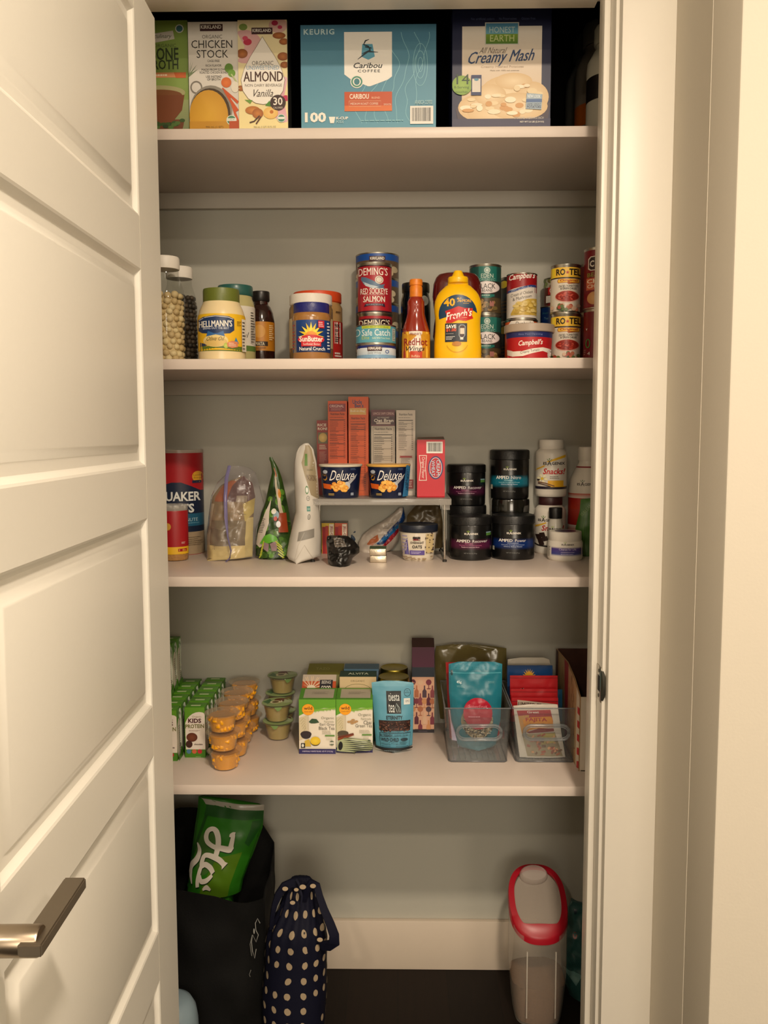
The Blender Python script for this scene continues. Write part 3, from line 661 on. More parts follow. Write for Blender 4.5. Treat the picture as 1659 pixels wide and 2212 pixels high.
it = jar('nut_butter_jar', 'jar with wide white lid standing behind the blue-lidded spread', 625, 719, 632, 1.94,
  NB, M(0x8a6a40, .2, name='peanut_butter', coat=.6), [(0, .85), (.93, .85), (.97, .865), (.97, .985), (.95, 1), (0, 1)], M(0xe0dace, .45, name='white_lid', bump=.2, bscale=400))
it.bands(it.p, [(685, 750, 0xc8b890)], 'label')
it = jar('nut_butter_jar', 'jar with orange red lid and red label, hindmost of its group', 632, 740, 626, 2.04,
  NB, M(0xb08a58, .2, name='light_peanut_butter', coat=.5), [(0, .86), (.92, .86), (.96, .875), (.96, .985), (.94, 1), (0, 1)], M(0xd2481c, .45, name='orange_lid', bump=.2, bscale=400))
it.bands(it.p, [(691, 772, 0xb02420)], 'label')
a = it.art(); a.rect(722, 693, 735, 740, 0xe8e2d6); a.text('90%', 728, 701, 11, 8, 0x2a2420, bold=.05); a.text('& 1/2', 728, 719, 10, 6, 0x2a2420, bold=.05); a.bars(723, 708, 734, 714, 2, 0x2a2420, fill=.6); a.bars(723, 724, 734, 737, 3, 0x2a2420); a.bars(722, 758, 738, 770, 2, 0xe0d0c8, fill=.6); a.bars(725, 668, 739, 674, 1, 0x5a4028)
it.wrap(a, it.p)
# ---- tins: back tower
lidb = None
def stacked(n, name, lab, x0, x1, hcan, Y, bands, artf, group=None, S=S2, labs=None, ytop=None):
    """tower of equal tins: first one built, the others copied with their parts"""
    z = S; first = None; out = []
    for k in range(n):
        xc = (x0 + x1) / 2; X = at(xc, 700, Y)[0]; yt = proj(X, Y, z + hcan)[1]
        it = Item(name, labs[k] if labs else lab, 'tin', x0, x1, yt, z, Y=Y, rnd=True, group=group, h=hcan)
        f = it.frame; B = lambda q: [(f[1] + b[0] * (f[3] - f[1]), f[1] + b[1] * (f[3] - f[1])) + tuple(b[2:]) for b in q]
        can(it, B(bands), artf(it, f) if artf else None)
        z += hcan - .001; out.append(it)
    return out
def fr(f): return lambda u, v: (f[0] + u * (f[2] - f[0]), f[1] + v * (f[3] - f[1]))
def chick(it, f):
    g = fr(f); a = it.art(); a.rect(*g(0, .04), *g(1, .30), 0x1c4c9c); x, y = g(.5, .24); w, h = f[2] - f[0], f[3] - f[1]
    for i in range(9):
        xx, yy = g(random.uniform(.06, .94), random.uniform(.5, .85)); a.ell(xx, yy, 8, 7, random.choice((0xd0c0a0, 0xb8a888, 0x5a6a34, 0xc8b494)))
    a.rect(x - 17, y - 5, x + 17, y + 7, 0x3a1a1c); a.text('KIRKLAND', x, y, 30, 6, 0xece6dc, bold=.04); return a
stacked(1, 'tuna_tin', None, 769, 861, .034, 2.085, [(.08, .92, 0x6a5a48)], None, labs=['flat tin at the foot of the rear tower of chicken tins'])
T4 = stacked(4, 'chicken_tin', None, 768, 862, .0595, 2.085, [(.06, .30, 0x1c4c9c), (.30, .94, 0x5c4a38)], chick, S=S2 + .033, group='tower of wide blue-rimmed chicken tins',
  labs=['wide blue-rimmed chicken tin, lowest of its four in the rear tower', 'wide blue-rimmed chicken tin, second from below in the rear tower', 'wide blue-rimmed chicken tin, third from below in the rear tower', 'wide blue-rimmed chicken tin at the very top of the rear tower'])
def bc(it, f):
    g = fr(f); a = it.art(); x, y = g(.5, .18); a.text('PREMIUM CHUNK', x, y, 32, 4, 0x9ab4d8); a.text('CHICKEN BREAST', x, g(.5, .36)[1], 52, 7, 0xa8c0e0, bold=.02); return a
stacked(3, 'small_chicken_tin', None, 780, 846, .073, 2.0, [(.04, .96, 0x1a4e9e)], bc, group='narrow blue tins hidden behind the salmon tins',
  labs=['narrow blue tin lowest behind the salmon tins', 'narrow blue tin in the middle behind the salmon tins', 'narrow blue tin whose top shows above the red salmon tin'])
def salmon(it, f):
    x0, y0, x1, y1 = f; a = it.art(); sc = (y1 - y0) / 115.; Y = lambda y: y0 + (y - 562) * sc
    a.rect(x0, Y(570), x1, Y(672), 0x9c1826, 0xa81c2a); a.text("DEMING'S", 806, Y(583), 62, 17 * sc, 0xeee8dc, bold=.01)
    a.poly([(781, Y(594)), (790, Y(596)), (806, Y(604)), (822, Y(613)), (831, Y(611)), (828, Y(617)), (831, Y(622)), (818, Y(622)), (800, Y(620)), (786, Y(611)), (780, Y(600))], 0x55708c); a.poly([(784, Y(605)), (800, Y(613)), (818, Y(618)), (806, Y(622)), (790, Y(615))], 0xb8c4cc)
    a.ell(819, Y(602), 9, 9 * sc, 0xd8d2c4); a.ring(819, Y(602), 7, 7 * sc, 1, 0x8a5a50)
    a.text('RED SOCKEYE', 808, Y(627), 58, 13 * sc, 0xe8e0d2, bold=.02); a.text('WILD CAUGHT ALASKAN', 808, Y(635), 44, 3 * sc, 0xe0c0b8); a.text('SALMON', 808, Y(645), 46, 13 * sc, 0xe8e0d2, bold=.04)
    a.poly([(786, Y(662)), (790, Y(655)), (830, Y(655)), (832, Y(663)), (824, Y(660)), (796, Y(660))], 0x241a30); a.text('NATURAL SOURCE', 809, Y(657.5), 36, 3, 0xb0a8b8)
    a.rect(x0, Y(569), x1, Y(571), 0x2a1420); a.rect(x0, Y(671), x1, Y(674), 0x2a1420); return a
def salmon_low(it, f):
    x0, y0, x1, y1 = f; a = it.art(); sc = (y1 - y0) / 115.; Y = lambda y: y0 + (y - 677) * sc
    a.rect(x0, Y(684), x1, Y(690), 0x9c1826); a.rect(x0, Y(690), x1, Y(716), 0x241018); a.text("DEMING'S", 809, Y(700), 66, 16 * sc, 0xe8dcc4, bold=.01); a.rect(x0, Y(716), x1, Y(786), 0xa81c2a)
    a.text('SALMON', 808, Y(750), 46, 13, 0xe8e0d2, bold=.03); return a
s1 = stacked(1, 'salmon_tin', None, 774, 848, .1085, 1.93, [(.06, .95, 0x9c1826)], salmon_low, labs=['dark-banded salmon tin half hidden above the pale blue tuna tin'])
s2 = stacked(1, 'salmon_tin', None, 772, 847, .1095, 1.932, [(.06, .95, 0x9c1826)], salmon, S=S2 + .1075, labs=['tall red sockeye salmon tin with a fish, top of the front tower'])
def albac(it, f):
    x0, y0, x1, y1 = f; a = it.art(); a.rect(x0, y0 + 3, x1, y0 + 9, 0x1c2a6c); a.rect(x0, y0 + 9, x1, y1, 0xd4dade, 0x9ab4c8); a.text('KIRKLAND', 810, 752.5, 27, 5, 0xeee6dc, bold=.04); a.rect(794, 748, 825, 758, 0x3a1a1c); a.text('KIRKLAND', 810, 752, 27, 5, 0xeee6dc, bold=.04)
    a.text('Solid White', 809, 761.5, 28, 5, 0x6a6a6a, sh=.2); a.text('ALBACORE', 809, 770, 56, 9, 0x1e2c5c, bold=.03); a.ring(836, 759, 4, 4, 1.5, 0x2a4a8c); a.rect(x0, y1 - 12, x1, y1 - 5, 0x7aa0be); return a
b1 = stacked(1, 'albacore_tin', None, 770, 856, .0345, 1.845, [(.1, .28, 0x1c2a6c), (.28, .94, 0xc8d2d8)], albac, labs=['blue and white albacore tin, lowest of the front tower'])
def safe(it, f):
    x0, y0, x1, y1 = f; a = it.art(); a.rect(x0, y0 + 4, x1, y1 - 4, 0x4f98ac, 0x5aa0b2); a.rect(782, y0 + 3, 843, y0 + 9, 0xb8c63c); a.text('LOWEST MERCURY OF ANY BRAND', 812, y0 + 6, 54, 3, 0x3c4a14)
    a.text('Safe Catch', 812, y0 + 18, 60, 14, 0xdfe6e4, bold=.01); a.text('Elite', 790, y0 + 29, 16, 7, 0xb8c65c); a.text('Solid Wild Tuna Steak', 823, y0 + 30, 38, 4, 0xc8dcc0, bold=.02); a.ring(772, y0 + 17, 7, 8, 2, 0xc8dcdc); a.rect(847, y0 + 8, 853, y1 - 8, 0xc8ccc4); a.bars(848, y0 + 9, 853, y1 - 9, 6, 0x5a6a6a); return a
b2 = stacked(1, 'tuna_tin', None, 768, 856, .0405, 1.845, [(.08, .92, 0x5199ac)], safe, S=S2 + .0335, labs=['pale blue tuna tin standing on the albacore tin'])
# ---- sauces
it = jar('dark_sauce_jar', 'black glass jar with metal lid behind the hot sauce bottle', 866, 930, 608, 2.04,
  [(0, 0), (.95, 0), (1, .02), (1, .78), (.9, .86), (.86, .9), (0, .9)], M(0x0b0d0b, .12, name='black_jar', coat=.5), [(0, .89), (.90, .89), (.93, .9), (.93, .985), (.9, 1), (0, 1)], M(0x6a675c, .35, 1., name='metal_lid'))
a = it.art(); a.ell(917, 648, 8, 11, 0x8a8880, c2=0x6a6a60); it.wrap(a, it.p)
it = jar('hot_sauce_bottle', 'narrow red hot wing sauce bottle with orange shrink cap', 868, 929, 599, 1.85,
  [(0, 0), (.97, 0), (1, .015), (1, .30), (.96, .38), (.74, .50), (.62, .58), (.60, .66), (.60, .73), (.50, .765), (.44, .78), (.42, .80), (0, .80)], M(0x8a2412, .1, name='hot_sauce', coat=.8),
  [(0, .79), (.45, .785), (.45, .905), (.41, .915), (.41, .925), (.46, .93), (.46, .985), (.43, 1), (0, 1)], M(0xd8791a, .4, name='orange_shrink_cap', var=.25, bscale=120))
it.bands(it.p, [(715, 773, 0xc88c18)], 'label')
a = it.art(); a.rect(868, 715, 929, 773, 0xd0961c, 0xb8741a)
for x, c in ((872, 0x9a1c14), (878, 0xe8b83c), (920, 0xe8b83c), (927, 0x9a1c14)): a.rect(x, 716, x + 4, 772, c)
a.rect(884, 715, 912, 760, 0xe6dccc); a.rect(886, 758, 912, 773, 0xc03a1c); a.text("FRANK'S", 898, 721, 24, 6, 0x7a1a14, bold=.02); a.text('RedHot', 898, 738, 50, 16, 0x8c1414, bold=.03); a.text('Wings', 896, 754, 42, 13, 0x2a1410, sh=.35, bold=.01); a.text('Buffalo', 898, 769, 18, 5, 0xe8c8a0)
it.wrap(a, it.p)
# ketchup, standing on its cap behind the mustard
it = Item('ketchup_bottle', 'big dark red ketchup bottle standing behind the mustard', 'bottle', 934, 1040, 580, S2, Y=1.902, rnd=True)
p = it.prof([(0, 0), (.5, 0), (.52, .12), (.8, .16), (.97, .3), (.94, .42), (.88, .52), (.94, .62), (1, .74), (.96, .88), (.86, .95), (.74, .985), (.5, 1), (0, 1)])
lathe('bottle_body', p, M(0x55100e, .12, name='ketchup_red', coat=.7), it.root, sy=.52)
# mustard
it = Item('mustard_bottle', 'yellow squeeze bottle of mustard with pointed nozzle', 'bottle', 938, 1040, 576, S2, Y=1.835, rnd=True)
it.d = it.w
P = [(0, 0), (.95, 0), (1, .02), (1, .17), (.985, .25), (.965, .33), (.95, .40), (.96, .48), (1, .56), (1, .61), (.97, .67), (.88, .73), (.78, .77), (.66, .80), (.54, .83), (.44, .845), (.43, .87), (0, .87)]
p = it.prof(P); bm = lathe_bm(p, 72, 1, .62)
for v in bm.verts:      # moulded flutes round the foot
    if .008 < v.co.z < it.h * .16:
        an = math.atan2(v.co.y, v.co.x); k = 1 - .018 * max(0, math.cos(an * 22)) * min(1, (it.h * .16 - v.co.z) / (it.h * .05)); v.co.x *= k; v.co.y *= k
YEL = M(0xf2bc0a, .32, name='mustard_yellow_plastic')
fin(bm, 'bottle_body', YEL, it.root, 40)
lathe('screw_cap', it.prof([(0, .865), (.42, .865), (.43, .875), (.43, .915), (.40, .93), (.28, .935), (0, .935)]), YEL, it.root)
lathe('nozzle', it.prof([(0, .93), (.27, .93), (.25, .95), (.18, .99), (.165, 1), (0, 1)]), YEL, it.root)
a = it.art()
a.poly([(950, 684)] + [(989 + 41 * math.cos(math.radians(t)), 674 + 42 * math.sin(math.radians(t))) for t in range(165, 361, 12)] + [(1030, 668), (1010, 660), (975, 668)], 0x173c5c)
a.text('40', 971, 649, 24, 18, 0xf0b418, bold=.05); a.text('%', 992, 644, 10, 10, 0xf0b418, bold=.02); a.text('MORE', 1008, 646, 19, 6, 0xf0b418, bold=.04); a.bars(1000, 651, 1016, 653, 1, 0xd0a020)
a.poly([(962, 668), (975, 664), (990, 658), (1003, 662), (1021, 662), (1019, 678), (1022, 684), (1006, 690), (990, 688), (976, 694), (964, 694), (966, 680)], 0xc81e1e)
a.text("French's", 992, 675, 54, 18, 0xf6f0e6, bold=.04, sh=.12, rise=.18); a.bars(998, 682, 1014, 684, 1, 0xf0c8a0)
a.rect(962, 695, 1009, 736, 0x14202e); a.text('SAVE', 975, 702, 22, 8, 0xf0ece2, bold=.07); a.text('$1.00', 975, 710, 22, 8, 0xd8502c, bold=.07); a.bars(964, 716, 988, 720, 1, 0x8a8a8a); a.bars(964, 723, 984, 732, 3, 0xc8c8c8, fill=.5)
a.poly([(991, 702), (995, 698), (1002, 698), (1006, 702), (1005, 722), (1001, 728), (1001, 732), (994, 732), (994, 728), (991, 722)], 0x8a949c); a.poly([(993, 703), (996, 700), (1001, 700), (1004, 703), (1003, 722), (1000, 726), (996, 726), (993, 722)], 0x3c1814); a.rect(994, 706, 1003, 719, 0xd8ccb8); a.rect(994.5, 726, 1001, 731, 0xe0dcd0)
a.ell(987, 740, 10, 5, 0xb87818); a.ring(988, 735, 24, 24, .9, 0xc08c10, a0=20, a1=160)
it.wrap(a, p, 'label_print', .35, sy=.62, cutv=20, base=6e-4)
# ---- right hand tins
def eden(it, f):
    g = fr(f); a = it.art(); cx = 1052
    a.rect(1034, g(0, .05)[1], 1072, g(0, .34)[1], 0x1f6a60); a.ell(cx, g(0, .13)[1], 6.5, 6.5, 0xb8c8bc); a.ring(cx, g(0, .13)[1], 4.5, 4.5, 1, 0x1f6a60)
    a.text('EDEN', cx, g(0, .235)[1], 26, 9, 0xc8d4c6); a.text('ORGANIC', cx, g(0, .31)[1], 34, 6, 0x8ab0a4)
    a.ell(cx, g(0, .46)[1], 27, 13.5, 0xb8a8a8); a.ell(cx, g(0, .46)[1], 26, 12.5, 0xe2d8d6); a.text('BLACK', 1051, g(0, .435)[1], 38, 11, 0x241e1c, bold=.01); a.text('BEANS', cx, g(0, .52)[1], 22, 6, 0x241e1c, bold=.01)
    a.ell(cx, g(0, .60)[1], 16, 8, 0x1f6a60, a0=0, a1=180); a.rect(1036, g(0, .595)[1], 1068, g(0, .64)[1], 0x1f6a60); a.bars(1038, g(0, .6)[1], 1066, g(0, .635)[1], 1, 0xb0c8bc)
    for i in range(24): x, y = random.uniform(1034, 1072), g(0, random.uniform(.72, .92))[1]; a.ell(x, y, 5, 4, random.choice((0x9a7a4a, 0x6a5a30, 0x8a6a3c, 0x4a3a24, 0xa88858)))
    a.rect(1058, g(0, .73)[1], 1067, g(0, .83)[1], 0xa06a62); return a
EB = [(.05, .34, 0x1d4a44), (.34, .66, 0x2a2a26), (.66, .95, 0x4c3e28)]
e1 = stacked(2, 'bean_tin', None, 1013, 1083, .1125, 1.997, EB, eden, group='pair of stacked green-labelled black bean tins', labs=['green-labelled black bean tin, lower of two behind the mustard', 'green-labelled black bean tin, upper of two behind the mustard'])
def dk(it, f):
    g = fr(f); a = it.art(); a.ell(1088, g(0, .16)[1], 9, 8, 0xc8b02c); a.rect(1080, g(0, .35)[1], 1110, g(0, .9)[1], 0x242c34); a.bars(1082, g(0, .5)[1], 1108, g(0, .8)[1], 4, 0x6a5030); return a
stacked(2, 'dark_label_tin', None, 1080, 1150, .1065, 2.085, [(.05, .95, 0x2c2c22)], dk, group='pair of dark tins behind the mushroom soup', labs=['dark tin with yellow spot, lower of two behind the mushroom soup', 'dark tin with yellow spot, upper of two behind the mushroom soup'])
# orange tin, soup bowl, mushroom soup
def dun(it, f):
    g = fr(f); a = it.art(); a.rect(f[0], g(0, .05)[1], f[2], g(0, .16)[1], 0xd85c20); a.poly([(1098, 738), (1098, 700), (1104, 692), (1150, 692), (1156, 700), (1156, 738)], 0xe8e0d4); a.text("Dunbar's", 1131, 698, 34, 8, 0x2a2420, sh=.2); return a
dn = stacked(1, 'yam_tin', None, 1090, 1161, .0985, 1.965, [(.05, .95, 0xcc5420)], dun, labs=['orange tin carrying the mushroom soup tin, behind the tomato soup bowl'])
def mush(it, f):
    x0, y0, x1, y1 = f; a = it.art(); a.rect(x0, 578, x1, 640, 0x96141c); a.poly([(x0, 626), (1110, 622), (1140, 616), (x1, 613), (x1, 690), (x0, 690)], 0xdcd4ca)
    a.line([(x0, 628), (1112, 626), (1130, 621), (1146, 617), (x1, 616)], 5, 0x2c4482); a.text('GREAT for COOKING', 1126, 623, 44, 4, 0xc8d0e0, rise=.16)
    a.text("Campbell's", 1127, 597, 55, 17, 0xf2ece2, sh=.2, bold=.03, rise=.08); a.text('Cream of Chicken', 1127, 633, 46, 7, 0x3a3430, rise=.2); a.text('& Mushroom', 1128, 642, 40, 7, 0x3a3430, rise=.2)
    a.poly([(1104, 676), (1112, 662), (1124, 652), (1140, 645), (x1, 643), (x1, 680), (1104, 680)], 0xc8a84c)
    for i in range(40): a.ell(random.uniform(1112, 1156), random.uniform(650, 676), random.uniform(3, 6), random.uniform(2, 4), random.choice((0xd4b860, 0xc0a048, 0xdcc47c)))
    return a
mu = stacked(1, 'mushroom_soup_tin', None, 1094, 1160, .1005, 1.967, [(.05, .42, 0x96141c), (.42, .95, 0xd8d0c6)], mush, S=dn[0].top, labs=['red and white chicken and mushroom soup tin on the orange tin'])
it = Item('soup_bowl', 'red microwave bowl of tomato soup with translucent lid', 'bowl', 1089, 1197, 697, S2, Y=1.85, rnd=True)
p = it.prof([(0, 0), (.80, 0), (.84, .03), (.90, .6), (.915, .80), (0, .80)])
lathe('bowl_body', p, M(0xa81c1c, .35, name='red_plastic_bowl'), it.root)
lathe('lid', it.prof([(0, .94), (.9, .94), (.93, .97), (.97, 1), (1, .99), (1, .80), (.97, .78), (.93, .80), (.92, .86), (0, .86)]), M(0xa89888, .35, name='cloudy_lid'), it.root)
a = it.art(); a.rect(1089, 712, 1197, 727, 0x222a62); a.text('Easy Peel Opening', 1146, 721, 50, 4, 0x7a84b0); a.rect(1089, 727, 1197, 790, 0xb01a20)
a.text("Campbell's", 1146, 740, 51, 15, 0xf2ece2, sh=.2, bold=.03, rise=.06)
a.poly([(1096, 751), (1110, 757), (1130, 757), (1150, 752), (1172, 749), (1190, 752), (1190, 762), (1172, 757), (1150, 762), (1130, 768), (1108, 768), (1096, 763)], 0xe4ddd2); a.text('Creamy Tomato', 1145, 758, 40, 8, 0x3a342c, rise=.16); a.ell(1188, 764, 6, 12, 0xd8d0c8)
it.wrap(a, [(it.r * .84, 0), (it.r * .93, it.h * .8), (it.r * .93, it.h)], cutv=6)
# small blue tin on a dark red one
def small(it, f): g = fr(f); a = it.art(); a.text('Simply', 1178, g(0, .35)[1], 12, 5, 0x5aa8a0, sh=.3); a.text('Thai', 1180, g(0, .6)[1], 9, 5, 0x8ac0d8); return a
k1 = stacked(1, 'dark_red_tin', None, 1158, 1206, .092, 2.05, [(.04, .96, 0x4a1012)], None, labs=['dark red tin under the small blue tin'])
stacked(1, 'small_blue_tin', None, 1167, 1213, .0465, 2.05, [(.06, .94, 0x0f3f8c)], small, S=k1[0].top, labs=['small blue tin behind the green chili tomato tins'])
# tomato tin behind
def cont(it, f):
    x0, y0, x1, y1 = f; a = it.art(); a.rect(x0, y0 + 4, x1, y0 + 22, 0xa8a08c)
    for i in range(40): a.ell(random.uniform(x0 + 2, x1 - 2), random.uniform(y0 + 6, y0 + 22), 3, 4, random.choice((0x5a6a34, 0x7a8a4c, 0x98a070, 0x6a5030)))
    a.ell(1203, y0 + 14, 8, 9, 0x3a5a24); a.ell(1205, y0 + 14, 5, 7, 0xa82820); a.rect(1184, y0 + 22, x1, y0 + 38, 0xb02824); a.text('Contadina', 1212, y0 + 29, 50, 11, 0xe8e0d4); a.rect(1180, y0 + 40, 1190, y0 + 55, 0xd8d0c4)
    for i in range(20): a.ell(random.uniform(x0 + 2, x1 - 2), random.uniform(y0 + 60, y1 - 6), 6, 6, random.choice((0x8a2018, 0x6a1a14, 0x3a4a20, 0xa03020)))
    return a
c = stacked(2, 'tomato_tin', None, 1174, 1228, .1085, 2.125, [(.05, .95, 0x5a2a1c)], cont, group='tall tomato tins at the back right', labs=['tomato tin hidden at the back, lower of its pair', 'tomato tin with vegetable picture, top showing behind the chili tomatoes'])
def rotel(it, f):
    g = fr(f); a = it.art(); X = lambda u: f[0] + u * (f[2] - f[0]); Y = lambda v: f[1] + v * (f[3] - f[1])
    a.rect(X(0), Y(.07), X(1), Y(.27), 0xe2b53a); a.rect(X(0), Y(.07), X(.14), Y(.27), 0xe8d020); a.rect(X(0), Y(.27), X(1), Y(.295), 0x1c1a18); a.rect(X(0), Y(.295), X(1), Y(.95), 0xd2c8b8)
    a.text('RO', X(.34), Y(.165), 19, 14, 0x1c1814, bold=.06); a.text('TEL', X(.80), Y(.165), 24, 14, 0x1c1814, bold=.06)
    cx, cy = X(.56), Y(.175); a.poly([(cx + (4.2 if i % 2 == 0 else 1.8) * math.sin(i * math.pi / 5), cy - (4.2 if i % 2 == 0 else 1.8) * math.cos(i * math.pi / 5)) for i in range(10)], 0xb02820)
    a.poly([(X(.26), Y(.30)), (X(.94), Y(.30)), (X(.97), Y(.345)), (X(.94), Y(.385)), (X(.66), Y(.385)), (X(.6), Y(.41)), (X(.54), Y(.385)), (X(.26), Y(.385)), (X(.23), Y(.345))], 0xa04a1c)
    a.poly([(X(.27), Y(.31)), (X(.93), Y(.31)), (X(.95), Y(.345)), (X(.93), Y(.375)), (X(.27), Y(.375)), (X(.25), Y(.345))], 0xe8b83c); a.text('Original', X(.60), Y(.343), 37, 6, 0xa02420, bold=.05)
    a.text('DICED TOMATOES', X(.60), Y(.45), 40, 4.5, 0x2a2420, bold=.03, rise=.03); a.text('& GREEN CHILIES', X(.60), Y(.50), 34, 4.5, 0x2a2420, bold=.03)
    a.ell(X(.56), Y(.66), 26, 13, 0xd0a090); a.ell(X(.56), Y(.655), 24.5, 11.5, 0x94281c)
    for i in range(46):
        t = random.uniform(0, 6.28); q = random.uniform(0, .85); a.ell(X(.56) + 23 * q * math.cos(t), Y(.655) + 10.5 * q * math.sin(t), 2.6, 1.8, random.choice((0xb84030, 0x8a2018, 0xc05040, 0xa03024)))
    for i in range(22): a.ell(random.uniform(X(.03), X(.97)), random.uniform(Y(.82), Y(.93)), 4, 4, random.choice((0xb06a50, 0x3a4a28, 0xa04030, 0xc8a890, 0x5a6a3a)))
    return a
r1 = stacked(2, 'chili_tomato_tin', None, 1189, 1254, .1035, 1.905, [(.07, .27, 0xdcae34), (.27, .30, 0x1c1a18), (.30, .95, 0xc8bcab)], rotel, group='pair of stacked tomato and green chili tins', labs=['yellow and cream diced tomato tin, lower of the pair with a bowl picture', 'yellow and cream diced tomato tin, upper of the pair with a bowl picture'])
def chili(it, f):
    x0, y0, x1, y1 = f; a = it.art(); a.rect(x0, y0 + 6, x1, y1, 0x78101a); a.poly([(1271, 556), (1276, 551), (1330, 549), (1330, 583), (1276, 582), (1271, 578)], 0xd8d0c4); a.poly([(1273, 558), (1277, 553), (1330, 551), (1330, 581), (1277, 580), (1273, 576)], 0x2a1414); a.text('C', 1279, 567, 9, 14, 0xe8e0d4, bold=.05); a.text('BEANS', 1290, 590, 40, 9, 0x8a9a3a, rot=-4); a.rect(1268, 598, 1330, 624, 0xc8603c); a.text('CHI', 1283, 605, 28, 9, 0xf0dcc0, bold=.04); a.text('CHILI', 1284, 616, 28, 8, 0xf0dcc0, bold=.03); a.ell(1284, 642, 14, 14, 0xc89058, c2=0xd8a870); return a
x1_ = stacked(1, 'chili_tin', None, 1260, 1336, .108, 1.87, [(.05, .95, 0x6c0e18)], None, labs=['lower dark red tin with green mark, rightmost on the second shelf'])
a = x1_[0].art(); a.poly([(1266, 706), (1268, 712), (1270, 706), (1268, 708)], 0xd8c8c0); a.ring(1271, 740, 5, 10, 2, 0x3a7a34); a.text('4', 1273, 762, 6, 7, 0xd8d0c8); a.bars(1262, 752, 1268, 766, 3, 0x9a5a50); x1_[0].wrap(a, [(x1_[0].r, 0), (x1_[0].r, x1_[0].h)])
stacked(1, 'chili_tin', None, 1261, 1337, .1265, 1.87, [(.05, .95, 0x6c0e18)], chili, S=x1_[0].top, labs=['tall dark red chili tin at the right edge, upper of its stack'])
stacked(2, 'red_bean_tin', None, 1245, 1311, .1115, 1.99, [(.05, .95, 0x5c0e14)], None, group='dark red tins behind the chili tins', labs=['plain dark red tin behind the chili tins, lower one', 'plain dark red tin behind the chili tins, upper one'])
# ============================================================ THIRD SHELF
def crumple(bm, amp, sc, seed):
    from mathutils import noise
    for v in bm.verts:
        n = noise.noise_vector(v.co * sc + Vector((seed, seed * 2, 0))); m = noise.noise_vector(v.co * sc * 2.7 + Vector((seed * 3, 1, 0)))
        v.co += (n * amp + m * amp * .45)
    z = min(v.co.z for v in bm.verts)
    for v in bm.verts: v.co.z = max(v.co.z - z * 0, 0.0005)
def soft_bag(name, lab, cat, path_front, Y, S, depth, mat, seed=1, amp=.004, sc=22, art=None, group=None, bulge=1., rz=0., topd=.12, rough=.35, artframe=None):
    """bag traced as a silhouette (photo px at its own distance), filled out to a real depth and crumpled"""
    xs = [p[0] for p in path_front]; ys = [p[1] for p in path_front]; cx = (min(xs) + max(xs)) / 2
    X0, _ = at(cx, max(ys), Y); Z = lambda y, x: at(x, y, Y)[1] - S
    pts = [(at(x, y, Y)[0] - X0, max(Z(y, x), 0)) for x, y in path_front]
    r = empty(name, (X0, Y + depth / 2, S), rz, lab, cat, group)
    zmax = max(p[1] for p in pts); NV, NU = 40, 26
    def span(z):
        c = []
        for (xa, za), (xb, zb) in zip(pts, pts[1:] + pts[:1]):
            if (za <= z < zb) or (zb <= z < za): c.append(xa + (xb - xa) * (z - za) / (zb - za))
        return (min(c), max(c)) if len(c) > 1 else None
    from mathutils import noise
    def f(u, v, d, sg=-1):
        z = v * zmax; sp = span(min(max(z, .0008), zmax * .993)) or (-.001, .001); x = sp[0] + (sp[1] - sp[0]) * u; t = 2 * u - 1
        dp = depth / 2 * (topd + (1 - topd) * (1 - v ** 1.8)) * max(.02, 1 - abs(t) ** 2.6) ** .7 * bulge
        p = Vector((x, 0, z)); n = noise.noise(Vector((x * sc, sg * 3 + seed, z * sc))) + .5 * noise.noise(Vector((x * sc * 2.6, sg * 5 + seed, z * sc * 2.6)))
        k = min(1, 6 * (1 - abs(t)))
        return Vector((x, sg * max(dp + n * amp * k, .0006) + sg * d, z))
    pouch('bag_body', f, mat, r, NU, NV, smooth=60)
    if art: art.build('printed_panel', r, f, rough, cut=26, cutv=40, base=5e-4, eps=8e-5)
    return r, f
def A4(pts): xs = [p[0] for p in pts]; ys = [p[1] for p in pts]; return Art(min(xs), min(ys), max(xs), max(ys))
# oats canister (no portrait)
it = Item('oats_canister', 'tall red and navy oats canister at the left end of the third shelf', 'canister', 338, 439, 972, S3, yb=1200, rnd=True)
p = it.prof([(0, 0), (1, 0), (1, .985), (0, .985)]); lathe('canister_body', p, M(0x8e1420, .45, name='card_tube'), it.root)
lathe('lid', it.prof([(0, .97), (1.02, .97), (1.02, 1), (.99, 1.002), (.98, .99), (0, .99)]), clear(0xd8d0c4, .8, .2, 'cloudy_lid', .45), it.root)
it.bands(p, [(978, 1060, 0xa8141e, 0x9a121c), (1060, 1110, 0x16223c), (1110, 1137, 0x1f5a78), (1137, 1150, 0x142038), (1150, 1199, 0xa08c70)], 'label')
a = it.art(); a.text('OATS', 385, 1098, 66, 20, 0xd8dcd8, bold=.06); a.text('QUAKER', 386, 1074, 92, 24, 0xe2e4e0, bold=.05)
a.poly([(338, 1060), (360, 1046), (372, 1042), (392, 1042), (412, 1050), (432, 1060)], 0x16223c); a.ell(427, 1030, 12, 12, 0xd09a2c); a.text('Lasting', 427, 1027, 18, 4, 0x6a4a14); a.text('Energy', 427, 1033, 17, 4, 0x6a4a14); a.rect(415, 1038, 440, 1044, 0x1c2440); a.text('MINUTE', 408, 1123, 34, 7, 0xa8c4cc); a.bars(398, 1129, 432, 1132, 1, 0x6aa0b4); a.bars(404, 1160, 436, 1180, 5, 0x6a5a44, fill=.3)
it.wrap(a, p)
it = Item('peanut_jar', 'red and yellow labelled jar of chopped peanuts, partly hidden by the door', 'jar', 348, 406, 1092, S3, yb=1213, rnd=True)
p = it.prof([(0, 0), (.94, 0), (1, .03), (1, .88), (.94, .92), (0, .92)])
lathe('jar_body', p, clear(0xf4ecd8, .9, .06, 'clear_jar'), it.root)
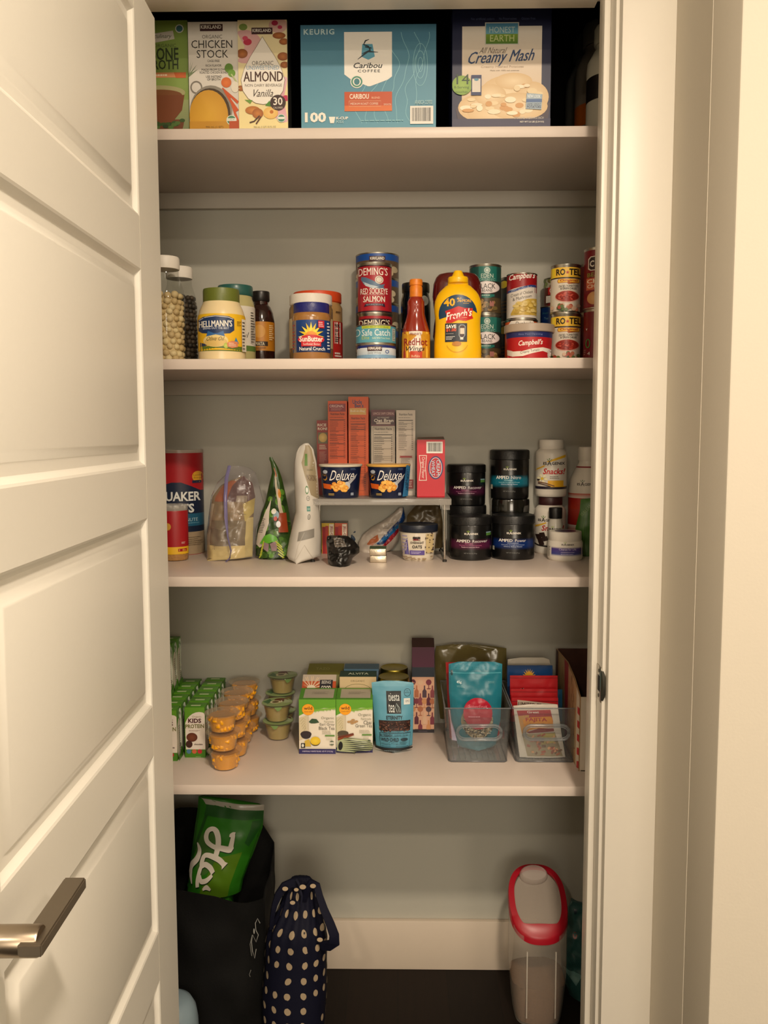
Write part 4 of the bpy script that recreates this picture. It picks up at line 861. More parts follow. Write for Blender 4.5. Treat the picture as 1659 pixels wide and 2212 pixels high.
lathe('chopped_nuts', it.prof([(0, .01), (.92, .01), (.97, .04), (.97, .85), (0, .86)]), M(0xb88a50, .8, name='chopped_nuts', bump=1., bscale=160, var=.35), it.root)
lathe('lid', it.prof([(0, .90), (.98, .90), (1, .92), (1, .99), (.97, 1), (0, 1)]), clear(0xd8d4cc, .75, .15, 'clear_lid', .35), it.root)
it.bands(p, [(1104, 1182, 0x9e0f1a), (1182, 1198, 0xe0b020)], 'label')
a = it.art(); a.bars(391, 1171, 402, 1176, 2, 0xe0c0b8); a.rect(384, 1186, 402, 1192, 0x9e0f1a); a.text('1 lb', 393, 1189, 14, 4, 0xe8c860); a.ell(362, 1138, 8, 8, 0xc89a40); it.wrap(a, p)
# zip bag with a loaf of brown bread / packed bag in it
pts = [(437, 1213), (437, 1165), (441, 1120), (447, 1075), (460, 1045), (478, 1028), (486, 1010), (508, 1008), (530, 1012), (545, 1022), (553, 1050), (560, 1075), (566, 1095), (560, 1110), (556, 1125), (546, 1150), (546, 1210), (500, 1215)]
Yb = fz(490, 1213, S3)[1]
inner = [(441, 1212), (441, 1160), (446, 1110), (452, 1075), (470, 1050), (490, 1040), (520, 1030), (540, 1045), (546, 1075), (542, 1120), (540, 1209)]
r, f = soft_bag('flour_bag', 'crumpled brown and cream bag standing inside the clear zip bag', 'bag', inner, Yb + .012, S3, .075, M(0x8a7452, .35, name='brown_film_bag', var=.3, bscale=30), seed=3, amp=.009, sc=28)
a = Art(441, 1030, 546, 1212); a.rect(441, 1180, 546, 1214, 0xcfbb7c); a.rect(441, 1090, 450, 1190, 0xb8a68a); a.rect(532, 1120, 546, 1214, 0xc9b87c); a.rect(450, 1040, 482, 1085, 0xa05a34); a.rect(482, 1030, 546, 1085, 0x5a3c38); a.rect(450, 1125, 532, 1180, 0x75674c); a.rect(503, 1072, 530, 1086, 0x9a8e7c); a.poly([(520, 1090), (546, 1078), (546, 1110), (530, 1128)], 0xb8a55a)
for yy in (1110, 1140): a.line([(452, yy), (480, yy + 4), (510, yy - 2), (530, yy + 3)], 1.2, 0x8a7c60)
a.build('printed_panel', r, f, .3, cut=26, cutv=40, base=5e-4, eps=8e-5)
r, f = soft_bag('zip_bag', 'clear plastic zip bag with a lilac seal around the brown bag', 'bag', pts, Yb + .0, S3, .098, clear(0xf0ecf4, .96, .1, 'clear_film', .05), seed=5, amp=.006, sc=34)
fp = lambda x, y, d=.002: (lambda X, Z: (X - at(501.5, 1215, Yb)[0], -.051 - d, Z - S3))(*at(x, y, Yb))
tube('zip_seal', [fp(x, y, k) for x, y, k in ((487, 1008, -.05), (484, 1035, -.03), (486, 1075, -.006), (489, 1120, .002), (493, 1160, .003), (500, 1190, .003), (497, 1205, .003), (486, 1216, .004))], .0042, clear(0x8f88b8, .8, .2, 'lilac_seal', .5), r, 8, flat=.4)
# green snack bag
pts = [(549, 1207), (551, 1150), (560, 1110), (570, 1085), (577, 1050), (584, 1022), (581, 1000), (577, 990), (583, 988), (590, 998), (598, 1012), (606, 1035), (613, 1065), (622, 1110), (628, 1150), (634, 1180), (634, 1205), (590, 1210)]
Yc = fz(590, 1209, S3)[1]
a = A4(pts); a.rect(545, 985, 640, 1212, 0x2f4a1c)
for i in range(60): a.ell(random.uniform(552, 630), random.uniform(1060, 1206), random.uniform(5, 13), random.uniform(4, 10), random.choice((0x39591f, 0x4c7428, 0x23381a, 0x5c8a30, 0x2c4420)))
a.poly([(549, 1178), (556, 1140), (566, 1100), (574, 1075), (577, 1100), (580, 1130), (572, 1160), (570, 1176), (562, 1170), (560, 1184)], 0xc9bfb4); a.bars(554, 1120, 573, 1152, 9, 0x4a443c, fill=.35)
a.poly([(588, 1030), (598, 1018), (606, 1050), (614, 1075), (620, 1110), (610, 1110), (602, 1080), (594, 1055)], 0xb8aa96); a.text('SECRET', 602, 1042, 9, 26, 0x8a9a8a, rot=-12); a.poly([(590, 1012), (598, 1010), (606, 1030), (596, 1030)], 0xb05a2c); a.ell(612, 1066, 7, 10, 0xc08030)
a.rect(606, 1108, 628, 1150, 0x8c3a1c); a.ell(600, 1112, 8, 9, 0x7a94a0); a.ell(606, 1132, 6, 7, 0xd8dce0); a.ell(598, 1120, 5, 5, 0xb03a2a); a.ell(592, 1104, 8, 6, 0xd8d4c8)
a.poly([(560, 1175), (572, 1157), (585, 1152), (600, 1158), (606, 1176), (590, 1170), (578, 1174)], 0x5aa02c); a.poly([(568, 1170), (582, 1174), (580, 1192), (570, 1186)], 0x8c7478); a.poly([(584, 1174), (602, 1166), (598, 1190), (588, 1190)], 0x8c7478)
for sx_, x0 in ((1, 556), (-1, 612)):
    for k in range(5): a.line([(x0 + sx_ * k * 1.5 + 4, 1206 - k * 6), (x0 + sx_ * 10 + k * 1.2 * sx_, 1196 - k * 7)], 2.6, 0xb0b83a)
soft_bag('snack_bag', 'green leafy-patterned snack bag with a pinched top beside the white pouch', 'bag', pts, Yc, S3, .055, M(0x34521e, .3, name='green_film'), seed=7, amp=.004, sc=30, art=a, rough=.3, topd=.05)
# white macaroni bag
pts = [(613, 1210), (620, 1170), (628, 1135), (634, 1110), (632, 1060), (630, 1030), (631, 1000), (637, 975), (645, 962), (660, 958), (672, 968), (680, 1000), (684, 1040), (687, 1100), (690, 1160), (690, 1208), (640, 1219)]
Yd = fz(655, 1218, S3)[1]
a = A4(pts); a.rect(600, 950, 700, 1222, 0xcac5bc); a.poly([(640, 1000), (652, 962), (682, 962), (690, 1080), (668, 1070), (656, 1040)], 0x9a8c70)
a.rect(651, 981, 661, 1007, 0x4f7a20, sh=0); a.text('MACARONI', 670, 1033, 26, 13, 0x4a2a1c, sh=-.2, bold=.0, rot=6); a.text('ORGANIC', 668, 1016, 20, 4, 0x5a5a34)
a.ell(656, 1059, 5.5, 9, 0x4a7a4a); a.ell(656, 1059, 4, 6, 0xd8dcd4); a.ring(659, 1077, 5, 5.5, 1, 0x4a4a44); a.text('GF', 659, 1077, 5, 4, 0x4a4a44); a.rect(654, 1094, 665, 1105, 0x4f8a80); a.text('NON GMO', 660, 1100, 8, 4, 0xd8e4dc); a.ring(661, 1117, 4, 6, 1, 0x3a3a34); a.text('U', 661, 1117, 3, 6, 0x3a3a34); a.poly([(637, 1150), (676, 1143), (676, 1162), (637, 1170)], 0x85817a)
a.line([(635, 1219), (640, 1180), (652, 1150)], .7, 0xb8b0a4); a.line([(655, 1178), (636, 1216)], .7, 0xb0a89c); a.line([(655, 1178), (676, 1208)], .7, 0xb0a89c)
soft_bag('pasta_bag', 'tall white pasta bag with grey stripe left of the clear rack', 'bag', pts, Yd, S3, .085, M(0xc8c2b8, .45, name='white_matte_film'), seed=9, amp=.0035, sc=18, art=a, rough=.45, topd=.1)
# ------------------------------------------------------------ clear rack
Yr = fz(820, 1214, S3)[1]; xa, xb = at(676, 1150, Yr)[0], at(960, 1150, Yr)[0]; ZR = at(820, 1077, Yr)[1]
YR1 = Yr + .205
rk = empty('shelf_riser', ((xa + xb) / 2, Yr, S3), 0, 'clear plastic shelf riser with chrome wire legs in the middle of the third shelf', 'rack')
hw = (xb - xa) / 2; zt = ZR - S3
AC = clear(0xcac6c0, .9, .07, 'smoky_acrylic', .32); CHR = M(0xd0ccc4, .18, 1., name='chrome')
box('platform', -hw - .014, hw + .014, -.012, .205, zt - .004, zt, AC, rk, bev=.001)
box('front_lip', -hw - .014, hw + .014, -.014, -.0115, zt - .014, zt, AC, rk, bev=.0008)
for s in (-1, 1):
    box('side_lip', s * (hw + .014) - .0012, s * (hw + .014) + .0012, -.012, .205, zt - .014, zt, AC, rk, bev=.0005)
    for yy in (0, .185):
        bm = bmesh.new(); vs = [bm.verts.new((s * (hw + .012), yy - .002, zt - .004)), bm.verts.new((s * (hw - .014), yy - .002, zt - .004)), bm.verts.new((s * (hw + .012), yy - .002, zt - .026)), bm.verts.new((s * (hw - .003), yy - .002, zt - .026))]
        f = bm.faces.new((vs[0], vs[1], vs[3], vs[2])); solid(bm, [f], .004); fin(bm, 'corner_bracket', AC, rk)
    tube('leg', [(s * hw, 0, zt - .004), (s * (hw + .001), 0, .02), (s * (hw + .001), .001, .005), (s * (hw + .001), .006, .0025), (s * (hw + .001), .1, .0025), (s * (hw + .001), .179, .0025), (s * (hw + .001), .184, .005), (s * (hw + .001), .185, .02), (s * hw, .185, zt - .004)], .0022, CHR, rk, 10)
    for yy in (.003, .182): lathe('foot', [(0, 0), (.005, 0), (.005, .005), (0, .006)], M(0x2a2826, .6, name='rubber_foot'), rk, 14, loc=(s * (hw + .001), yy, 0))
def nutri(a, x0, x1, y0, c=0x2a1c14, y1=1000, k=1.):
    a.text('Nutrition Facts', (x0 + x1) / 2, y0, (x1 - x0) * .92, 5 * k, c, bold=.03); y = y0 + 6
    a.bars(x0, y, x1, y + 4, 1, c, fill=.2); y += 6; a.rect(x0, y, x1, y + 1.6, c); y += 4
    while y < y1 - 6:
        a.bars(x0, y, x0 + (x1 - x0) * .6, y + 3.2, 1, c, fill=.28); a.rect(x1 - 3, y + .4, x1, y + 1.5, c); y += 4.2
        if random.random() < .3: a.rect(x0, y - .8, x1, y - .3, c)
        if random.random() < .08: a.rect(x0, y - 1, x1, y + .4, c); y += 2
YRb = Yr + .10
def rb(name, lab, x0, x1, yt, col, dep=.09, Y=YRb):
    return Item(name, lab, 'box', x0, x1, yt, ZR, Y=Y, dep=dep)
it = rb('rice_mix_box', 'dark red rice mix box, leftmost and shortest of the upright boxes on the rack', 685, 709, 908, 0, .08, YRb + .025)
a = it.art(); a.rect(685, 908, 709, 1080, 0x94281c); a.text('RICE', 696, 918, 19, 6, 0xe8dcc8, bold=.04); a.text('RONI', 697, 926, 20, 6, 0xe8dcc8, bold=.04); a.rect(687, 934, 708, 958, 0x6a6040); a.ell(698, 945, 9, 10, 0xb89848, c2=0xd8b868); a.bars(690, 960, 706, 971, 3, 0xd8c8b0); a.bars(690, 975, 707, 1000, 9, 0xc89888, fill=.3); it.carton(0x8a241a, a)
it = rb('orange_rice_box', 'orange rice box with dark red top panel, second from the left on the rack', 709, 750, 866, 0)
a = it.art(); a.rect(709, 866, 750, 1080, 0xd9551a); a.rect(711, 872, 747, 889, 0x8c2430); a.text('ORIGINAL', 728, 877, 31, 6, 0xe8c8c0, bold=.02); a.bars(716, 881, 743, 887, 3, 0xd89a94, fill=.3); nutri(a, 713, 746, 894, 0x5a1c08, 996); it.carton(0xcf4f18, a)
it = rb('orange_rice_box', 'tallest orange rice box with a dark blue maker name, on the rack', 753, 796, 857, 0, .095)
a = it.art(); a.rect(753, 857, 796, 1080, 0xdc5a18); a.text('Uncle', 772, 868, 20, 9, 0x2c3a64, bold=.05); a.text("Ben's", 776, 876, 19, 8, 0x2c3a64, bold=.05); a.rect(756, 882, 791, 895, 0xe0b060); a.text('Boil-in-Bag', 773, 888, 31, 6, 0xf0e4c8, bold=.02); a.line([(756, 882), (791, 882), (791, 895), (756, 895), (756, 882)], .8, 0xe8c880)
nutri(a, 758, 790, 903, 0x5a1c08, 1062); it.carton(0xd0501a, a)
it = rb('oat_bran_box', 'white and plum oat bran box between the orange boxes and the plain white box', 802, 853, 885, 0)
a = it.art(); a.rect(802, 885, 853, 1080, 0xcbc0b0); a.rect(802, 885, 853, 920, 0x6a3840); a.text('UNCLE SAM CEREAL', 829, 893, 45, 5, 0xd8b8b0, bold=.02); a.rect(804, 899, 852, 917, 0x4a2c30); a.text('OLD FASHIONED', 828, 902, 26, 3, 0xd8ccc0); a.text('Oat Bran', 829, 908, 42, 7, 0xe8e0d4, bold=.04); a.rect(813, 912, 844, 916, 0xc8b8ac)
a.line([(806, 922), (850, 922), (850, 1004), (806, 1004), (806, 922)], .8, 0x5a5048); nutri(a, 808, 848, 926, 0x3a342c, 1002); it.carton(0xb8ac9c, a)
it = rb('cereal_box', 'plain white cereal box with a nutrition table, right of the oat bran box', 856, 897, 886, 0)
a = it.art(); a.rect(856, 886, 897, 1080, 0xd6cabb); nutri(a, 861, 892, 895, 0x4a443c, 980); a.poly([(863, 984), (891, 984), (889, 986), (891, 988), (863, 988), (865, 986)], 0xa02824); a.bars(866, 990, 888, 1002, 4, 0x6a5c50, fill=.3); a.rect(880, 1035, 893, 1055, 0x8a2420); a.bars(882, 1038, 892, 1052, 4, 0xd8b0a8); it.carton(0xc0b4a6, a)
it = rb('wheat_cereal_box', 'bright red wheat cereal box with sideways lettering at the right end of the rack', 901, 961, 950, 0, .05, Yr + .03)
a = it.art(); a.rect(901, 950, 961, 1072, 0xc4182a); a.barcode(921, 954, 956, 979); a.poly([(905, 983), (922, 983), (920, 1010), (922, 1038), (905, 1038), (908, 1010)], 0xe8d8cc); a.poly([(906.5, 984.5), (920.5, 984.5), (918.6, 1010), (920.5, 1036.5), (906.5, 1036.5), (909.5, 1010)], 0xc4182a); a.text('Original Flavor', 913.5, 1010, 46, 9, 0xf0e4dc, rot=90)
a.ring(941, 1010, 16, 25, 2.2, 0x20306c); a.ring(941, 1010, 13.5, 22, 1.2, 0xe0e0e8); a.text('CREAM', 946, 1010, 34, 8, 0x20306c, rot=90, bold=.07); a.text('CREAM', 946.3, 1010, 33, 7.4, 0xe8eef4, rot=90, bold=.0); a.text('WHEAT', 935.5, 1011, 34, 8, 0x20306c, rot=90, bold=.05); a.text('WHEAT', 935.8, 1011, 33, 7, 0xe0e6f0, rot=90); a.text('Enriched', 929, 1012, 20, 3, 0xe8b0b0, rot=90); it.carton(0xb81628, a)
bm = bmesh.new(); w2, d2 = it.w / 2 - .001, it.d / 2 - .001
vs = [bm.verts.new(c) for c in ((-w2, -d2, it.h), (w2, -d2, it.h), (w2, d2, it.h + .006), (-w2, d2, it.h + .004))]; f = bm.faces.new(vs); solid(bm, [f], -.0012); fin(bm, 'top_flap', M(0x7c6c60, .7, name='card_flap'), it.root)
def bowl(x0, x1, lab, strip, cap):
    it = Item('macaroni_bowl', lab, 'bowl', x0, x1, 1004, ZR, Y=Yr - .006, rnd=True, group='twin navy macaroni bowls on the rack')
    p = it.prof([(0, 0), (.78, 0), (.82, .03), (.93, .88), (.94, .92)]); R = it.r
    lathe('bowl_body', p + it.prof([(0, .92)]), M(0x131e40, .3, name='navy_plastic', coat=.3), it.root)
    lathe('foil_lid', it.prof([(.0, .93), (.98, .93), (1.0, .95), (1.0, .985), (.98, 1), (0, 1)]), M(cap, .35, name='lid_foil'), it.root)
    a = Art(x0, 1004, x1, it.frame[3]); a.f = it.frame; c = (x0 + x1) / 2; o = c - 736
    a.rect(x0, 1008, x1, 1080, 0x131e40)
    a.ell(703 + o, 1026, 8, 14, 0x0c1838); a.ell(703 + o, 1020, 5, 4, 0xb8c0cc); a.ell(703 + o, 1033, 4, 6, 0xc8902c); a.ell(702 + o, 1031, 4, 5, 0x0c1838); a.bars(697 + o, 1024, 709 + o, 1029, 2, 0x8a6a3c)
    a.text('Deluxe', 740 + o, 1027, 50, 22, 0xf2eee8, sh=.3, bold=.0, rise=.02); a.bars(757 + o, 1012, 772 + o, 1016, 2, 0x6a88b8, fill=.3)
    a.poly([(698 + o, 1045), (716 + o, 1047), (716 + o, 1058), (700 + o, 1056)], 0xd8601c)
    a.poly([(771 + o, 1024), (767 + o, 1034), (756 + o, 1046), (753 + o, 1056), (746 + o, 1054), (744 + o, 1046), (752 + o, 1040), (764 + o, 1030)], 0xa8aab0); a.ell(749 + o, 1050, 7, 9, 0xc0c2c6)
    for i in range(26):
        t = random.uniform(0, 6.28); q = random.random() ** .6; a.ell(734 + o + 16 * q * math.cos(t), 1052 + 11 * q * math.sin(t), 5, 4, random.choice((0xe08a20, 0xf0a838, 0xd87818, 0xf4c060)), c2=0xf6c868)
    a.rect(710 + o, 1066, 722 + o, 1071, 0x8a7448); a.rect(757 + o, 1065, 763 + o, 1071, 0x9aa4b4)
    if strip: a.poly([(774 + o, 1006), (784 + o, 1005), (779 + o, 1074), (766 + o, 1074)], 0x2f84b8); a.text('NEW', 775 + o, 1050, 24, 6, 0x1c4468, rot=83); a.text('LOOK', 777 + o, 1026, 22, 5, 0x1c4468, rot=83)
    it.wrap(a, p, 'label_print', .3, base=4e-4); return it
bowl(689, 783, 'left one of two navy macaroni bowls on the rack, with a white lid rim', False, 0xd8d0bc)
bowl(791, 887, 'navy macaroni bowl on the rack with a light blue stripe, right one of two', True, 0xe0b058)
# ---- things below the rack
def gel(x0, x1, c1, c2, lab):
    it = Item('gelatin_box', lab, 'box', x0, x1, 1130, S3, yb=1196, dep=.07, group='small gelatin boxes under the rack')
    a = it.art(); a.f = it.frame; a.rect(x0, 1130, x1, 1200, c1); a.rect(x0 + 1, 1138, x0 + 10, 1200, 0x9c1820); w = x1 - x0; a.rect(x0 + w * .3, 1136, x0 + w * .55, 1200, 0xb83020); a.rect(x0 + w * .6, 1132, x1 - 1, 1162, 0xe8dcc8); a.text('JELL-O', x0 + w * .78, 1147, 22, 7, 0x9c1820, rot=90, bold=.04)
    it.carton(c2, a)
gel(695, 722, 0xd8b41c, 0xa89c90, 'small yellow and red gelatin box under the rack, left one'); gel(723, 750, 0xd0541c, 0xa89c90, 'small orange gelatin box under the rack, right one')
pts = [(750, 1190), (750, 1160), (749, 1135), (756, 1122), (765, 1128), (772, 1140), (773, 1165), (772, 1190)]
soft_bag('blue_bag', 'crumpled slate blue bag beside the orange gelatin box', 'bag', pts, fz(760, 1190, S3)[1], S3, .05, M(0x32465e, .35, name='slate_blue_film', var=.2), seed=11, amp=.006, sc=60)
pts = [(706, 1222), (704, 1195), (702, 1175), (704, 1162), (730, 1163), (750, 1162), (764, 1172), (775, 1186), (775, 1198), (760, 1210), (755, 1225), (730, 1226)]
a = A4(pts); a.rect(724, 1163, 750, 1183, 0x5c544c)
for k in range(3): a.line([(727, 1168 + k * 5), (740, 1167 + k * 5), (748, 1170 + k * 5)], 1.4, 0x1c1816)
soft_bag('black_pouch', 'crumpled black pouch lying at the front under the rack', 'pouch', pts, fz(735, 1225, S3)[1], S3, .07, M(0x100f0e, .3, name='black_film'), seed=13, amp=.012, sc=48, art=a, rough=.3, topd=.5)
pts = [(771, 1196), (772, 1175), (782, 1158), (800, 1142), (830, 1125), (850, 1110), (862, 1098), (872, 1098), (876, 1120), (868, 1145), (862, 1170), (848, 1190), (838, 1195), (800, 1192)]
a = A4(pts); a.rect(765, 1090, 880, 1200, 0xc9beb2); a.poly([(820, 1178), (834, 1150), (850, 1118), (864, 1096), (880, 1096), (880, 1130), (858, 1158), (838, 1178)], 0x123a78); a.poly([(818, 1178), (850, 1140), (862, 1130), (864, 1145), (840, 1168)], 0x2474b4); a.poly([(835, 1188), (848, 1160), (866, 1140), (868, 1152), (852, 1176), (838, 1196)], 0xa8202c); a.poly([(798, 1168), (812, 1156), (822, 1168), (812, 1180), (796, 1178)], 0xb86a44); a.bars(812, 1132, 832, 1144, 4, 0x8a8078, fill=.4)
soft_bag('chip_bag', 'slumped white blue and red snack bag in the middle under the rack', 'bag', pts, fz(815, 1194, S3)[1], S3, .06, M(0xbfb4a8, .3, name='pale_film'), seed=15, amp=.008, sc=34, art=a, rough=.3, topd=.35)
pts = [(880, 1188), (876, 1150), (880, 1115), (900, 1092), (930, 1088), (952, 1095), (958, 1130), (958, 1186)]
soft_bag('brown_bag', 'dim olive brown bag at the back right under the rack', 'bag', pts, 2.1, S3, .05, M(0x4a3e28, .3, name='olive_brown_film', var=.4, bscale=40), seed=17, amp=.008, sc=30)
FO = M(0xc8bca8, .28, .9, name='silver_foil', bump=.3, bscale=90)
it = Item('foil_bar', 'foil-wrapped bar, lower of two stacked under the rack', 'bar', 799, 835, 1201, S3, yb=1216, dep=.05); box('foil_wrapper', -it.w / 2, it.w / 2, -it.d / 2, it.d / 2, 0, it.h, FO, it.root, bev=.0018); b0 = it
it = Item('foil_bar', 'foil-wrapped bar with a green end flap, upper of two stacked', 'bar', 798, 834, 1189, b0.top, Y=b0.Y, dep=.05, h=b0.h); box('foil_wrapper', -it.w / 2, it.w / 2, -it.d / 2, it.d / 2, .0003, it.h, FO, it.root, bev=.0018)
box('green_sleeve', -it.w / 2 - .0002, it.w / 2 + .0002, -it.d / 2 + .008, it.d / 2 + .0003, it.h, it.h + .0006, M(0x234a20, .4, name='green_sleeve_paper'), it.root)
# overnight oats
it = Item('oats_cup', 'white overnight oats cup with navy lid under the rack', 'cup', 861, 946, 1136, S3, yb=1214, rnd=True); H = it.h
p = it.prof([(0, 0), (.72, 0), (.78, .04), (.80, .16), (.93, .8), (.93, .82), (0, .82)])
lathe('cup_body', p, M(0xdcd2c0, .4, name='cup_card'), it.root); lathe('lid', it.prof([(0, .80), (.97, .80), (1, .82), (1, .97), (.98, 1), (.94, .985), (0, .985)]), M(0x1a2130, .35, name='navy_lid'), it.root)
a = it.art(); a.rect(867, 1150, 884, 1200, 0x5c5490); a.bars(869, 1156, 881, 1194, 5, 0xa8a0c8, fill=.35); a.rect(892, 1150, 908, 1168, 0x7a1620); a.ell(900, 1157, 4, 5, 0xe0d8cc); a.rect(892, 1160, 908, 1165, 0x241818); a.text('OVERNIGHT', 901, 1173, 29, 5, 0x2c2824, bold=.04); a.text('OATS', 901, 1182, 21, 7, 0x2c2824, bold=.05); a.rect(885, 1190, 917, 1200, 0x5c4c94); a.bars(888, 1192, 914, 1198, 2, 0xc8c0e0, fill=.4)
a.rect(920, 1154, 936, 1196, 0xcdb888)
for i in range(22): a.ell(random.uniform(918, 937), random.uniform(1152, 1197), 1.4, 1.4, random.choice((0x3a2c34, 0x6a5a48)))
for i in range(16): a.ell(random.uniform(872, 934), random.uniform(1203, 1210), 3, 1.3, 0x9a8468)
it.wrap(a, p)
# ------------------------------------------------------------ supplement tubs
BLK = M(0x0b0b0c, .28, name='black_plastic', coat=.2); BLKL = M(0x0e0e0f, .4, name='ribbed_black_lid', bump=.25, bscale=260)
def glyph(a, cx, cy, w, c, g=0x9ab83a):
    a.text('IS', cx - w * .38, cy, w * .16, w * .13, c, bold=.06); a.text('A', cx - w * .19, cy - w * .01, w * .2, w * .2, c, bold=.03); a.text('GENIX', cx + w * .2, cy, w * .58, w * .13, c, bold=.05)
    a.ell(cx - w * .19, cy - w * .2, w * .03, w * .03, g); a.line([(cx - w * .3, cy - w * .2), (cx - w * .24, cy - w * .13), (cx - w * .19, cy - w * .12)], w * .025, g); a.line([(cx - w * .08, cy - w * .2), (cx - w * .14, cy - w * .13), (cx - w * .19, cy - w * .12)], w * .025, g)
def tub(x0, x1, yt, S, Y, lab, band, word, glow, yb=None, h=None, dy=0):
    it = Item('supplement_tub', lab, 'tub', x0, x1, yt, S, Y=Y, yb=yb, rnd=True, group='black supplement tubs', h=h)
    p = it.prof([(0, 0), (.9, 0), (.97, .02), (.985, .06), (.985, .78), (.95, .82), (0, .82)])
    lathe('tub_body', p, BLK, it.root); lathe('lid', it.prof([(0, .80), (.97, .80), (1, .81), (1, .965), (.97, .99), (.9, 1), (0, 1)]), BLKL, it.root, 72)
    f = it.frame; c = (x0 + x1) / 2; hy = f[3] - f[1]; yy = lambda v: f[1] + v * hy; w = x1 - x0
    a = Art(*f)
    b0, b1 = yy(.50), yy(.76); m = (b0 + b1) / 2; q = (b1 - b0) * .3
    a.rect(x0, b0, x1, b0 + q, 0x0b0b0c, band); a.rect(x0, b0 + q, x1, b1 - q, band); a.rect(x0, b1 - q, x1, b1, band, 0x0b0b0c)
    glyph(a, c + 1, yy(.385), w * .34, 0xe8e2d6); wd = len(word) * 4.3 * w / 88
    a.text('AMPED', c - w * .17, yy(.55), w * .31, hy * .065, 0xf0ece4, bold=.07); a.text(word, c + w * .045 + wd / 2, yy(.55), wd, hy * .066, 0xd8d4d4, bold=.0)
    a.bars(c - w * .13, yy(.60), c + w * .17, yy(.62), 1, glow, fill=.5); a.text('Maximize Post-Workout Recovery' if word == 'Recover' else 'Intensify Strength and Power', c, yy(.65), w * .52, hy * .028, glow); a.text('Raspberry Lemonade Flavor' if word == 'Recover' else 'Cherry Berry Flavor', c, yy(.69), w * .42, hy * .026, 0xe8c0d0 if word == 'Recover' else 0xd0dcf0, bold=.02)
    a.text('NET WT 9.5 OZ (270 g)', c, yy(.83), w * .3, hy * .03, 0x8a8a88)
    if word == 'Recover': a.rect(x1 - w * .14, yy(.345), x1 - w * .03, yy(.43), 0x4c7a34); a.rect(x1 - w * .14, yy(.345), x1 - w * .03, yy(.37), 0x7a98a4)
    else: a.rect(x0 + 3, yy(.70), x0 + 7, yy(.79), 0xb8b8a8)
    it.wrap(a, p, 'label_print', .3); return it
t1 = tub(971, 1062, 1117, S3, None, 'black tub with a plum band standing at the front beside the rack leg', 0x4a1234, 'Recover', 0xd070a0, yb=1212)
t2 = tub(1062, 1155, 1115, S3, None, 'black tub with a dark blue band, front row right', 0x0c2a66, 'Power', 0xb8c8e8, yb=1211)
tY = t1.Y + .113
g1 = Item('supplement_tub', 'plain black tub, back row left, hidden under the upper plum-banded tub', 'tub', 968, 1050, 1100, S3, Y=tY, rnd=True, group='black supplement tubs', h=.118)
lathe('tub_body', g1.prof([(0, 0), (.97, 0), (.985, .06), (.985, .8), (0, .82)]), BLK, g1.root); lathe('lid', g1.prof([(0, .80), (1, .81), (1, .97), (.97, 1), (0, 1)]), BLKL, g1.root)
tub(966, 1049, 1004, g1.top, tY, 'black tub with a plum band, top of the rear left stack', 0x3c0f2c, 'Recover', 0xc06a94)
g2 = Item('supplement_tub', 'black tub with a clear shiny collar under the cyan-banded tub', 'tub', 1060, 1143, 1080, S3, Y=tY, rnd=True, group='black supplement tubs')
lathe('tub_body', g2.prof([(0, 0), (.97, 0), (.985, .06), (.985, .76), (0, .76)]), BLK, g2.root); lathe('lid', g2.prof([(0, .76), (1, .77), (1, .97), (.97, 1), (0, 1)]), M(0x14140f, .12, name='glossy_black_lid', coat=.8), g2.root)
tub(1058, 1143, 972, g2.top, tY, 'tallest black tub with a cyan band, top of the rear right stack', 0x0f6a80, 'Nitro', 0xa8dce4)
WH = M(0xded8cc, .35, name='white_bottle_plastic', coat=.1)
def sbottle(x0, x1, yt, S, Y, lab, capc, art, h=None, yb=None):
    it = Item('snack_tablet_bottle', lab, 'bottle', x0, x1, yt, S, Y=Y, yb=yb, rnd=True, group='white snack tablet bottles', h=h)
    p = it.prof([(0, 0), (.9, 0), (.97, .02), (.99, .06), (.99, .09), (1, .10), (1, .74), (.96, .79), (.84, .825), (.76, .84), (.75, .86), (0, .86)])
    lathe('bottle_body', p, WH, it.root); lathe('cap', it.prof([(0, .85), (.76, .85), (.78, .86), (.78, .985), (.75, 1), (0, 1)]), M(capc, .4, name='bottle_cap'), it.root)
    art(it, p); return it
def lowb(it, p):
    a = it.art(); glyph(a, 1182, 1124, 42, 0x2a2624, 0x6a8a4a); a.text('Snacks!', 1194, 1141, 46, 12, 0xb01c1c, sh=.2, bold=.04); a.poly([(1157, 1136), (1180, 1128), (1180, 1131), (1157, 1140)], 0xe0b030)
    for x, y in ((1164, 1160), (1172, 1156), (1168, 1168), (1178, 1164), (1170, 1174)): a.poly([(x - 7, y - 4), (x + 4, y - 6), (x + 7, y + 3), (x - 3, y + 6)], 0x2c1c18)
    a.line([(1155, 1176), (1165, 1179), (1190, 1181)], 3, 0x1c1614); it.wrap(a, p)
Yq = t1.Y + .108
l1 = sbottle(1155, 1221, 1074, S3, Yq, 'white snack bottle with a dark maroon cap, lower of its stack', 0x3a1a1c, lowb)
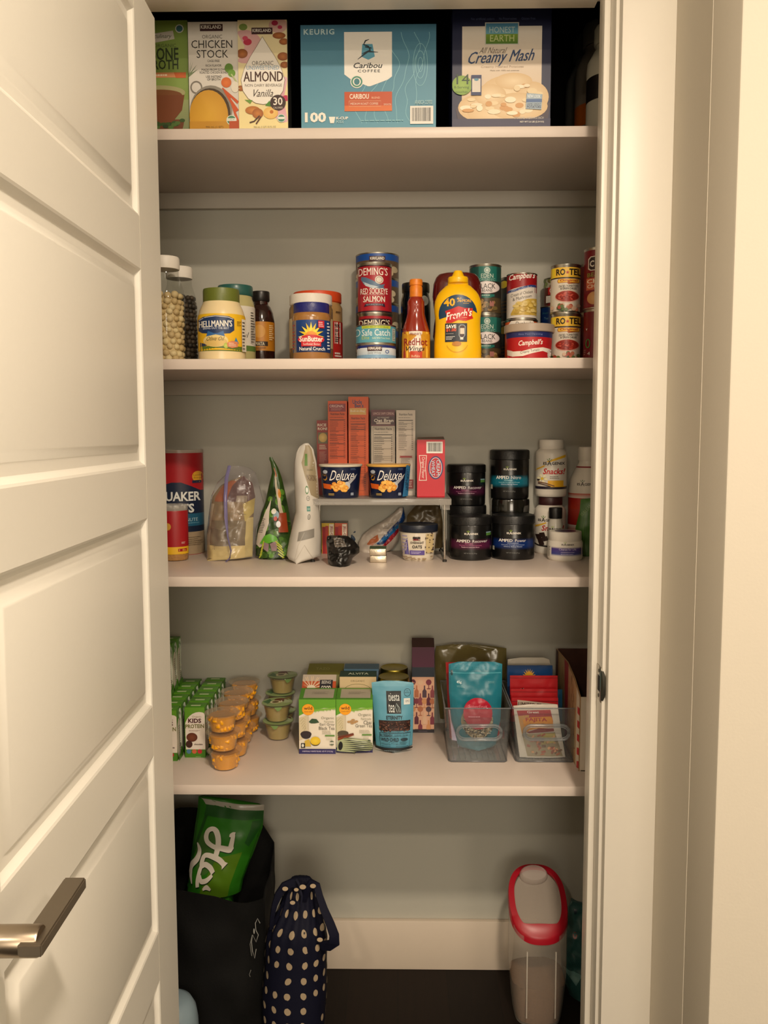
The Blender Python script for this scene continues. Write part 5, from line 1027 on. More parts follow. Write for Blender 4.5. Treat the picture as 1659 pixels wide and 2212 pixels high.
def topb(it, p):
    it.bands(p, [(1051, 1057, 0x241c2c)], 'dark_stripe'); a = it.art()
    a.poly([(1180, 997), (1226, 980), (1226, 986), (1186, 999)], 0xe8b820); a.poly([(1155, 1015), (1178, 1004), (1176, 1008), (1155, 1018)], 0xe8b820); glyph(a, 1196, 1001, 48, 0x2a2420, 0x6a8a4a); a.text('Snacks!', 1197, 1018, 45, 13, 0xc41c20, sh=.2, bold=.04); a.bars(1188, 1028, 1216, 1035, 2, 0x8a8078, fill=.4)
    a.rect(1184, 1038, 1217, 1050, 0xe8b020); a.rect(1190, 1050, 1222, 1052, 0xe8b020)
    for k in range(6):
        t = math.radians(60 * k + 10); a.poly([(1172, 1034), (1172 + 9 * math.cos(t - .35), 1034 + 8 * math.sin(t - .35)), (1172 + 12 * math.cos(t), 1034 + 11 * math.sin(t)), (1172 + 9 * math.cos(t + .35), 1034 + 8 * math.sin(t + .35))], 0xf0e8c0)
    a.ell(1172, 1034, 3, 3, 0xe0c040); a.line([(1163, 1041), (1180, 1044), (1198, 1050)], 2, 0x6a3a1c); a.line([(1163, 1044), (1180, 1048), (1190, 1051)], 2, 0x4a2818); a.ell(1164, 1037, 3, 2, 0x2c1c18)
    it.wrap(a, p)
sbottle(1157, 1224, 950, l1.top, Yq, 'white snack bottle with yellow stripes, upper of its stack', 0xe0dacf, topb)
it = Item('dropper_bottle', 'tiny white bottle with black cap in front of the snack bottles', 'bottle', 1184, 1215, 1098, S3, Y=t1.Y + .074, rnd=True)
p = it.prof([(0, 0), (.95, 0), (1, .03), (1, .66), (.85, .75), (.8, .79), (0, .79)]); lathe('bottle_body', p, M(0xc8c4b8, .3, name='small_bottle', coat=.3), it.root); lathe('cap', it.prof([(0, .78), (.9, .78), (.93, .8), (.93, .985), (.88, 1), (0, 1)]), BLKL, it.root)
a = it.art(); glyph(a, 1199, 1143, 28, 0x2a2624); it.wrap(a, p)
it = Item('cream_tub', 'low white tub with a purple gradient label at the front right of the third shelf', 'tub', 1183, 1258, 1151, S3, yb=1213, rnd=True)
p = it.prof([(0, 0), (.92, 0), (.98, .04), (1, .12), (1, .60), (.95, .68), (0, .68)]); lathe('tub_body', p, WH, it.root); lathe('lid', it.prof([(0, .67), (.91, .67), (.93, .69), (.93, .96), (.90, 1), (0, 1)]), WH, it.root); lathe('lid_sticker', it.prof([(0, 1.0), (.6, 1.0), (.6, 1.008), (0, 1.008)]), M(0x3a2450, .3, name='purple_sticker'), it.root)
a = it.art(); a.rect(1192, 1182, 1258, 1186, 0xded8cc, 0x4a3c80); a.rect(1192, 1186, 1258, 1198, 0x4a3480, 0x3c4488); a.rect(1192, 1198, 1258, 1203, 0x3c4488, 0xded8cc); glyph(a, 1226, 1177, 28, 0x4a443c); a.text('Cleanse for Life', 1226, 1187, 36, 4.5, 0xd0c8e4); a.bars(1212, 1192, 1242, 1200, 2, 0xb8b0d8, fill=.3); a.bars(1185, 1182, 1190, 1204, 7, 0x6a645c, fill=.4); it.wrap(a, p)
it = Item('drink_bottle', 'white bottle fading to red, at the right edge of the third shelf', 'bottle', 1228, 1306, 966, S3, Y=t1.Y + .12, rnd=True)
p = it.prof([(0, 0), (.92, 0), (1, .03), (1, .60), (.92, .70), (.62, .80), (.46, .85), (.45, .88), (0, .88)]); lathe('bottle_body', p, WH, it.root); lathe('cap', it.prof([(0, .87), (.48, .87), (.5, .88), (.5, .985), (.47, 1), (0, 1)]), WH, it.root)
it.bands(p, [(1008, 1011, 0x8a2028), (1011, 1066, 0xded8cc), (1066, 1076, 0xded8cc, 0xc03a24), (1076, 1100, 0xc03a24, 0xa81c14), (1100, 1135, 0xa81c14, 0xb84030), (1135, 1150, 0xb84030, 0xded8cc)], 'label')
a = it.art(); glyph(a, 1266, 1046, 42, 0x3a3630, 0x5a7a5a); it.wrap(a, p)
pts = [(1241, 1222), (1243, 1170), (1247, 1140), (1256, 1105), (1258, 1078), (1320, 1076), (1325, 1130), (1325, 1221)]
a = A4(pts); a.rect(1240, 1070, 1330, 1225, 0x3c7020, 0x355f1c); a.text('ISALEAN', 1258, 1106, 36, 9, 0x8aa870, rot=-50); a.line([(1256, 1105), (1256, 1150), (1262, 1220)], 1, 0x6c9a44)
soft_bag('green_pouch', 'bright green pouch at the right edge beside the purple-labelled tub', 'pouch', pts, t1.Y + .075, S3, .04, M(0x3a6c20, .35, name='green_film'), seed=21, amp=.003, sc=20, art=a, topd=.3)
# ============================================================ LOWEST SHELF
# kids' drink cartons: one built, the rest copied
def drink():
    w, d, h = .047, .038, .118
    r = empty('drink_carton', (0, 0, 0), 0, 'x', 'carton', 'green kids drink cartons on the lowest shelf')
    box('carton_body', -w / 2, w / 2, -d / 2, d / 2, 0, h, M(0x4c8a1c, .35, name='coated_card'), r, bev=.0012)
    a = Art(397, 1513, 445, 1636); a.rect(397, 1513, 445, 1636, 0x5f9426, 0x4c7c20)
    a.ell(432, 1568, 36, 44, 0xe2d8cc); a.rect(399, 1560, 445, 1618, 0xe2d8cc); a.rect(397, 1513, 398.5, 1636, 0x3c7018); a.text('Organic', 426, 1536, 22, 6, 0x8a7a4c); a.text('KIDS', 421, 1545.5, 31, 11, 0x4a1420, bold=.07); a.text('PROTEIN', 421, 1559, 44, 10, 0x6a6a28, bold=.05, rise=.03)
    a.bars(407, 1568, 440, 1572, 2, 0x8a6a58, fill=.35)
    # simple brown cup of chocolate, no character
    a.ell(414, 1586, 13, 11, 0x5a2a1a, c2=0x7a4228); a.ell(407, 1603, 8, 9, 0x40201a); a.text('chocolate', 429, 1603, 20, 4, 0x4a2018, bold=.03)
    a.rect(397, 1616, 445, 1636, 0x437c1a)
    for x, c in ((406, 0x4a7898), (419, 0xc8603c), (432, 0xb82030)): a.ell(x, 1621, 5.5, 5.5, c)
    a.bars(422, 1633, 442, 1635, 1, 0xa8c080)
    a.build('printed_panel', r, lambda u, v, dd: Vector(((u - .5) * w, -d / 2 - dd, v * h)), .4)
    a = Art(0, 0, 38, 118); a.rect(0, 0, 38, 118, 0x4c8a1c); a.ell(19, 70, 19, 46, 0xd8d0c0); a.bars(12, 40, 28, 100, 12, 0x7a7468, fill=.4); a.rect(0, 104, 38, 118, 0x437c1a)
    a.out = Vector((1, 0, 0)); a.build('side_panel', r, lambda u, v, dd: Vector((w / 2 + dd, (u - .5) * d, v * h)), .4)
    box('straw_hole_seal', -.011, .011, -.007, -.001, h, h + .0006, M(0xb8c49a, .3, name='foil_seal'), r)
    tube('straw', [(w / 2 + .0022, .004 + .006 * math.cos(t), h * .88 + .012 * math.sin(t)) for t in [q * math.pi / 6 for q in range(13)]] + [(w / 2 + .0022, .004, h * .3)], .0013, clear(0xe0e8d8, .8, .1, 'straw_plastic', .5), r, 6)
    return r, w, d, h
dc, cw, cd, ch = drink()
Yf = fz(421, 1636, S4)[1]; Xc = at(421, 1580, Yf)[0]; used = [False]
ordn = ['front', 'second', 'third', 'fourth', 'fifth', 'sixth']
def put(x, y, z, lab):
    o = dc if not used[0] else copy_tree(dc); used[0] = True
    o.location = (x, y, z); o['label'] = lab; return o
for k in range(6): put(Xc, Yf + cd / 2 + k * (cd + .006), S4, 'green kids drink carton, %s in the row next to the orange fruit cups' % ordn[k])
for k in range(6): put(Xc - cw - .0125, Yf + cd / 2 - .022 + k * (cd + .006), S4, 'green kids drink carton, %s in the row beside the door' % ordn[k])
for k in (2, 3, 4, 5): put(Xc - 2 * (cw + .0125) + .016, Yf + cd / 2 - .022 + k * (cd + .006), S4, 'green kids drink carton, %s in the hidden row under the upper layer' % ordn[k - 2])
for k in (2, 3, 4): put(Xc - 2 * (cw + .0125) + .016, Yf + cd / 2 - .022 + k * (cd + .006) + .01, S4 + ch + .0008, 'green kids drink carton, %s on the upper layer at the left' % ordn[k - 2])
# fruit cups
def cup(col, lid, name, group, chunk, r=.040, h=.042):
    e = empty(name, (0, 0, 0), 0, 'x', 'cup', group)
    pr = [(0, .0005), (r * .60, .0005), (r * .68, .003), (r * .84, h * .86), (r * .86, h - .003), (r * .99, h - .002), (r, h - .001), (r * .99, h), (r * .86, h)]
    lathe('cup_body', pr, clear(0xf4ecdc, .96, .12, 'frosted_cup', .06), e, 40, close=False)
    lathe('fruit_filling', [(0, .002), (r * .62, .003), (r * .80, h * .80), (r * .7, h * .88), (0, h * .86)], M(*col), e, 36)
    if chunk:
        bm = bmesh.new(); rnd = random.Random(5)
        for i in range(26):
            t = rnd.uniform(0, 6.28); z = rnd.uniform(.1, .8) * h; R = r * (.60 + .17 * z / h); s = rnd.uniform(.004, .0065)
            bmesh.ops.create_cube(bm, size=s * 1.8, matrix=Matrix.Translation((R * .93 * math.cos(t), R * .93 * math.sin(t), z)) @ Matrix.Rotation(rnd.uniform(0, 3), 4, (rnd.random(), rnd.random(), .5)))
        bmesh.ops.bevel(bm, geom=bm.edges[:], offset=.0012, segments=1, affect='EDGES')
        o = fin(bm, 'fruit_pieces', M(0xf0a80c, .3, name='peach_cubes', var=.12), e, 50); o['kind'] = 'stuff'
    f = lathe('film_lid', [(0, h + .0004), (r * .93, h + .0002), (r * .97, h + .0009), (0, h + .0011)], lid, e, 40)
    return e
oc = cup((0xd89408, .25, 0., 'orange_fruit', .4, 300, .15, .5), clear(0xf0dcc0, .95, .15, 'film_lid', .10), 'peach_cup', 'orange fruit cups stacked by the drink cartons', True, .0395, .0415)
a = Art(0, 0, 20, 20)
Ycup = fz(481, 1668, S4)[1] + .028
hh_ = .0428; first = True
pos = [(481, 'front'), (503, 'second'), (514, 'third'), (530, 'hindmost')]
lev = ['bottom', 'middle', 'top']
for k, (px, nm) in enumerate(pos):
    Y = Ycup + k * .0805
    if Y > YB - .042: Y = YB - .042
    X = at(px, 1560, Y)[0]
    for j in range(3):
        o = oc if first else copy_tree(oc); first = False
        o.location = (X + [.004, .0015, -.001][j], Y, S4 + j * hh_); o.rotation_euler = (0, 0, j * 1.3 + k)
        o['label'] = 'orange peach cup, %s of the %s stack' % (lev[j], nm)
def lidart(parent, h, r):
    a = Art(0, 0, 40, 40); a.ell(20, 20, 19.3, 19.3, 0x8fa36c); a.poly([(2, 16), (12, 6), (14, 18), (8, 26)], 0x3c6a3a); a.ell(26, 12, 9, 7, 0x5a2420); a.ell(18, 20, 7, 6, 0xd8d0a8); a.ell(18, 20, 4.4, 3.6, 0x5a4a2c); a.text('11', 28, 19, 6, 8, 0xd8dcc0, bold=.06); a.poly([(30, 10), (39, 18), (38, 26), (28, 26)], 0xa8b890)
    a.out = Vector((0, 0, 1)); a.build('lid_print', parent, lambda u, v, d: Vector(((u - .5) * 2 * r, (v - .5) * 2 * r, h + .0012 + d)), .35)
gc = cup((0x9c8a4c, .4, 0., 'apple_sauce', .1, 80, .06, .5), M(0x8fa36c, .3, name='green_foil_lid'), 'applesauce_cup', 'pale applesauce cups with green foil lids', False, .0385, .0435)
lidart(gc, .0435, .0385)
pg = [bpy.data.meshes]
bm = bmesh.new(); vs = [bm.verts.new(c) for c in ((-.010, -.0392, .0432), (.010, -.0392, .0432), (.004, -.0362, .034), (-.002, -.036, .0325))]
bm.faces.new(vs); fin(bm, 'pull_tab', M(0x7a9a5a, .3, name='pull_tab_foil'), gc)
Yg = fz(602, 1602, S4)[1] + .028; first = True
for px, Y, n, nm in ((601, Yg, 2, 'front'), (608, Yg + .082, 3, 'rear')):
    X = at(px, 1560, Y)[0]
    for j in range(n):
        o = gc if first else copy_tree(gc); first = False
        o.location = (X + .002 * j * (-1) ** j, Y, S4 + j * .0452); o.rotation_euler = (0, 0, .3 * j - .1)
        o['label'] = 'pale applesauce cup, %s of the %s stack' % ((['lower', 'upper'] if n == 2 else lev)[j], nm)
# tea boxes
def flap(it, y_back, art=None, col=0x4c7a2c, hh=.001):
    """slanted top flap of an opened tea box"""
    w = it.w / 2; h1 = it.h; zb = at(it.frame[0], y_back, it.Y + it.d)[1] - it.S
    bm = bmesh.new(); vs = [bm.verts.new(c) for c in ((-w, -it.d / 2, h1), (w, -it.d / 2, h1), (w, it.d / 2, zb), (-w, it.d / 2, zb))]
    f = bm.faces.new(vs); solid(bm, [f], -.0008); fin(bm, 'top_flap', M(col, .5, name='card_flap'), it.root)
    if art:
        art.out = Vector((0, -1, 1)); art.build('flap_print', it.root, lambda u, v, d: Vector(((u - .5) * it.w, -it.d / 2 + v * it.d, h1 + (zb - h1) * v + .001 + d)), .5)
def wild(x0, x1, yt, yb, lab, chai):
    it = Item('tea_box', lab, 'box', x0, x1, yt, S4, yb=yb, dep=.062)
    a = Art(*it.frame); f = it.frame; X = lambda p: f[0] + (p - 646) * (f[2] - f[0]) / 79; Y = lambda p: f[1] + (p - 1513) * (f[3] - f[1]) / 114.
    sc = 1.
    a.rect(f[0], f[1], f[2], f[3], 0xe2dacb); a.poly([(X(646), Y(1513)), (X(725), Y(1513)), (X(725), Y(1531)), (X(700), Y(1531)), (X(680), Y(1536)), (X(660), Y(1541)), (X(646), Y(1548))], 0x5f9e24)
    for i in range(26): x = 664 + i * 2.4; a.poly([(X(x), Y(1538 - i * .35)), (X(x + 3), Y(1541 - i * .3 + random.uniform(0, 3))), (X(x + 4), Y(1534 - i * .2))], 0x7aae3a)
    a.poly([(X(646), Y(1552)), (X(664), Y(1546)), (X(668), Y(1590)), (X(646), Y(1600))], 0xcbbf9e)
    for k in range(5): a.line([(X(648 + 2 * k), Y(1560 + 5 * k)), (X(656 + k), Y(1552 + 5 * k)), (X(660), Y(1556 + 5 * k))], .7, 0x9a9070)
    a.ell(X(666), Y(1534), 13, 12, 0xee9c14, c2=0xf4b01c); a.text('wild', X(666), Y(1531), 18, 7, 0x5a1c10, bold=.03); a.text('HARVEST', X(667), Y(1538.5), 18, 3, 0x8a3a10)
    a.rect(X(663), Y(1547), X(668), Y(1582), 0xd0c6b0); a.rect(X(665), Y(1547), X(666), Y(1582), 0xb8a888)
    if chai:
        for x, y in ((1, 0), (5, -3), (8, 2), (12, 0), (3, 4), (-4, 1)): a.ell(X(678 + x), Y(1560 + y), 4, 2.2, 0xb08a5c)
        a.ell(X(661), Y(1586), 12, 6, 0x4a4030); a.ell(X(661), Y(1589), 12, 6, 0x5a4838, a0=0, a1=180)
        for k in range(3): a.line([(X(650), Y(1601 - k * 3)), (X(684), Y(1588 - k * 0.5))], 4, (0x8a3c20, 0xa04c2a, 0x6a2c18)[k])
        T = (('Organic', 708, 1546, 28, 8, 0x8a8a78), ('Fairtrade', 711, 1554, 22, 5, 0x9a9a84), ('Chai', 714, 1562, 17, 8, 0x5a5a50), ('Green Tea', 706, 1569, 36, 7, 0x6a6a60))
    else:
        a.poly([(X(667), Y(1560)), (X(674), Y(1553)), (X(684), Y(1554)), (X(690), Y(1561)), (X(680), Y(1563)), (X(672), Y(1563))], 0x2c4a30)
        a.ell(X(661), Y(1586), 12, 7, 0x2a1e22); a.ell(X(661), Y(1588), 11, 8, 0x241c22, a0=0, a1=180); a.ell(X(681), Y(1601), 11, 10, 0x3a3010); a.ell(X(681), Y(1600), 11, 9, 0xd8b41c, c2=0xe8cc3c); a.poly([(X(658), Y(1600)), (X(668), Y(1596)), (X(672), Y(1612)), (X(658), Y(1612))], 0xc8a83c)
        a.rect(X(650), Y(1605), X(659), Y(1615), 0x1c1a18); a.ell(X(654), Y(1610), 2.5, 3.5, 0xd8d8d0)
        T = (('Organic', 708, 1552, 28, 7, 0x8a8a78), ('Fairtrade', 711, 1559, 21, 4, 0x9a9a84), ('Earl Grey', 707, 1565.5, 32, 7, 0x6a6a60), ('Black Tea', 706, 1573, 34, 7, 0x5a5a50))
    for t, x, y, w, h, c in T: a.text(t, X(x), Y(y), w, h, c)
    a.bars(X(696), Y(1578), X(722), Y(1586), 3, 0xa09880, fill=.3); a.rect(X(702), Y(1587), X(723), Y(1590), 0x5a8a3a); a.bars(X(704), Y(1593), X(722), Y(1599), 2, 0xb0b090, fill=.25)
    a.ell(X(717), Y(1604), 5, 5, 0x4a5a44); a.rect(X(712), Y(1602), X(722), Y(1606), 0xe0dcd0); a.text('USDA', X(717), Y(1604), 8, 2.5, 0x3a5a3a)
    a.rect(f[0], Y(1616.5), f[2], f[3] + 1, 0x26225c); a.text('18 INDIVIDUALLY WRAPPED TEA BAGS   NET WT 1.27 OZ (36g)', X(686), Y(1622), 66, 4, 0xc8c0d8, bold=.02)
    it.carton(0x4f8a2a, a, hh=it.h); g = Art(0, 0, 79, 40); g.rect(0, 0, 79, 40, 0x4f8a28); g.rect(9, 4, 74, 36, 0xa8a08e); g.bars(26, 13, 66, 24, 3, 0x8a8474, fill=.3)
    flap(it, yt - 24, g, 0x4c7c28); return it
w1 = wild(646, 725, 1511, 1627, 'open tea box with a lemon and a black tea bowl, leftmost front tea box', False)
w2 = wild(726, 805, 1511, 1624, 'open tea box with cinnamon sticks, beside the blue tea pouch', True)
# striped sachets lying against its foot
pts = [(727, 1624), (730, 1602), (742, 1597), (770, 1598), (792, 1601), (803, 1606), (805, 1616), (803, 1623), (760, 1625)]
a = A4(pts); a.rect(725, 1595, 807, 1627, 0xa2ab84)
for k in range(7): a.poly([(736 + k * 1, 1601 + k * 3.2), (760 + k * 3, 1598.6 + k * 3.6), (805, 1603 + k * 3.4), (805, 1604.4 + k * 3.4), (765, 1600.6 + k * 3.6)], 0x1c241c)
a.ell(734, 1610, 5, 8, 0x14181c)
soft_bag('sachet_bundle', 'striped green and black sachet bundle lying at the foot of the cinnamon tea box', 'packet', pts, w2.Y - .017, S4, .014, M(0x8f9a74, .3, name='sachet_film'), seed=23, amp=.001, sc=60, art=a, rough=.3, topd=.7)
Yt2 = w1.Y + .069
it = Item('tea_box', 'tea box with an orange flower panel reading GOOD, behind the lemon tea box', 'box', 652, 725, 1495, S4, Y=Yt2 + .002, dep=.04)
it.carton(0xb05a30, None); g = Art(0, 0, 73, 36); g.rect(0, 0, 73, 36, 0xb8502c); g.rect(0, 0, 73, 14, 0xb8aa9a)
for i in range(16): g.line([(20, 30), (20 + 34 * math.cos(i * .4), 30 - 26 * abs(math.sin(i * .4)))], 1.2, 0xe0c8a8)
g.ell(20, 28, 9, 5, 0xe6d8c0); g.rect(38, 12, 66, 36, 0x2a2830); g.text('BEING', 52, 17, 20, 7, 0xb8b4ac, sh=.1, bold=.04); g.text('GOOD', 52, 29, 21, 9, 0xe8e2d4, bold=.05)
flap(it, 1458, g, 0xb05030)
it = Item('tea_box', 'olive green tea box at the back left of the tea boxes', 'box', 664, 741, 1457, S4, Y=Yt2 + .048, dep=.06)
it.carton(0x6a6a20, None); g = Art(0, 0, 77, 24); g.rect(0, 0, 77, 24, 0x757224); g.text('TAZO', 32, 12, 30, 5, 0x9a985c); flap(it, 1434, g, 0x757224)
it = Item('tea_box', 'dark green and cream tea box behind the cinnamon tea box', 'box', 734, 813, 1462, S4, Y=w2.Y + .070, dep=.034)
a = Art(*it.frame); a.rect(734, 1462, 813, 1560, 0xcbb48a); a.text('ORGANIC', 773, 1471, 30, 4, 0x4a4028, space=1.2); a.ring(773, 1492, 30, 15, .9, 0x6a6434, a0=180, a1=360); it.carton(0x20382a, a)
g = Art(0, 0, 79, 20); g.rect(0, 0, 79, 20, 0x1f382c); g.text('ALVITA', 40, 10, 44, 7, 0xb8c0a8, bold=.02); flap(it, 1450, g, 0x1f382c)
it = Item('tea_box', 'slate blue tea box hindmost behind the dark green one', 'box', 744, 818, 1446, S4, Y=w2.Y + .108, dep=.05)
it.carton(0x3c5a72, None); box('closed_lid_edge', -it.w / 2 - .0006, it.w / 2 + .0006, -it.d / 2 - .0006, it.d / 2, it.h - .004, it.h + .001, M(0x456a84, .5, name='blue_card'), it.root)
# two jars with gold lids
def gjar(x0, x1, yt, Y, lab, seed):
    it = Item('gold_lid_jar', lab, 'jar', x0, x1, yt, S4, Y=Y, rnd=True, group='jars with gold lids behind the blue tea pouch')
    lathe('jar_body', it.prof([(0, 0), (.95, 0), (1, .02), (1, .82), (.95, .88), (0, .88)]), M(0x3c3a20, .2, name='dark_jar_glass', coat=.5), it.root)
    lathe('lid', it.prof([(0, .86), (.98, .86), (1, .88), (1, .98), (.97, 1), (.9, .992), (0, .992)]), M(0x9a8c3c, .35, 1., name='gold_lid', var=.1), it.root)
gjar(817, 884, 1470, w2.Y + .05, 'gold-lidded jar right behind the blue tea pouch', 1); gjar(822, 881, 1449, w2.Y + .125, 'gold-lidded jar with greenish top at the back behind the tea pouch', 2)
# blue tea pouch
pts = [(812, 1617), (808, 1560), (802, 1477), (850, 1475), (894, 1479), (893, 1560), (891, 1616), (852, 1622)]
Yp = fz(852, 1622, S4)[1]
a = A4(pts); a.rect(800, 1475, 896, 1624, 0x5c9cb4); a.rect(800, 1475, 896, 1486, 0x68a6bc)
a.rect(833, 1495.5, 866, 1543, 0x151618); a.text('tiesta', 850, 1508, 25, 16, 0xdfe4e2, bold=.0); a.text('tea', 844, 1531, 14, 19, 0xdfe4e2); a.line([(857, 1540), (853, 1530), (855, 1521), (862, 1530), (864, 1540)], 1, 0xb8c8c8); a.line([(857, 1524), (861, 1540)], .8, 0xb8c8c8)
a.ring(880, 1499, 7.5, 8.5, .9, 0x1c3440); a.text('ALL', 880, 1495, 5, 2, 0x1c3440); a.text('NATURAL', 880, 1499, 11, 2.6, 0x1c3440); a.rect(872, 1511, 886, 1524, 0xdce0dc); a.text('GMO', 880, 1517, 9, 5, 0x3a4a5a)
a.text('ETERNITY', 850, 1551, 38, 8, 0x14242c, bold=.06); a.rect(813, 1557, 887, 1579, 0x35201c)
for i in range(150): a.ell(random.uniform(814, 886), random.uniform(1558, 1578), random.uniform(.8, 2.4), random.uniform(.6, 1.6), random.choice((0x5a342a, 0x22140f, 0x6a4a3a, 0x4a2a28, 0x7a5040, 0x2a1a18)))
a.line([(814, 1580), (888, 1580), (886, 1612), (814, 1612), (814, 1580)], 1.6, 0x16323e); a.text('BLUEBERRY', 830, 1585.5, 30, 5.5, 0x14242c, bold=.05); a.text('CAFFEINE + NONE', 865, 1585, 32, 3.4, 0x14242c); a.text('WILD CHILD', 838, 1594, 44, 8, 0x10202a, bold=.07); a.ell(873, 1594, 9, 3.6, 0x1c3440)
a.bars(817, 1602, 848, 1610, 2, 0x24424e, fill=.25); a.bars(853, 1602, 884, 1610, 2, 0x24424e, fill=.25); a.rect(800, 1611.5, 896, 1626, 0x14181a); a.bars(824, 1616, 876, 1618, 1, 0x8aa0a8)
soft_bag('tea_pouch', 'light blue stand-up tea pouch with a dark window strip', 'pouch', pts, Yp, S4, .036, M(0x5898b0, .4, name='blue_matte_film'), seed=25, amp=.0014, sc=30, art=a, rough=.42, topd=.12)
# tall gift box
it = Item('bottle_gift_box', 'tall narrow plum box patterned with bottles and glasses', 'box', 890, 938, 1398, S4, yb=1582, dep=.06)
a = Art(*it.frame); a.rect(889, 1398, 938, 1583, 0xd9a88a); a.rect(889, 1398, 938, 1441, 0x4c1c34, 0x5a2440); a.rect(889, 1441, 938, 1462, 0x26303e); a.rect(889, 1575, 938, 1583, 0x201c24)
BC = (0x5a1c30, 0x8a4048, 0x4a3440, 0xb06a48, 0xc88c5c, 0x7a3040, 0xd8b090)
for i, x in enumerate((892, 900, 908, 917, 926, 934)):
    for j in range(4):
        y = 1468 + j * 29 + (i % 2) * 12; c = BC[(i * 3 + j * 2) % 7]
        if y > 1560: continue
        if (i + j) % 2: a.poly([(x - 1.3, y), (x + 1.3, y), (x + 1.5, y + 8), (x + 4.5, y + 12), (x + 4.5, y + 26), (x - 4.5, y + 26), (x - 4.5, y + 12), (x - 1.5, y + 8)], c)
        else: a.ell(x, y + 5, 6, 6, c); a.rect(x - .7, y + 9, x + .7, y + 18, c); a.rect(x - 4, y + 18, x + 4, y + 19.5, c)
a.rect(889, 1575, 938, 1584, 0x201c24); a.bars(904, 1578, 926, 1580, 1, 0x6a6070); it.carton(0x42182c, a)
bm = bmesh.new(); w = it.w / 2; zb = at(913, 1378, it.Y + it.d * .5)[1] - S4
for f in (((-w, -it.d / 2, it.h), (w, -it.d / 2, it.h), (w, 0, zb), (-w, 0, zb)), ((-w, 0, zb), (w, 0, zb), (w, it.d / 2, it.h), (-w, it.d / 2, it.h)), ((-w, -it.d / 2, it.h), (-w, 0, zb), (-w, it.d / 2, it.h)), ((w, -it.d / 2, it.h), (w, 0, zb), (w, it.d / 2, it.h))): bm.faces.new([bm.verts.new(c) for c in f])
bmesh.ops.remove_doubles(bm, verts=bm.verts, dist=1e-5); fin(bm, 'folded_top', M(0x3a2420, .6, name='dark_card'), it.root, 10)
# ------------------------------------------------------------ clear bins
BINM = clear(0xd4dadc, .9, .05, 'clear_bin_plastic', .04); BINE = clear(0xa8aeb2, .8, .1, 'bin_rim_plastic', .25)
def bin_(x0, x1, xt0, xt1, yt, yb, lab, dep=.21):
    Y = fz((x0 + x1) / 2, yb, S4)[1]; b0, b1 = at(x0, yb, Y)[0], at(x1, yb, Y)[0]; t0, t1, h = at(xt0, yt, Y)[0], at(xt1, yt, Y)[0], at((x0 + x1) / 2, yt, Y)[1] - S4
    X = (b0 + b1) / 2; r = empty('storage_bin', (X, Y, S4), 0, lab, 'bin'); b0 -= X; b1 -= X; t0 -= X; t1 -= X
    bm = bmesh.new()
    def ring(xa, xb, ya, yb_, z, c=.008):
        out = []
        for cx, cy, a0 in ((xb - c, yb_ - c, 0), (xa + c, yb_ - c, 90), (xa + c, ya + c, 180), (xb - c, ya + c, 270)):
            for k in range(5): t = math.radians(a0 + k * 22.5); out.append(bm.verts.new((cx + c * math.cos(t), cy + c * math.sin(t), z)))
        return out
    def bridge(a, b): n = len(a); [bm.faces.new((a[i], a[(i + 1) % n], b[(i + 1) % n], b[i])) for i in range(n)]
    B = ring(b0, b1, .0, dep, .001); T = ring(t0, t1, -.004, dep + .004, h); Ti = ring(t0 + .0022, t1 - .0022, -.0018, dep + .0018, h); Bi = ring(b0 + .0022, b1 - .0022, .0022, dep - .0022, .0035)
    bm.faces.new(B[::-1]); bridge(B, T); bridge(T, Ti); bridge(Ti, Bi); bm.faces.new(Bi)
    fin(bm, 'bin_body', BINM, r, 30)
    L = [(t0, -.004), (t1, -.004), (t1, dep + .004), (t0, dep + .004)]; tube('rim', [(x, y, h) for x, y in L], .0016, BINE, r, 8, cyclic=True)
    tube('base_edge', [(x, y, .0022) for x, y in ((b0 + .006, .001), (b1 - .006, .001), (b1 - .001, .008), (b1 - .001, dep - .008), (b1 - .006, dep - .001), (b0 + .006, dep - .001), (b0 + .001, dep - .008), (b0 + .001, .008))], .0018, M(0x5a5c60, .2, name='thick_plastic_edge', spec=.6), r, 8, cyclic=True)
    for k in range(9): xx = b0 + (b1 - b0) * (k + 1) / 10; box('floor_rib', xx - .001, xx + .001, .012, dep - .012, .0036, .0050, BINE, r)
    zc, hw, hh = h * .56, (t1 - t0) * .34, h * .135; P = []
    for k in range(32):
        t = 2 * math.pi * k / 32; cx = (hw - hh) * (1 if math.cos(t) > 0 else -1); P.append((cx + hh * math.cos(t) + .002, -.0046, zc + hh * math.sin(t)))
    tube('handle_ring', P, .0032, BINE, r, 8, cyclic=True); tube('handle_inner_ring', [(x * .93, -.005, zc + (z - zc) * .74) for x, y, z in P], .0014, BINE, r, 8, cyclic=True)
    return r, Y, X, h
r, YBn, XB1, hb = bin_(969, 1096, 961, 1103, 1529, 1647, 'left one of two clear plastic bins, holding a teal pouch')
def slab(name, lab, cat, P, Y, S, dep, col, art=None, group=None, tilt=.1, rough=.35, seed=0, amp=.0015):
    """flat packet leaning back: front outline in photo px"""
    pts = [(x, y) for x, y in P]; r, f = soft_bag(name, lab, cat, pts, Y, S, dep, M(col, rough, name='packet_film'), seed=seed, amp=amp, sc=26, art=art, group=group, rough=rough, topd=.25)
    r.rotation_euler = (-tilt, 0, 0); return r
F4 = S4 + .0052
Yb1 = fz(1035, 1622, F4)[1]
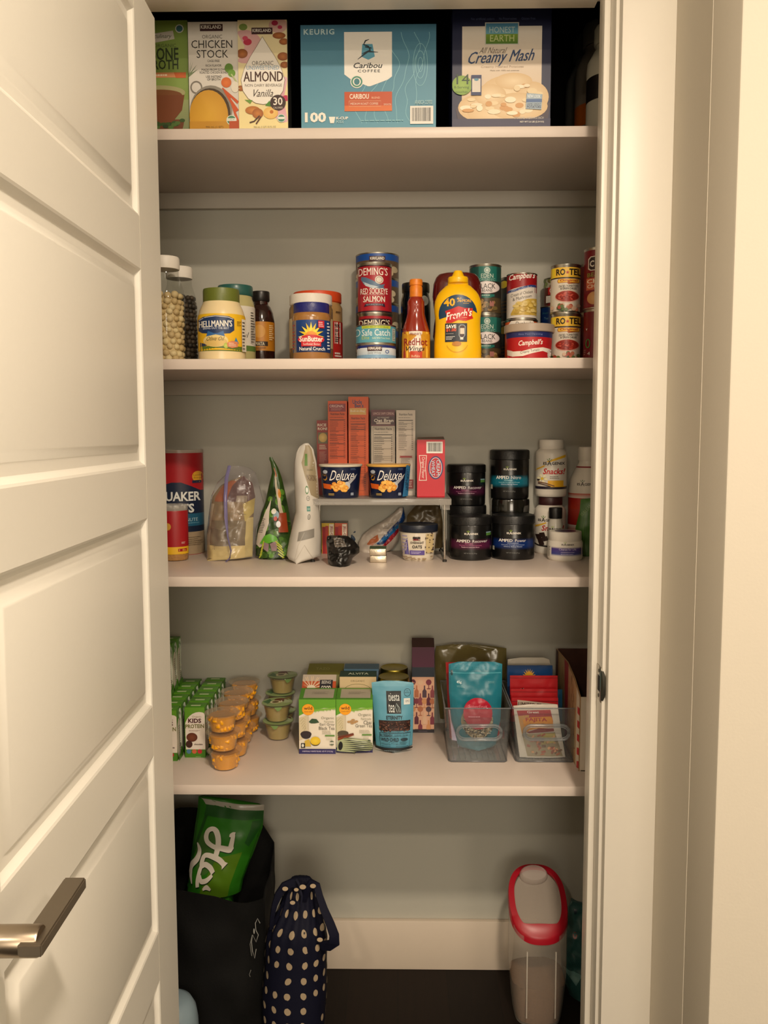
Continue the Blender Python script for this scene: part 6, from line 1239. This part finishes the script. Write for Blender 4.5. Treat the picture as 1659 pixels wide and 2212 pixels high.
# olive bag standing behind the left bin
pts = [(952, 1560), (942, 1470), (940, 1420), (943, 1398), (1000, 1395), (1060, 1398), (1096, 1404), (1096, 1440), (1090, 1560)]
soft_bag('olive_bag', 'glossy olive plastic bag standing behind the left clear bin', 'bag', pts, YBn + .222, S4, .04, M(0x6a6038, .2, name='olive_film', coat=.4), seed=31, amp=.005, sc=24, topd=.5)
pts = [(972, 1600), (968, 1540), (963, 1432), (1075, 1432), (1082, 1480), (1080, 1600)]
slab('red_pouch', 'thin red-edged pouch behind the teal pouch', 'pouch', pts, Yb1 + .052, F4, .010, 0xa01c20, tilt=-.0)
pts = [(976, 1600), (973, 1560), (970, 1536), (1010, 1536), (1010, 1600)]
a = A4(pts); a.rect(965, 1530, 1015, 1605, 0xd8a8b0, 0xb8b8e0)
slab('pink_packet', 'pale pink packet low behind the teal pouch in the left bin', 'packet', pts, Yb1 + .018, F4, .006, 0xc8a0a8, a)
pts = [(990, 1617), (985, 1590), (976, 1560), (971, 1500), (970, 1436), (1030, 1434), (1087, 1436), (1086, 1500), (1083, 1560), (1077, 1590), (1073, 1617), (1035, 1622)]
a = A4(pts); a.rect(965, 1430, 1090, 1625, 0x1f7486); a.rect(965, 1430, 1090, 1450, 0x2c8094); a.line([(972, 1457), (1085, 1457)], 2, 0x4fa0b0); a.ell(976.5, 1457, 2.6, 6, 0x123a44); a.text('45g', 992, 1477, 11, 7, 0xd0e0e0, bold=.03); a.bars(987, 1483, 1008, 1488, 2, 0x8ac0c8, fill=.3); a.bars(1056, 1474, 1078, 1479, 2, 0x8ac0c8, fill=.3)
a.ell(1030, 1560, 38, 36, 0xb8a27c)
for i in range(330):
    t = random.uniform(0, 6.28); q = random.random() ** .5; a.ell(1030 + 37 * q * math.cos(t), 1560 + 35 * q * math.sin(t), 2.0, 1.2, random.choice((0xd8c8a4, 0xc8b48a, 0x3a3024, 0x4a4030, 0xe0d4b8, 0x2a2420)))
a.ell(1030, 1534, 33, 33, 0xb01c34); a.poly([(1000, 1545), (1060, 1545), (1046, 1562), (1016, 1562)], 0xb01c34); a.text('SuperFruit', 1030, 1520, 42, 9, 0xd88a98, sh=.2); a.bars(1008, 1538, 1050, 1543, 1, 0xd88a98, fill=.5); a.text('PROTEIN', 1034, 1606, 30, 7, 0x5aa0ac)
soft_bag('teal_pouch', 'teal stand-up pouch with a red circle over a seed window, in the left bin', 'pouch', pts, Yb1, F4, .04, M(0x1f6c7e, .3, name='teal_film', coat=.2), seed=33, amp=.003, sc=34, art=a, rough=.28, topd=.1)
r, YBn2, XB2, hb = bin_(1114, 1241, 1107, 1252, 1529, 1647, 'right one of two clear plastic bins, packed with red packets')
Y0 = fz(1170, 1638, F4)[1]
def pk(name, lab, P, dY, col, af=None, dep=.006, seed=0):
    ys = [p[1] for p in P]; xs = [p[0] for p in P]; a = None
    if af: a = A4(P); af(a)
    return slab(name, lab, 'packet', P, Y0 + dY, F4, dep, col, a, tilt=-.0, seed=seed)
def q(x0, x1, yt, yb=1560, s=0): return [(x0 + s, yb), (x0, (yt + yb) / 2), (x0, yt), (x1, yt), (x1 + s * .5, (yt + yb) / 2), (x1 + s, yb)]
pk('cream_packet', 'white packet with a torn corner, hindmost in the right bin', [(1100, 1560), (1097, 1480), (1097, 1423), (1160, 1421), (1186, 1423), (1192, 1445), (1196, 1560)], .17, 0xc8c0b0, seed=1)
def ort(a): a.rect(1090, 1430, 1200, 1570, 0x123f74); a.ell(1143, 1458, 9, 9, 0xd8a028); [a.poly([(1143 + 9 * math.cos(t - .15), 1458 + 9 * math.sin(t - .15)), (1143 + 15 * math.cos(t), 1458 + 15 * math.sin(t)), (1143 + 9 * math.cos(t + .15), 1458 + 9 * math.sin(t + .15))], 0xd8a028) for t in [math.radians(k) for k in range(180, 361, 20)]]; a.text('ORTEGA', 1143, 1463, 68, 13, 0xe0b83c, bold=.06)
pk('blue_seasoning_packet', 'blue seasoning packet with a yellow sun, behind the red ones', q(1096, 1194, 1438), .14, 0x123f74, ort, seed=2)
pk('blue_card_packet', 'narrow blue packet edge showing right of the red packets', q(1150, 1215, 1490), .115, 0x1c6088, seed=3)
def redp(lim):
    def f(a):
        x0, y0, x1, y1 = a.f; a.rect(x0, y0, x1, y1, 0xa8141c); a.rect(x0, y0 + 3, x1, y0 + 4, 0x7a0c14)
        if lim: a.poly([(x0 + 12, y0 + 2), (x1 - 5, y0 + 6), (x1 - 5, y0 + 13), (x0 + 12, y0 + 9)], 0xb8a898); a.text('LIMITED EDITION', (x0 + x1) / 2 + 4, y0 + 7.6, 80, 4.6, 0x3a1c18, bold=.03, rot=2)
        b = y0 + (15 if lim else 20); a.poly([(x0 + 18, b), (x0 + 24, b + 3), (x0 + 30, b - 2), (x0 + 27, b + 4), (x0 + 22, b + 5)], 0xe0d4cc); a.bars(x0 + 12, b + 5, x0 + 32, b + 8, 1, 0xc89890); a.rect(x0 + 42, b + 1, x0 + 63, b + 7, 0xc8c0b8); a.text('333', x0 + 52, b + 4, 14, 5, 0x1c1414, bold=.05)
        for k in range(4): a.ell(x0 + 70 + k * 8, b + 5, 3.4, 2.8, 0xe0d4cc)
    return f
pk('red_packet', 'red snack packet, hindmost of the three red ones in the right bin', q(1102, 1205, 1460), .095, 0xa8141c, redp(False), seed=4)
pk('red_packet', 'red snack packet in the middle of the three in the right bin', q(1104, 1204, 1489), .07, 0xa8141c, redp(False), seed=5)
pk('red_packet', 'red snack packet with a grey banner, front of the three in the right bin', q(1106, 1206, 1508, 1560), .045, 0xa8141c, redp(True), seed=6)
P = [(1123, 1636), (1117, 1590), (1109, 1524), (1205, 1523), (1214, 1590), (1222, 1637)]
def faj(a):
    a.rect(1100, 1520, 1225, 1640, 0xd8d0c4); a.poly([(1116, 1536), (1202, 1534), (1205, 1560), (1122, 1568)], 0xb02830); a.text('Great', 1157, 1539, 30, 5, 0xe8dcd4, bold=.04); a.poly([(1118, 1548), (1146, 1545), (1140, 1580), (1122, 1586)], 0xc89048)
    a.poly([(1128, 1556), (1150, 1550), (1200, 1548), (1204, 1552), (1204, 1572), (1160, 1574), (1132, 1580)], 0xe09018); a.text('FAJITA', 1163, 1556, 54, 10, 0xb01c18, bold=.05, rise=.0); a.text('Seasoning Mix', 1164, 1565, 40, 5, 0x5a2410, sh=.2); a.poly([(1134, 1582), (1166, 1573), (1204, 1574), (1204, 1580), (1140, 1584)], 0x8a1c18)
    a.poly([(1122, 1586), (1206, 1582), (1216, 1634), (1128, 1634)], 0x9a8c6c); a.poly([(1170, 1584), (1206, 1584), (1200, 1604), (1166, 1610)], 0xb0a058)
    for i in range(46):
        x, y = random.gauss(1168, 22), random.gauss(1610, 12)
        if 1130 < x < 1210 and 1588 < y < 1632: t = random.uniform(-.5, .9); l = random.uniform(5, 12); a.line([(x, y), (x + l * math.cos(t), y - l * math.sin(t))], random.uniform(2.5, 5), random.choice((0xb0603c, 0x8a4028, 0xc88058, 0xa04c30, 0xd8a070, 0x6a4a30)))
pk('fajita_mix_packet', 'white-edged fajita seasoning packet leaning at the front of the right bin', P, .004, 0xd4ccc0, faj, .009, seed=7)
# display box at the far right
X0 = .402; Ya, Yb_ = 1.885, 2.175; zt_ = at(1201, 1401, Yb_)[1]; zf_ = at(1256, 1481, Ya + .02)[1]
r = empty('display_box', (X0, Ya, S4), 0, 'wood-print card display box with red stripes at the right end of the lowest shelf', 'box')
H1, H2, DD, WW = zt_ - S4, zf_ - S4, Yb_ - Ya, .125
def panel(name, pts, mat, th=.002):
    bm = bmesh.new(); f = bm.faces.new([bm.verts.new(p) for p in pts]); solid(bm, [f], th); return fin(bm, name, mat, r)
WOOD = M(0xa8845c, .6, name='wood_print_card', var=.45, bscale=22); INN = M(0x4a2a1e, .7, name='dark_print_card', var=.5, bscale=30)
prof_ = [(0, 0), (DD, 0), (DD, H1), (DD - .02, H1), (DD * .5, (H1 + H2) / 2 + .012), (.06, H2 + .004), (.0, H2 - .02)]
panel('side_panel', [(0, y, z) for y, z in prof_], WOOD, .002); panel('side_panel', [(WW, y, z) for y, z in prof_], WOOD, -.002)
panel('back_panel', [(0.0025, DD, .003), (WW - .0025, DD, .003), (WW - .0025, DD, H1), (0.0025, DD, H1)], INN); panel('bottom_panel', [(.0025, 0, .0), (WW - .0025, 0, .0), (WW - .0025, DD, .0), (.0025, DD, .0)], INN, -.002)
panel('front_panel', [(.0, 0, 0), (WW, 0, 0), (WW, 0, H2 - .02), (0, 0, H2 - .02)], M(0xd0c4b4, .6, name='white_card'), .002)
a = Art(0, 0, 290, 200); a.rect(0, 0, 34, 200, 0xc8bca8)
for k in range(5): a.poly([(0, 30 + k * 36), (22, 40 + k * 36), (22, 58 + k * 36), (0, 50 + k * 36)], 0xb01c20)
a.poly([(34, 0), (130, 0), (130, 200), (34, 200)], 0xb09068); a.poly([(130, 0), (180, 0), (172, 80), (160, 200), (140, 200), (130, 90)], 0x8e1a1e); a.poly([(180, 0), (250, 0), (250, 200), (160, 200), (172, 80)], 0x9c8058); a.rect(262, 0, 290, 200, 0x4a2420); a.ell(55, 150, 17, 17, 0xa89878); a.ring(55, 150, 17, 17, 2, 0x6a5a40)
for i in range(60): x = random.uniform(36, 255); y = random.uniform(0, 190); a.line([(x, y), (x + random.uniform(-2, 2), y + random.uniform(8, 26))], random.uniform(1, 2.5), random.choice((0x8a5a38, 0x7a4c30, 0xa4683c)))
a.out = Vector((-1, 0, 0))
def dm(u, v, d):
    y = u * DD; lim = 0
    for (ya, za), (yb2, zb2) in zip(prof_[2:], prof_[3:]):
        if yb2 <= y <= ya and ya > yb2: lim = zb2 + (za - zb2) * (y - yb2) / (ya - yb2)
    return Vector((-.0026 - d, y, .001 + v * ((lim or H2 - .02) - .002)))
a.build('side_print', r, dm, .6, cut=24, eps=1e-5)
# ============================================================ FLOOR OF THE PANTRY
CLO = M(0x0a0a0a, .75, name='black_cloth', bump=.3, bscale=300, spec=.2)
Yt = 1.93; tl = at(402, 1745, 2.13); tr = at(575, 1775, 2.13)
tote = empty('tote_bag', (at(485, 1950, Yt)[0], Yt, 0), 0, 'tall black cloth tote bag holding a green pouch, beside the door', 'bag')
XO = tote.location.x; xl = XL + .03 - XO; xr = at(575, 1960, Yt + .05)[0] - XO
zb_ = at(480, 1742, 2.13)[1]; zfr = at(440, 1928, Yt)[1]
def cloth(name, fn, nu, nv, mat, th=.003, parent=tote):
    bm = bmesh.new(); G = [[bm.verts.new(fn(i / nu, j / nv)) for j in range(nv + 1)] for i in range(nu + 1)]
    for i in range(nu):
        for j in range(nv): bm.faces.new((G[i][j], G[i + 1][j], G[i + 1][j + 1], G[i][j + 1]))
    solid(bm, bm.faces[:], th); return fin(bm, name, mat, parent, 60)
from mathutils import noise as NZ
nz = lambda x, y, s, k: NZ.noise(Vector((x * s, y * s, k)))
def ftop(u): return zfr + .012 * math.sin(u * 5) - .05 * max(0, (u - .62)) 
cloth('front_panel', lambda u, v: Vector((xl + (xr - xl) * u, .0 + .02 * math.sin(u * math.pi) * -1 + .012 * nz(u * 3, v * 3, 1.4, 2) + .03 * (2 * u - 1) ** 4, v * ftop(u))), 26, 24, CLO)
def btop(u): return zb_ - .05 * max(0, .12 - u) / .12 - .09 * max(0, u - .80) / .2
cloth('back_panel', lambda u, v: Vector((xl + (xr - xl) * u, .19 + .01 * nz(u * 3, v * 4, 1.2, 5), v * btop(u))), 26, 26, CLO)
def side(xx, sg):
    return lambda u, v: Vector((xx + sg * .003 * math.sin(u * math.pi) + .006 * nz(u * 2, v * 4, 1.5, 8), .03 + .16 * u, v * (ftop(1 if sg > 0 else 0) + (btop(1 if sg > 0 else 0) - ftop(1 if sg > 0 else 0)) * u)))
cloth('side_panel', side(xr, 1), 10, 22, CLO); cloth('side_panel', side(xl, -1), 10, 22, CLO)
box('base_panel', xl, xr, .03, .18, .001, .004, CLO, tote)
a = Art(540, 1960, 570, 2110)
sw = [(565, 1985), (560, 1975), (555, 1985), (556, 2000), (561, 2010), (556, 2025), (549, 2010), (546, 2025), (548, 2045), (552, 2060), (556, 2040)]
a.line(sw, 1.6, 0x8a8a86); a.line([(548, 2010), (543, 2030), (546, 2055)], 1.2, 0x7a7a76); a.line([(544, 2085), (540, 2095), (542, 2100)], 1.4, 0x7a7a76); a.ell(552, 2002, 1.4, 6, 0x9a9a96)
X0_ = XO; a.build('swirl_print', tote, lambda u, v, d: Vector((at(540 + 30 * u, 2035, Yt)[0] - X0_, .03 * (.75) ** 4 - .024 - d, (at(555, 2110, Yt)[1]) + v * (at(555, 1960, Yt)[1] - at(555, 2110, Yt)[1]))), .4, base=.003)
# green pouch standing in the tote
P = [(396, 1948), (404, 1880), (414, 1800), (420, 1760), (422, 1733), (490, 1738), (566, 1751), (563, 1800), (545, 1850), (533, 1880), (520, 1915), (516, 1948)]
Yg_ = 2.0
a = A4(P); a.rect(380, 1725, 580, 1950, 0x266414); a.poly([(422, 1733), (566, 1751), (566, 1764), (420, 1748)], 0x9a9488); a.poly([(420, 1748), (566, 1764), (564, 1784), (416, 1772)], 0x1f4a1c); a.poly([(418, 1772), (426, 1772), (408, 1850), (400, 1900), (396, 1870)], 0x1c4418); a.poly([(540, 1784), (566, 1785), (548, 1840), (534, 1830)], 0x1a4a18); a.poly([(470, 1860), (535, 1850), (530, 1950), (440, 1950)], 0x4a6c14); a.ell(440, 1850, 30, 50, 0x3a5c28)
SV = 0xc8c0b4
def off(pts, dx=1.6, dy=2.4): return [(x + dx, y + dy) for x, y in pts]
K = [([(503, 1808), (497, 1808), (493, 1812), (499, 1812), (501, 1835), (501, 1842), (470, 1838)], [4, 5, 7, 8, 11, 11, 9]),
     ([(467, 1862), (468, 1840), (464, 1820), (455, 1805), (445, 1799), (434, 1803), (431, 1815), (436, 1826), (448, 1833), (462, 1838), (471, 1842)], [11, 12, 11, 10, 8, 9, 10, 9, 8, 8, 8]),
     ([(500, 1878), (494, 1873), (480, 1864), (462, 1858), (445, 1855), (436, 1858), (433, 1868), (434, 1880), (444, 1876), (460, 1882), (472, 1893)], [15, 9, 10, 10, 9, 9, 10, 9, 10, 10, 9]),
     ([(434, 1876), (431, 1892), (430, 1910), (434, 1926)], [7, 9, 9, 9]), ([(434, 1900), (442, 1912), (458, 1909), (471, 1897)], [6, 9, 10, 7]),
     ([(452, 1930), (462, 1924), (476, 1930)], [4, 10, 4]),
     ([(410, 1832), (420, 1848), (417, 1866), (403, 1884), (402, 1900), (414, 1922)], [2, 9, 12, 11, 11, 2])]
def smoothp(P, W, n=5):
    out = []; ww = []
    for i in range(len(P) - 1):
        p0, p1, p2, p3 = P[max(i - 1, 0)], P[i], P[i + 1], P[min(i + 2, len(P) - 1)]
        for k in range(n):
            t = k / n; out.append(tuple(.5 * (2 * p1[q] + (p2[q] - p0[q]) * t + (2 * p0[q] - 5 * p1[q] + 4 * p2[q] - p3[q]) * t * t + (3 * p1[q] - p0[q] - 3 * p2[q] + p3[q]) * t ** 3) for q in (0, 1))); ww.append((W[i] + (W[i + 1] - W[i]) * t) * 1.2)
    return out + [P[-1]], ww + [W[-1] * 1.2]
K = [smoothp(p_, w_) for p_, w_ in K]
for pts_, w in K: a.line(off(pts_), w, 0x0e2410)
for pts_, w in K: a.line(pts_, w, SV)
g, f = soft_bag('green_pouch', 'dark green pouch with big silver script lettering sticking out of the black tote', 'pouch', P, Yg_, .30, .07, M(0x1f5410, .3, name='green_foil_film'), seed=41, amp=.004, sc=14, art=a, rough=.28, topd=.2)
# lower the hidden part of the pouch to the bag's floor
lz = at(450, 1948, Yg_)[1]
box('pouch_lower', -.075, .015, -.02, .03, -.299, lz - .30 + .012, M(0x256014, .3, name='green_foil_film'), g, bev=.01)
# pale blue rounded tub beside the door
xb0 = at(418, 2212, 1.80)[0]; zt2 = at(395, 2146, 1.86)[1]
b = empty('blue_tub', (xb0 - .062, 1.842, 0), 0, 'pale blue rounded plastic tub showing at the bottom beside the door', 'tub')
lathe('tub_body', [(0, 0), (.05, 0), (.058, .01), (.062, zt2 * .5), (.061, zt2 - .05), (.057, zt2 - .025), (.048, zt2 - .008), (.034, zt2), (0, zt2 + .002)], M(0x8ca0ac, .35, name='pale_blue_plastic'), b, 48)
# polka dot bag
Yp_ = 1.89; pb = empty('lunch_bag', (at(636, 2120, Yp_)[0], Yp_ + .06, 0), 0, 'navy bottle bag with cream polka dots and looped handles', 'bag')
XP = pb.location.x; NAVY = M(0x0a0c20, .7, name='navy_cotton', bump=.25, bscale=260, spec=.2)
Zp = lambda y: at(636, y, Yp_ + .03)[1]
LV = [(2330, 572, 700), (2240, 567, 699), (2160, 566, 704), (2080, 573, 705), (2040, 575, 706), (2010, 582, 700), (1985, 598, 694), (1960, 608, 688), (1940, 614, 684), (1922, 620, 680), (1908, 632, 668)]
prof3 = []
for y, xa_, xb_ in LV:
    z = max(Zp(y), 0.0); prof3.append((z, at(xa_, y, Yp_ + .05)[0] - XP, at(xb_, y, Yp_ + .05)[0] - XP))
prof3[0] = (0.0,) + prof3[0][1:]
def pbag(t, v, d=0):
    z = prof3[-1][0] * v
    for (z0, a0, b0), (z1, a1, b1) in zip(prof3, prof3[1:]):
        if z0 <= z <= z1: k = (z - z0) / max(z1 - z0, 1e-9); xa_, xb_ = a0 + (a1 - a0) * k, b0 + (b1 - b0) * k; break
    cx_, rx = (xa_ + xb_) / 2, (xb_ - xa_) / 2; ry = min(rx * .9, .06) * (1 if v < .72 else 1 - .55 * (v - .72) / .28)
    c_, s_ = math.cos(t), math.sin(t); e = .93
    pl = 1 + (.05 * math.sin(t * 9 + v * 5) + .04 * math.sin(t * 15)) * min(1, max(0, v - .45) * 3) + .02 * nz(t, v, 3, 4)
    return Vector((cx_ + rx * pl * math.copysign(abs(c_) ** e, c_), ry * pl * math.copysign(abs(s_) ** e, s_) , z)) + Vector((c_, s_, 0)) * d
bm = bmesh.new(); NT, NVV = 72, 50
G = [[bm.verts.new(pbag(2 * math.pi * i / NT, j / NVV)) for i in range(NT)] for j in range(NVV + 1)]
for j in range(NVV):
    for i in range(NT): bm.faces.new((G[j][i], G[j][(i + 1) % NT], G[j + 1][(i + 1) % NT], G[j + 1][i]))
bm.faces.new(G[0][::-1]); bm.faces.new(G[-1]); fin(bm, 'bag_body', NAVY, pb, 70)
a = Art(0, 0, 360, 100); n = 0
rows = 10
for j in range(rows):
    y = 96 - j * 9.6
    for i in range(14):
        x = 8 + i * 25.2 + random.uniform(-1.5, 1.5); 
        if x > 352: x -= 352
        if random.random() < .05: continue
        rx, ry = 5.3, 2.3; t0 = random.uniform(-.35, .35)
        a.poly([(x + rx * math.cos(q_) + 4 * t0 * math.sin(q_), y + ry * math.sin(q_) * random.uniform(.9, 1.08) + random.uniform(-.2, .2) * 0) for q_ in [k * math.pi / 7 for k in range(14)]], 0xa08e74)
a.out = Vector((0, 0, 0)); cxs = pb
def pm(u, v, d): t = 2 * math.pi * u - math.pi; return pbag(t, min(v, .985), d)
o = a.build('polka_dots', pb, pm, .7, cut=72, cutv=40, base=9e-4, eps=0)
def strap(name, px, w, dY, half=.004):
    P3 = [Vector((at(x, y, Yp_ + dy)[0] - XP, Yp_ + dy - pb.location.y, at(x, y, Yp_ + dy)[1])) for x, y, dy in px]
    bm = bmesh.new(); R_ = []; n = len(P3)
    for i, p in enumerate(P3):
        t = (P3[min(i + 1, n - 1)] - P3[max(i - 1, 0)]).normalized(); s_ = t.cross(Vector((.25, -1, .1))).normalized(); nrm = t.cross(s_).normalized()
        ww = w[i] if isinstance(w, list) else w
        R_.append([bm.verts.new(p + s_ * ww / 2 * a_ + nrm * half * b_) for a_, b_ in ((-1, -.6), (-.9, -1), (.9, -1), (1, -.6), (1, .6), (.9, 1), (-.9, 1), (-1, .6))])
    for A_, B_ in zip(R_, R_[1:]):
        for k in range(8): bm.faces.new((A_[k], A_[(k + 1) % 8], B_[(k + 1) % 8], B_[k]))
    bm.faces.new(R_[0]); bm.faces.new(R_[-1]); h_ = fin(bm, name, NAVY, pb, 50)
    return P3
strap('handle', [(655, 1945, .035), (662, 1920, .02), (674, 1906, .02), (684, 1912, .015), (690, 1935, .01), (700, 1965, .0), (713, 1995, -.005), (722, 2020, -.01), (722, 2036, -.01), (708, 2043, 0), (694, 2042, .01)], [.016, .018, .018, .016, .016, .018, .02, .022, .026, .026, .02], 0)
strap('handle', [(650, 1912, .03), (632, 1906, .03), (615, 1914, .025), (602, 1932, .02), (593, 1955, .02), (588, 1980, .02), (586, 2005, .03)], [.02, .02, .02, .018, .013, .010, .010], 0)
strap('tie_cord', [(640, 1899, .02), (646, 1910, .012), (652, 1935, .005), (650, 1955, .003)], .005, 0, .002)
for k, (x, y, dy, sc_) in enumerate(((676, 1914, .004, 1), (654, 1916, .0, 1.1), (640, 1922, .0, .8), (616, 1920, .01, 1), (632, 1950, -.0, .9), (691, 2030, -.0, 1.0))):
    p = Vector((at(x, y, Yp_ + dy)[0] - XP, Yp_ + dy - pb.location.y, at(x, y, Yp_ + dy)[1]))
    o = lathe('strap_dot', [(0, 0), (.0052 * sc_, 0), (.005 * sc_, .0005), (0, .0006)], M(0xb09c80, .7, name='cream_dot'), pb, 16); o.matrix_local = Matrix.Translation(p) @ Matrix.Rotation(math.pi / 2, 4, 'X') @ Matrix.Scale(1.3, 4, (1, 0, 0))
# dry food container with red rim
Yc_ = 1.955; CW = at(1222, 2050, Yc_ + .06)[0] - at(1101, 2050, Yc_ + .06)[0]
cxk = (at(1222, 2050, Yc_ + .06)[0] + at(1101, 2050, Yc_ + .06)[0]) / 2
fc = empty('food_container', (cxk, Yc_ + .07, 0), 0, 'clear dry food container with a slanted red-rimmed lid on the pantry floor', 'container')
zf0 = at(1165, 2030, Yc_)[1]; zbk = at(1150, 1872, Yc_ + .14)[1]; RX, RY = CW / 2, .068
def cap_pt(t, v, k=1., lift=0., e=.62):
    c_, s_ = math.cos(t), math.sin(t); x, y = math.copysign(abs(c_) ** e, c_), math.copysign(abs(s_) ** e, s_)
    zt3 = zf0 + (zbk - zf0) * (y + 1) / 2; tp = .80 + .20 * min(1, v * 2.2) ** .7
    return Vector((RX * k * x * tp, RY * k * y * tp, zt3 * v + lift + .001))
def capwall(name, k, v0, v1, mat, nt=64, nv=18, top=False, bot=True, lift=0., parent=fc, flatz=None):
    bm = bmesh.new(); G = [[bm.verts.new(cap_pt(2 * math.pi * i / nt, v0 + (v1 - v0) * j / nv, k, lift)) for i in range(nt)] for j in range(nv + 1)]
    if flatz:
        for row in G:
            for v_ in row: v_.co.z = min(v_.co.z, flatz + .004 * nz(v_.co.x, v_.co.y, 60, 1))
    for j in range(nv):
        for i in range(nt): bm.faces.new((G[j][i], G[j][(i + 1) % nt], G[j + 1][(i + 1) % nt], G[j + 1][i]))
    if bot: bm.faces.new(G[0][::-1])
    if top: bm.faces.new(G[-1])
    return fin(bm, name, mat, parent, 50)
CK = clear(0xe8e0d4, .94, .12, 'cloudy_container', .14)
capwall('container_body', 1., 0, 1., CK)
capwall('food_contents', .95, .02, .62, M(0x6e4f34, .9, name='oat_flour', bump=.6, bscale=200, var=.3), top=True, flatz=.10)
RED = M(0xa40f22, .35, name='red_plastic_rim')
bm = bmesh.new(); nt = 72; R_ = []
for i in range(nt):
    t = 2 * math.pi * i / nt; p = cap_pt(t, 1., 1., .0, .8); wv = .012 + .020 * max(0, -math.sin(t) - .75) * 4 * .7
    o_ = Vector((p.x * 1.05, p.y * 1.05, p.z)); i_ = Vector((p.x * (1 - wv / RX), p.y * (1 - wv / RY * .8), 0)); i_.z = zf0 + (zbk - zf0) * (i_.y / RY + 1) / 2 + .006
    R_.append([bm.verts.new(q_) for q_ in (o_ + Vector((0, 0, -.014)), o_ + Vector((0, 0, -.002)), o_ * 1 + Vector((-p.x * .03, -p.y * .03, .006)), i_ + Vector((0, 0, .004)), i_, Vector((p.x * .97, p.y * .97, p.z - .014)))])
for i in range(nt):
    A_, B_ = R_[i], R_[(i + 1) % nt]
    for k in range(6): bm.faces.new((A_[k], B_[k], B_[(k + 1) % 6], A_[(k + 1) % 6]))
fin(bm, 'red_rim', RED, fc, 50)
bm = bmesh.new(); vs = [bm.verts.new((RX * .86 * math.cos(t), RY * .9 * math.sin(t), zf0 + (zbk - zf0) * (.9 * math.sin(t) + 1) / 2 + .004)) for t in [2 * math.pi * i / 48 for i in range(48)]]
bm.faces.new(vs); solid(bm, bm.faces[:], .0015); fin(bm, 'lid_panel', clear(0xd8ccc0, .9, .15, 'cloudy_lid_panel', .26), fc)
sl = math.atan2(zbk - zf0, 2 * RY)
bm = lathe_bm([(0, 0), (.030, 0), (.031, .004), (.029, .016), (.026, .020), (0, .020)], 40, 1.12, .72); o = fin(bm, 'flip_cap', clear(0xe0d4cc, .9, .12, 'cloudy_flip_cap', .30), fc, 40)
o.matrix_local = Matrix.Translation((-.004, RY * .70, zf0 + (zbk - zf0) * .85 + .003)) @ Matrix.Rotation(sl, 4, 'X')
for s in (-1, 1): box('side_rib', s * RX * .50 - .0015, s * RX * .50 + .0015, -RY * .985 - .0015, -RY * .985 + .001, .03, zf0 * .86, clear(0xe8e0d4, .9, .1, 'rib', .4), fc, bev=.0006)
# teal bag in the corner
P = [(1218, 2110), (1216, 2060), (1226, 2010), (1232, 1975), (1240, 1960), (1256, 1965), (1290, 1975), (1300, 2060), (1296, 2185), (1250, 2190), (1236, 2178), (1226, 2140)]
a = A4(P); a.rect(1210, 1955, 1305, 2195, 0x2c5654); a.ell(1238, 1980, 5, 8, 0x16303c); a.ell(1241, 2035, 5, 7, 0x8a4030); a.ell(1241, 2035, 2, 3, 0x2c5654); a.poly([(1218, 2115), (1260, 2125), (1240, 2150)], 0x6a9490)
for k in range(7): a.line([(1222 + k * 5, 2070 + k * 2), (1240 + k * 5, 2105)], .8, 0x1c3c3c)
g, f = soft_bag('teal_bag', 'dark teal crinkled bag in the corner behind the red-rimmed container', 'bag', P, 2.06, .0, .07, M(0x2c5654, .35, name='teal_bag_film'), seed=51, amp=.007, sc=30, art=a, topd=.3)
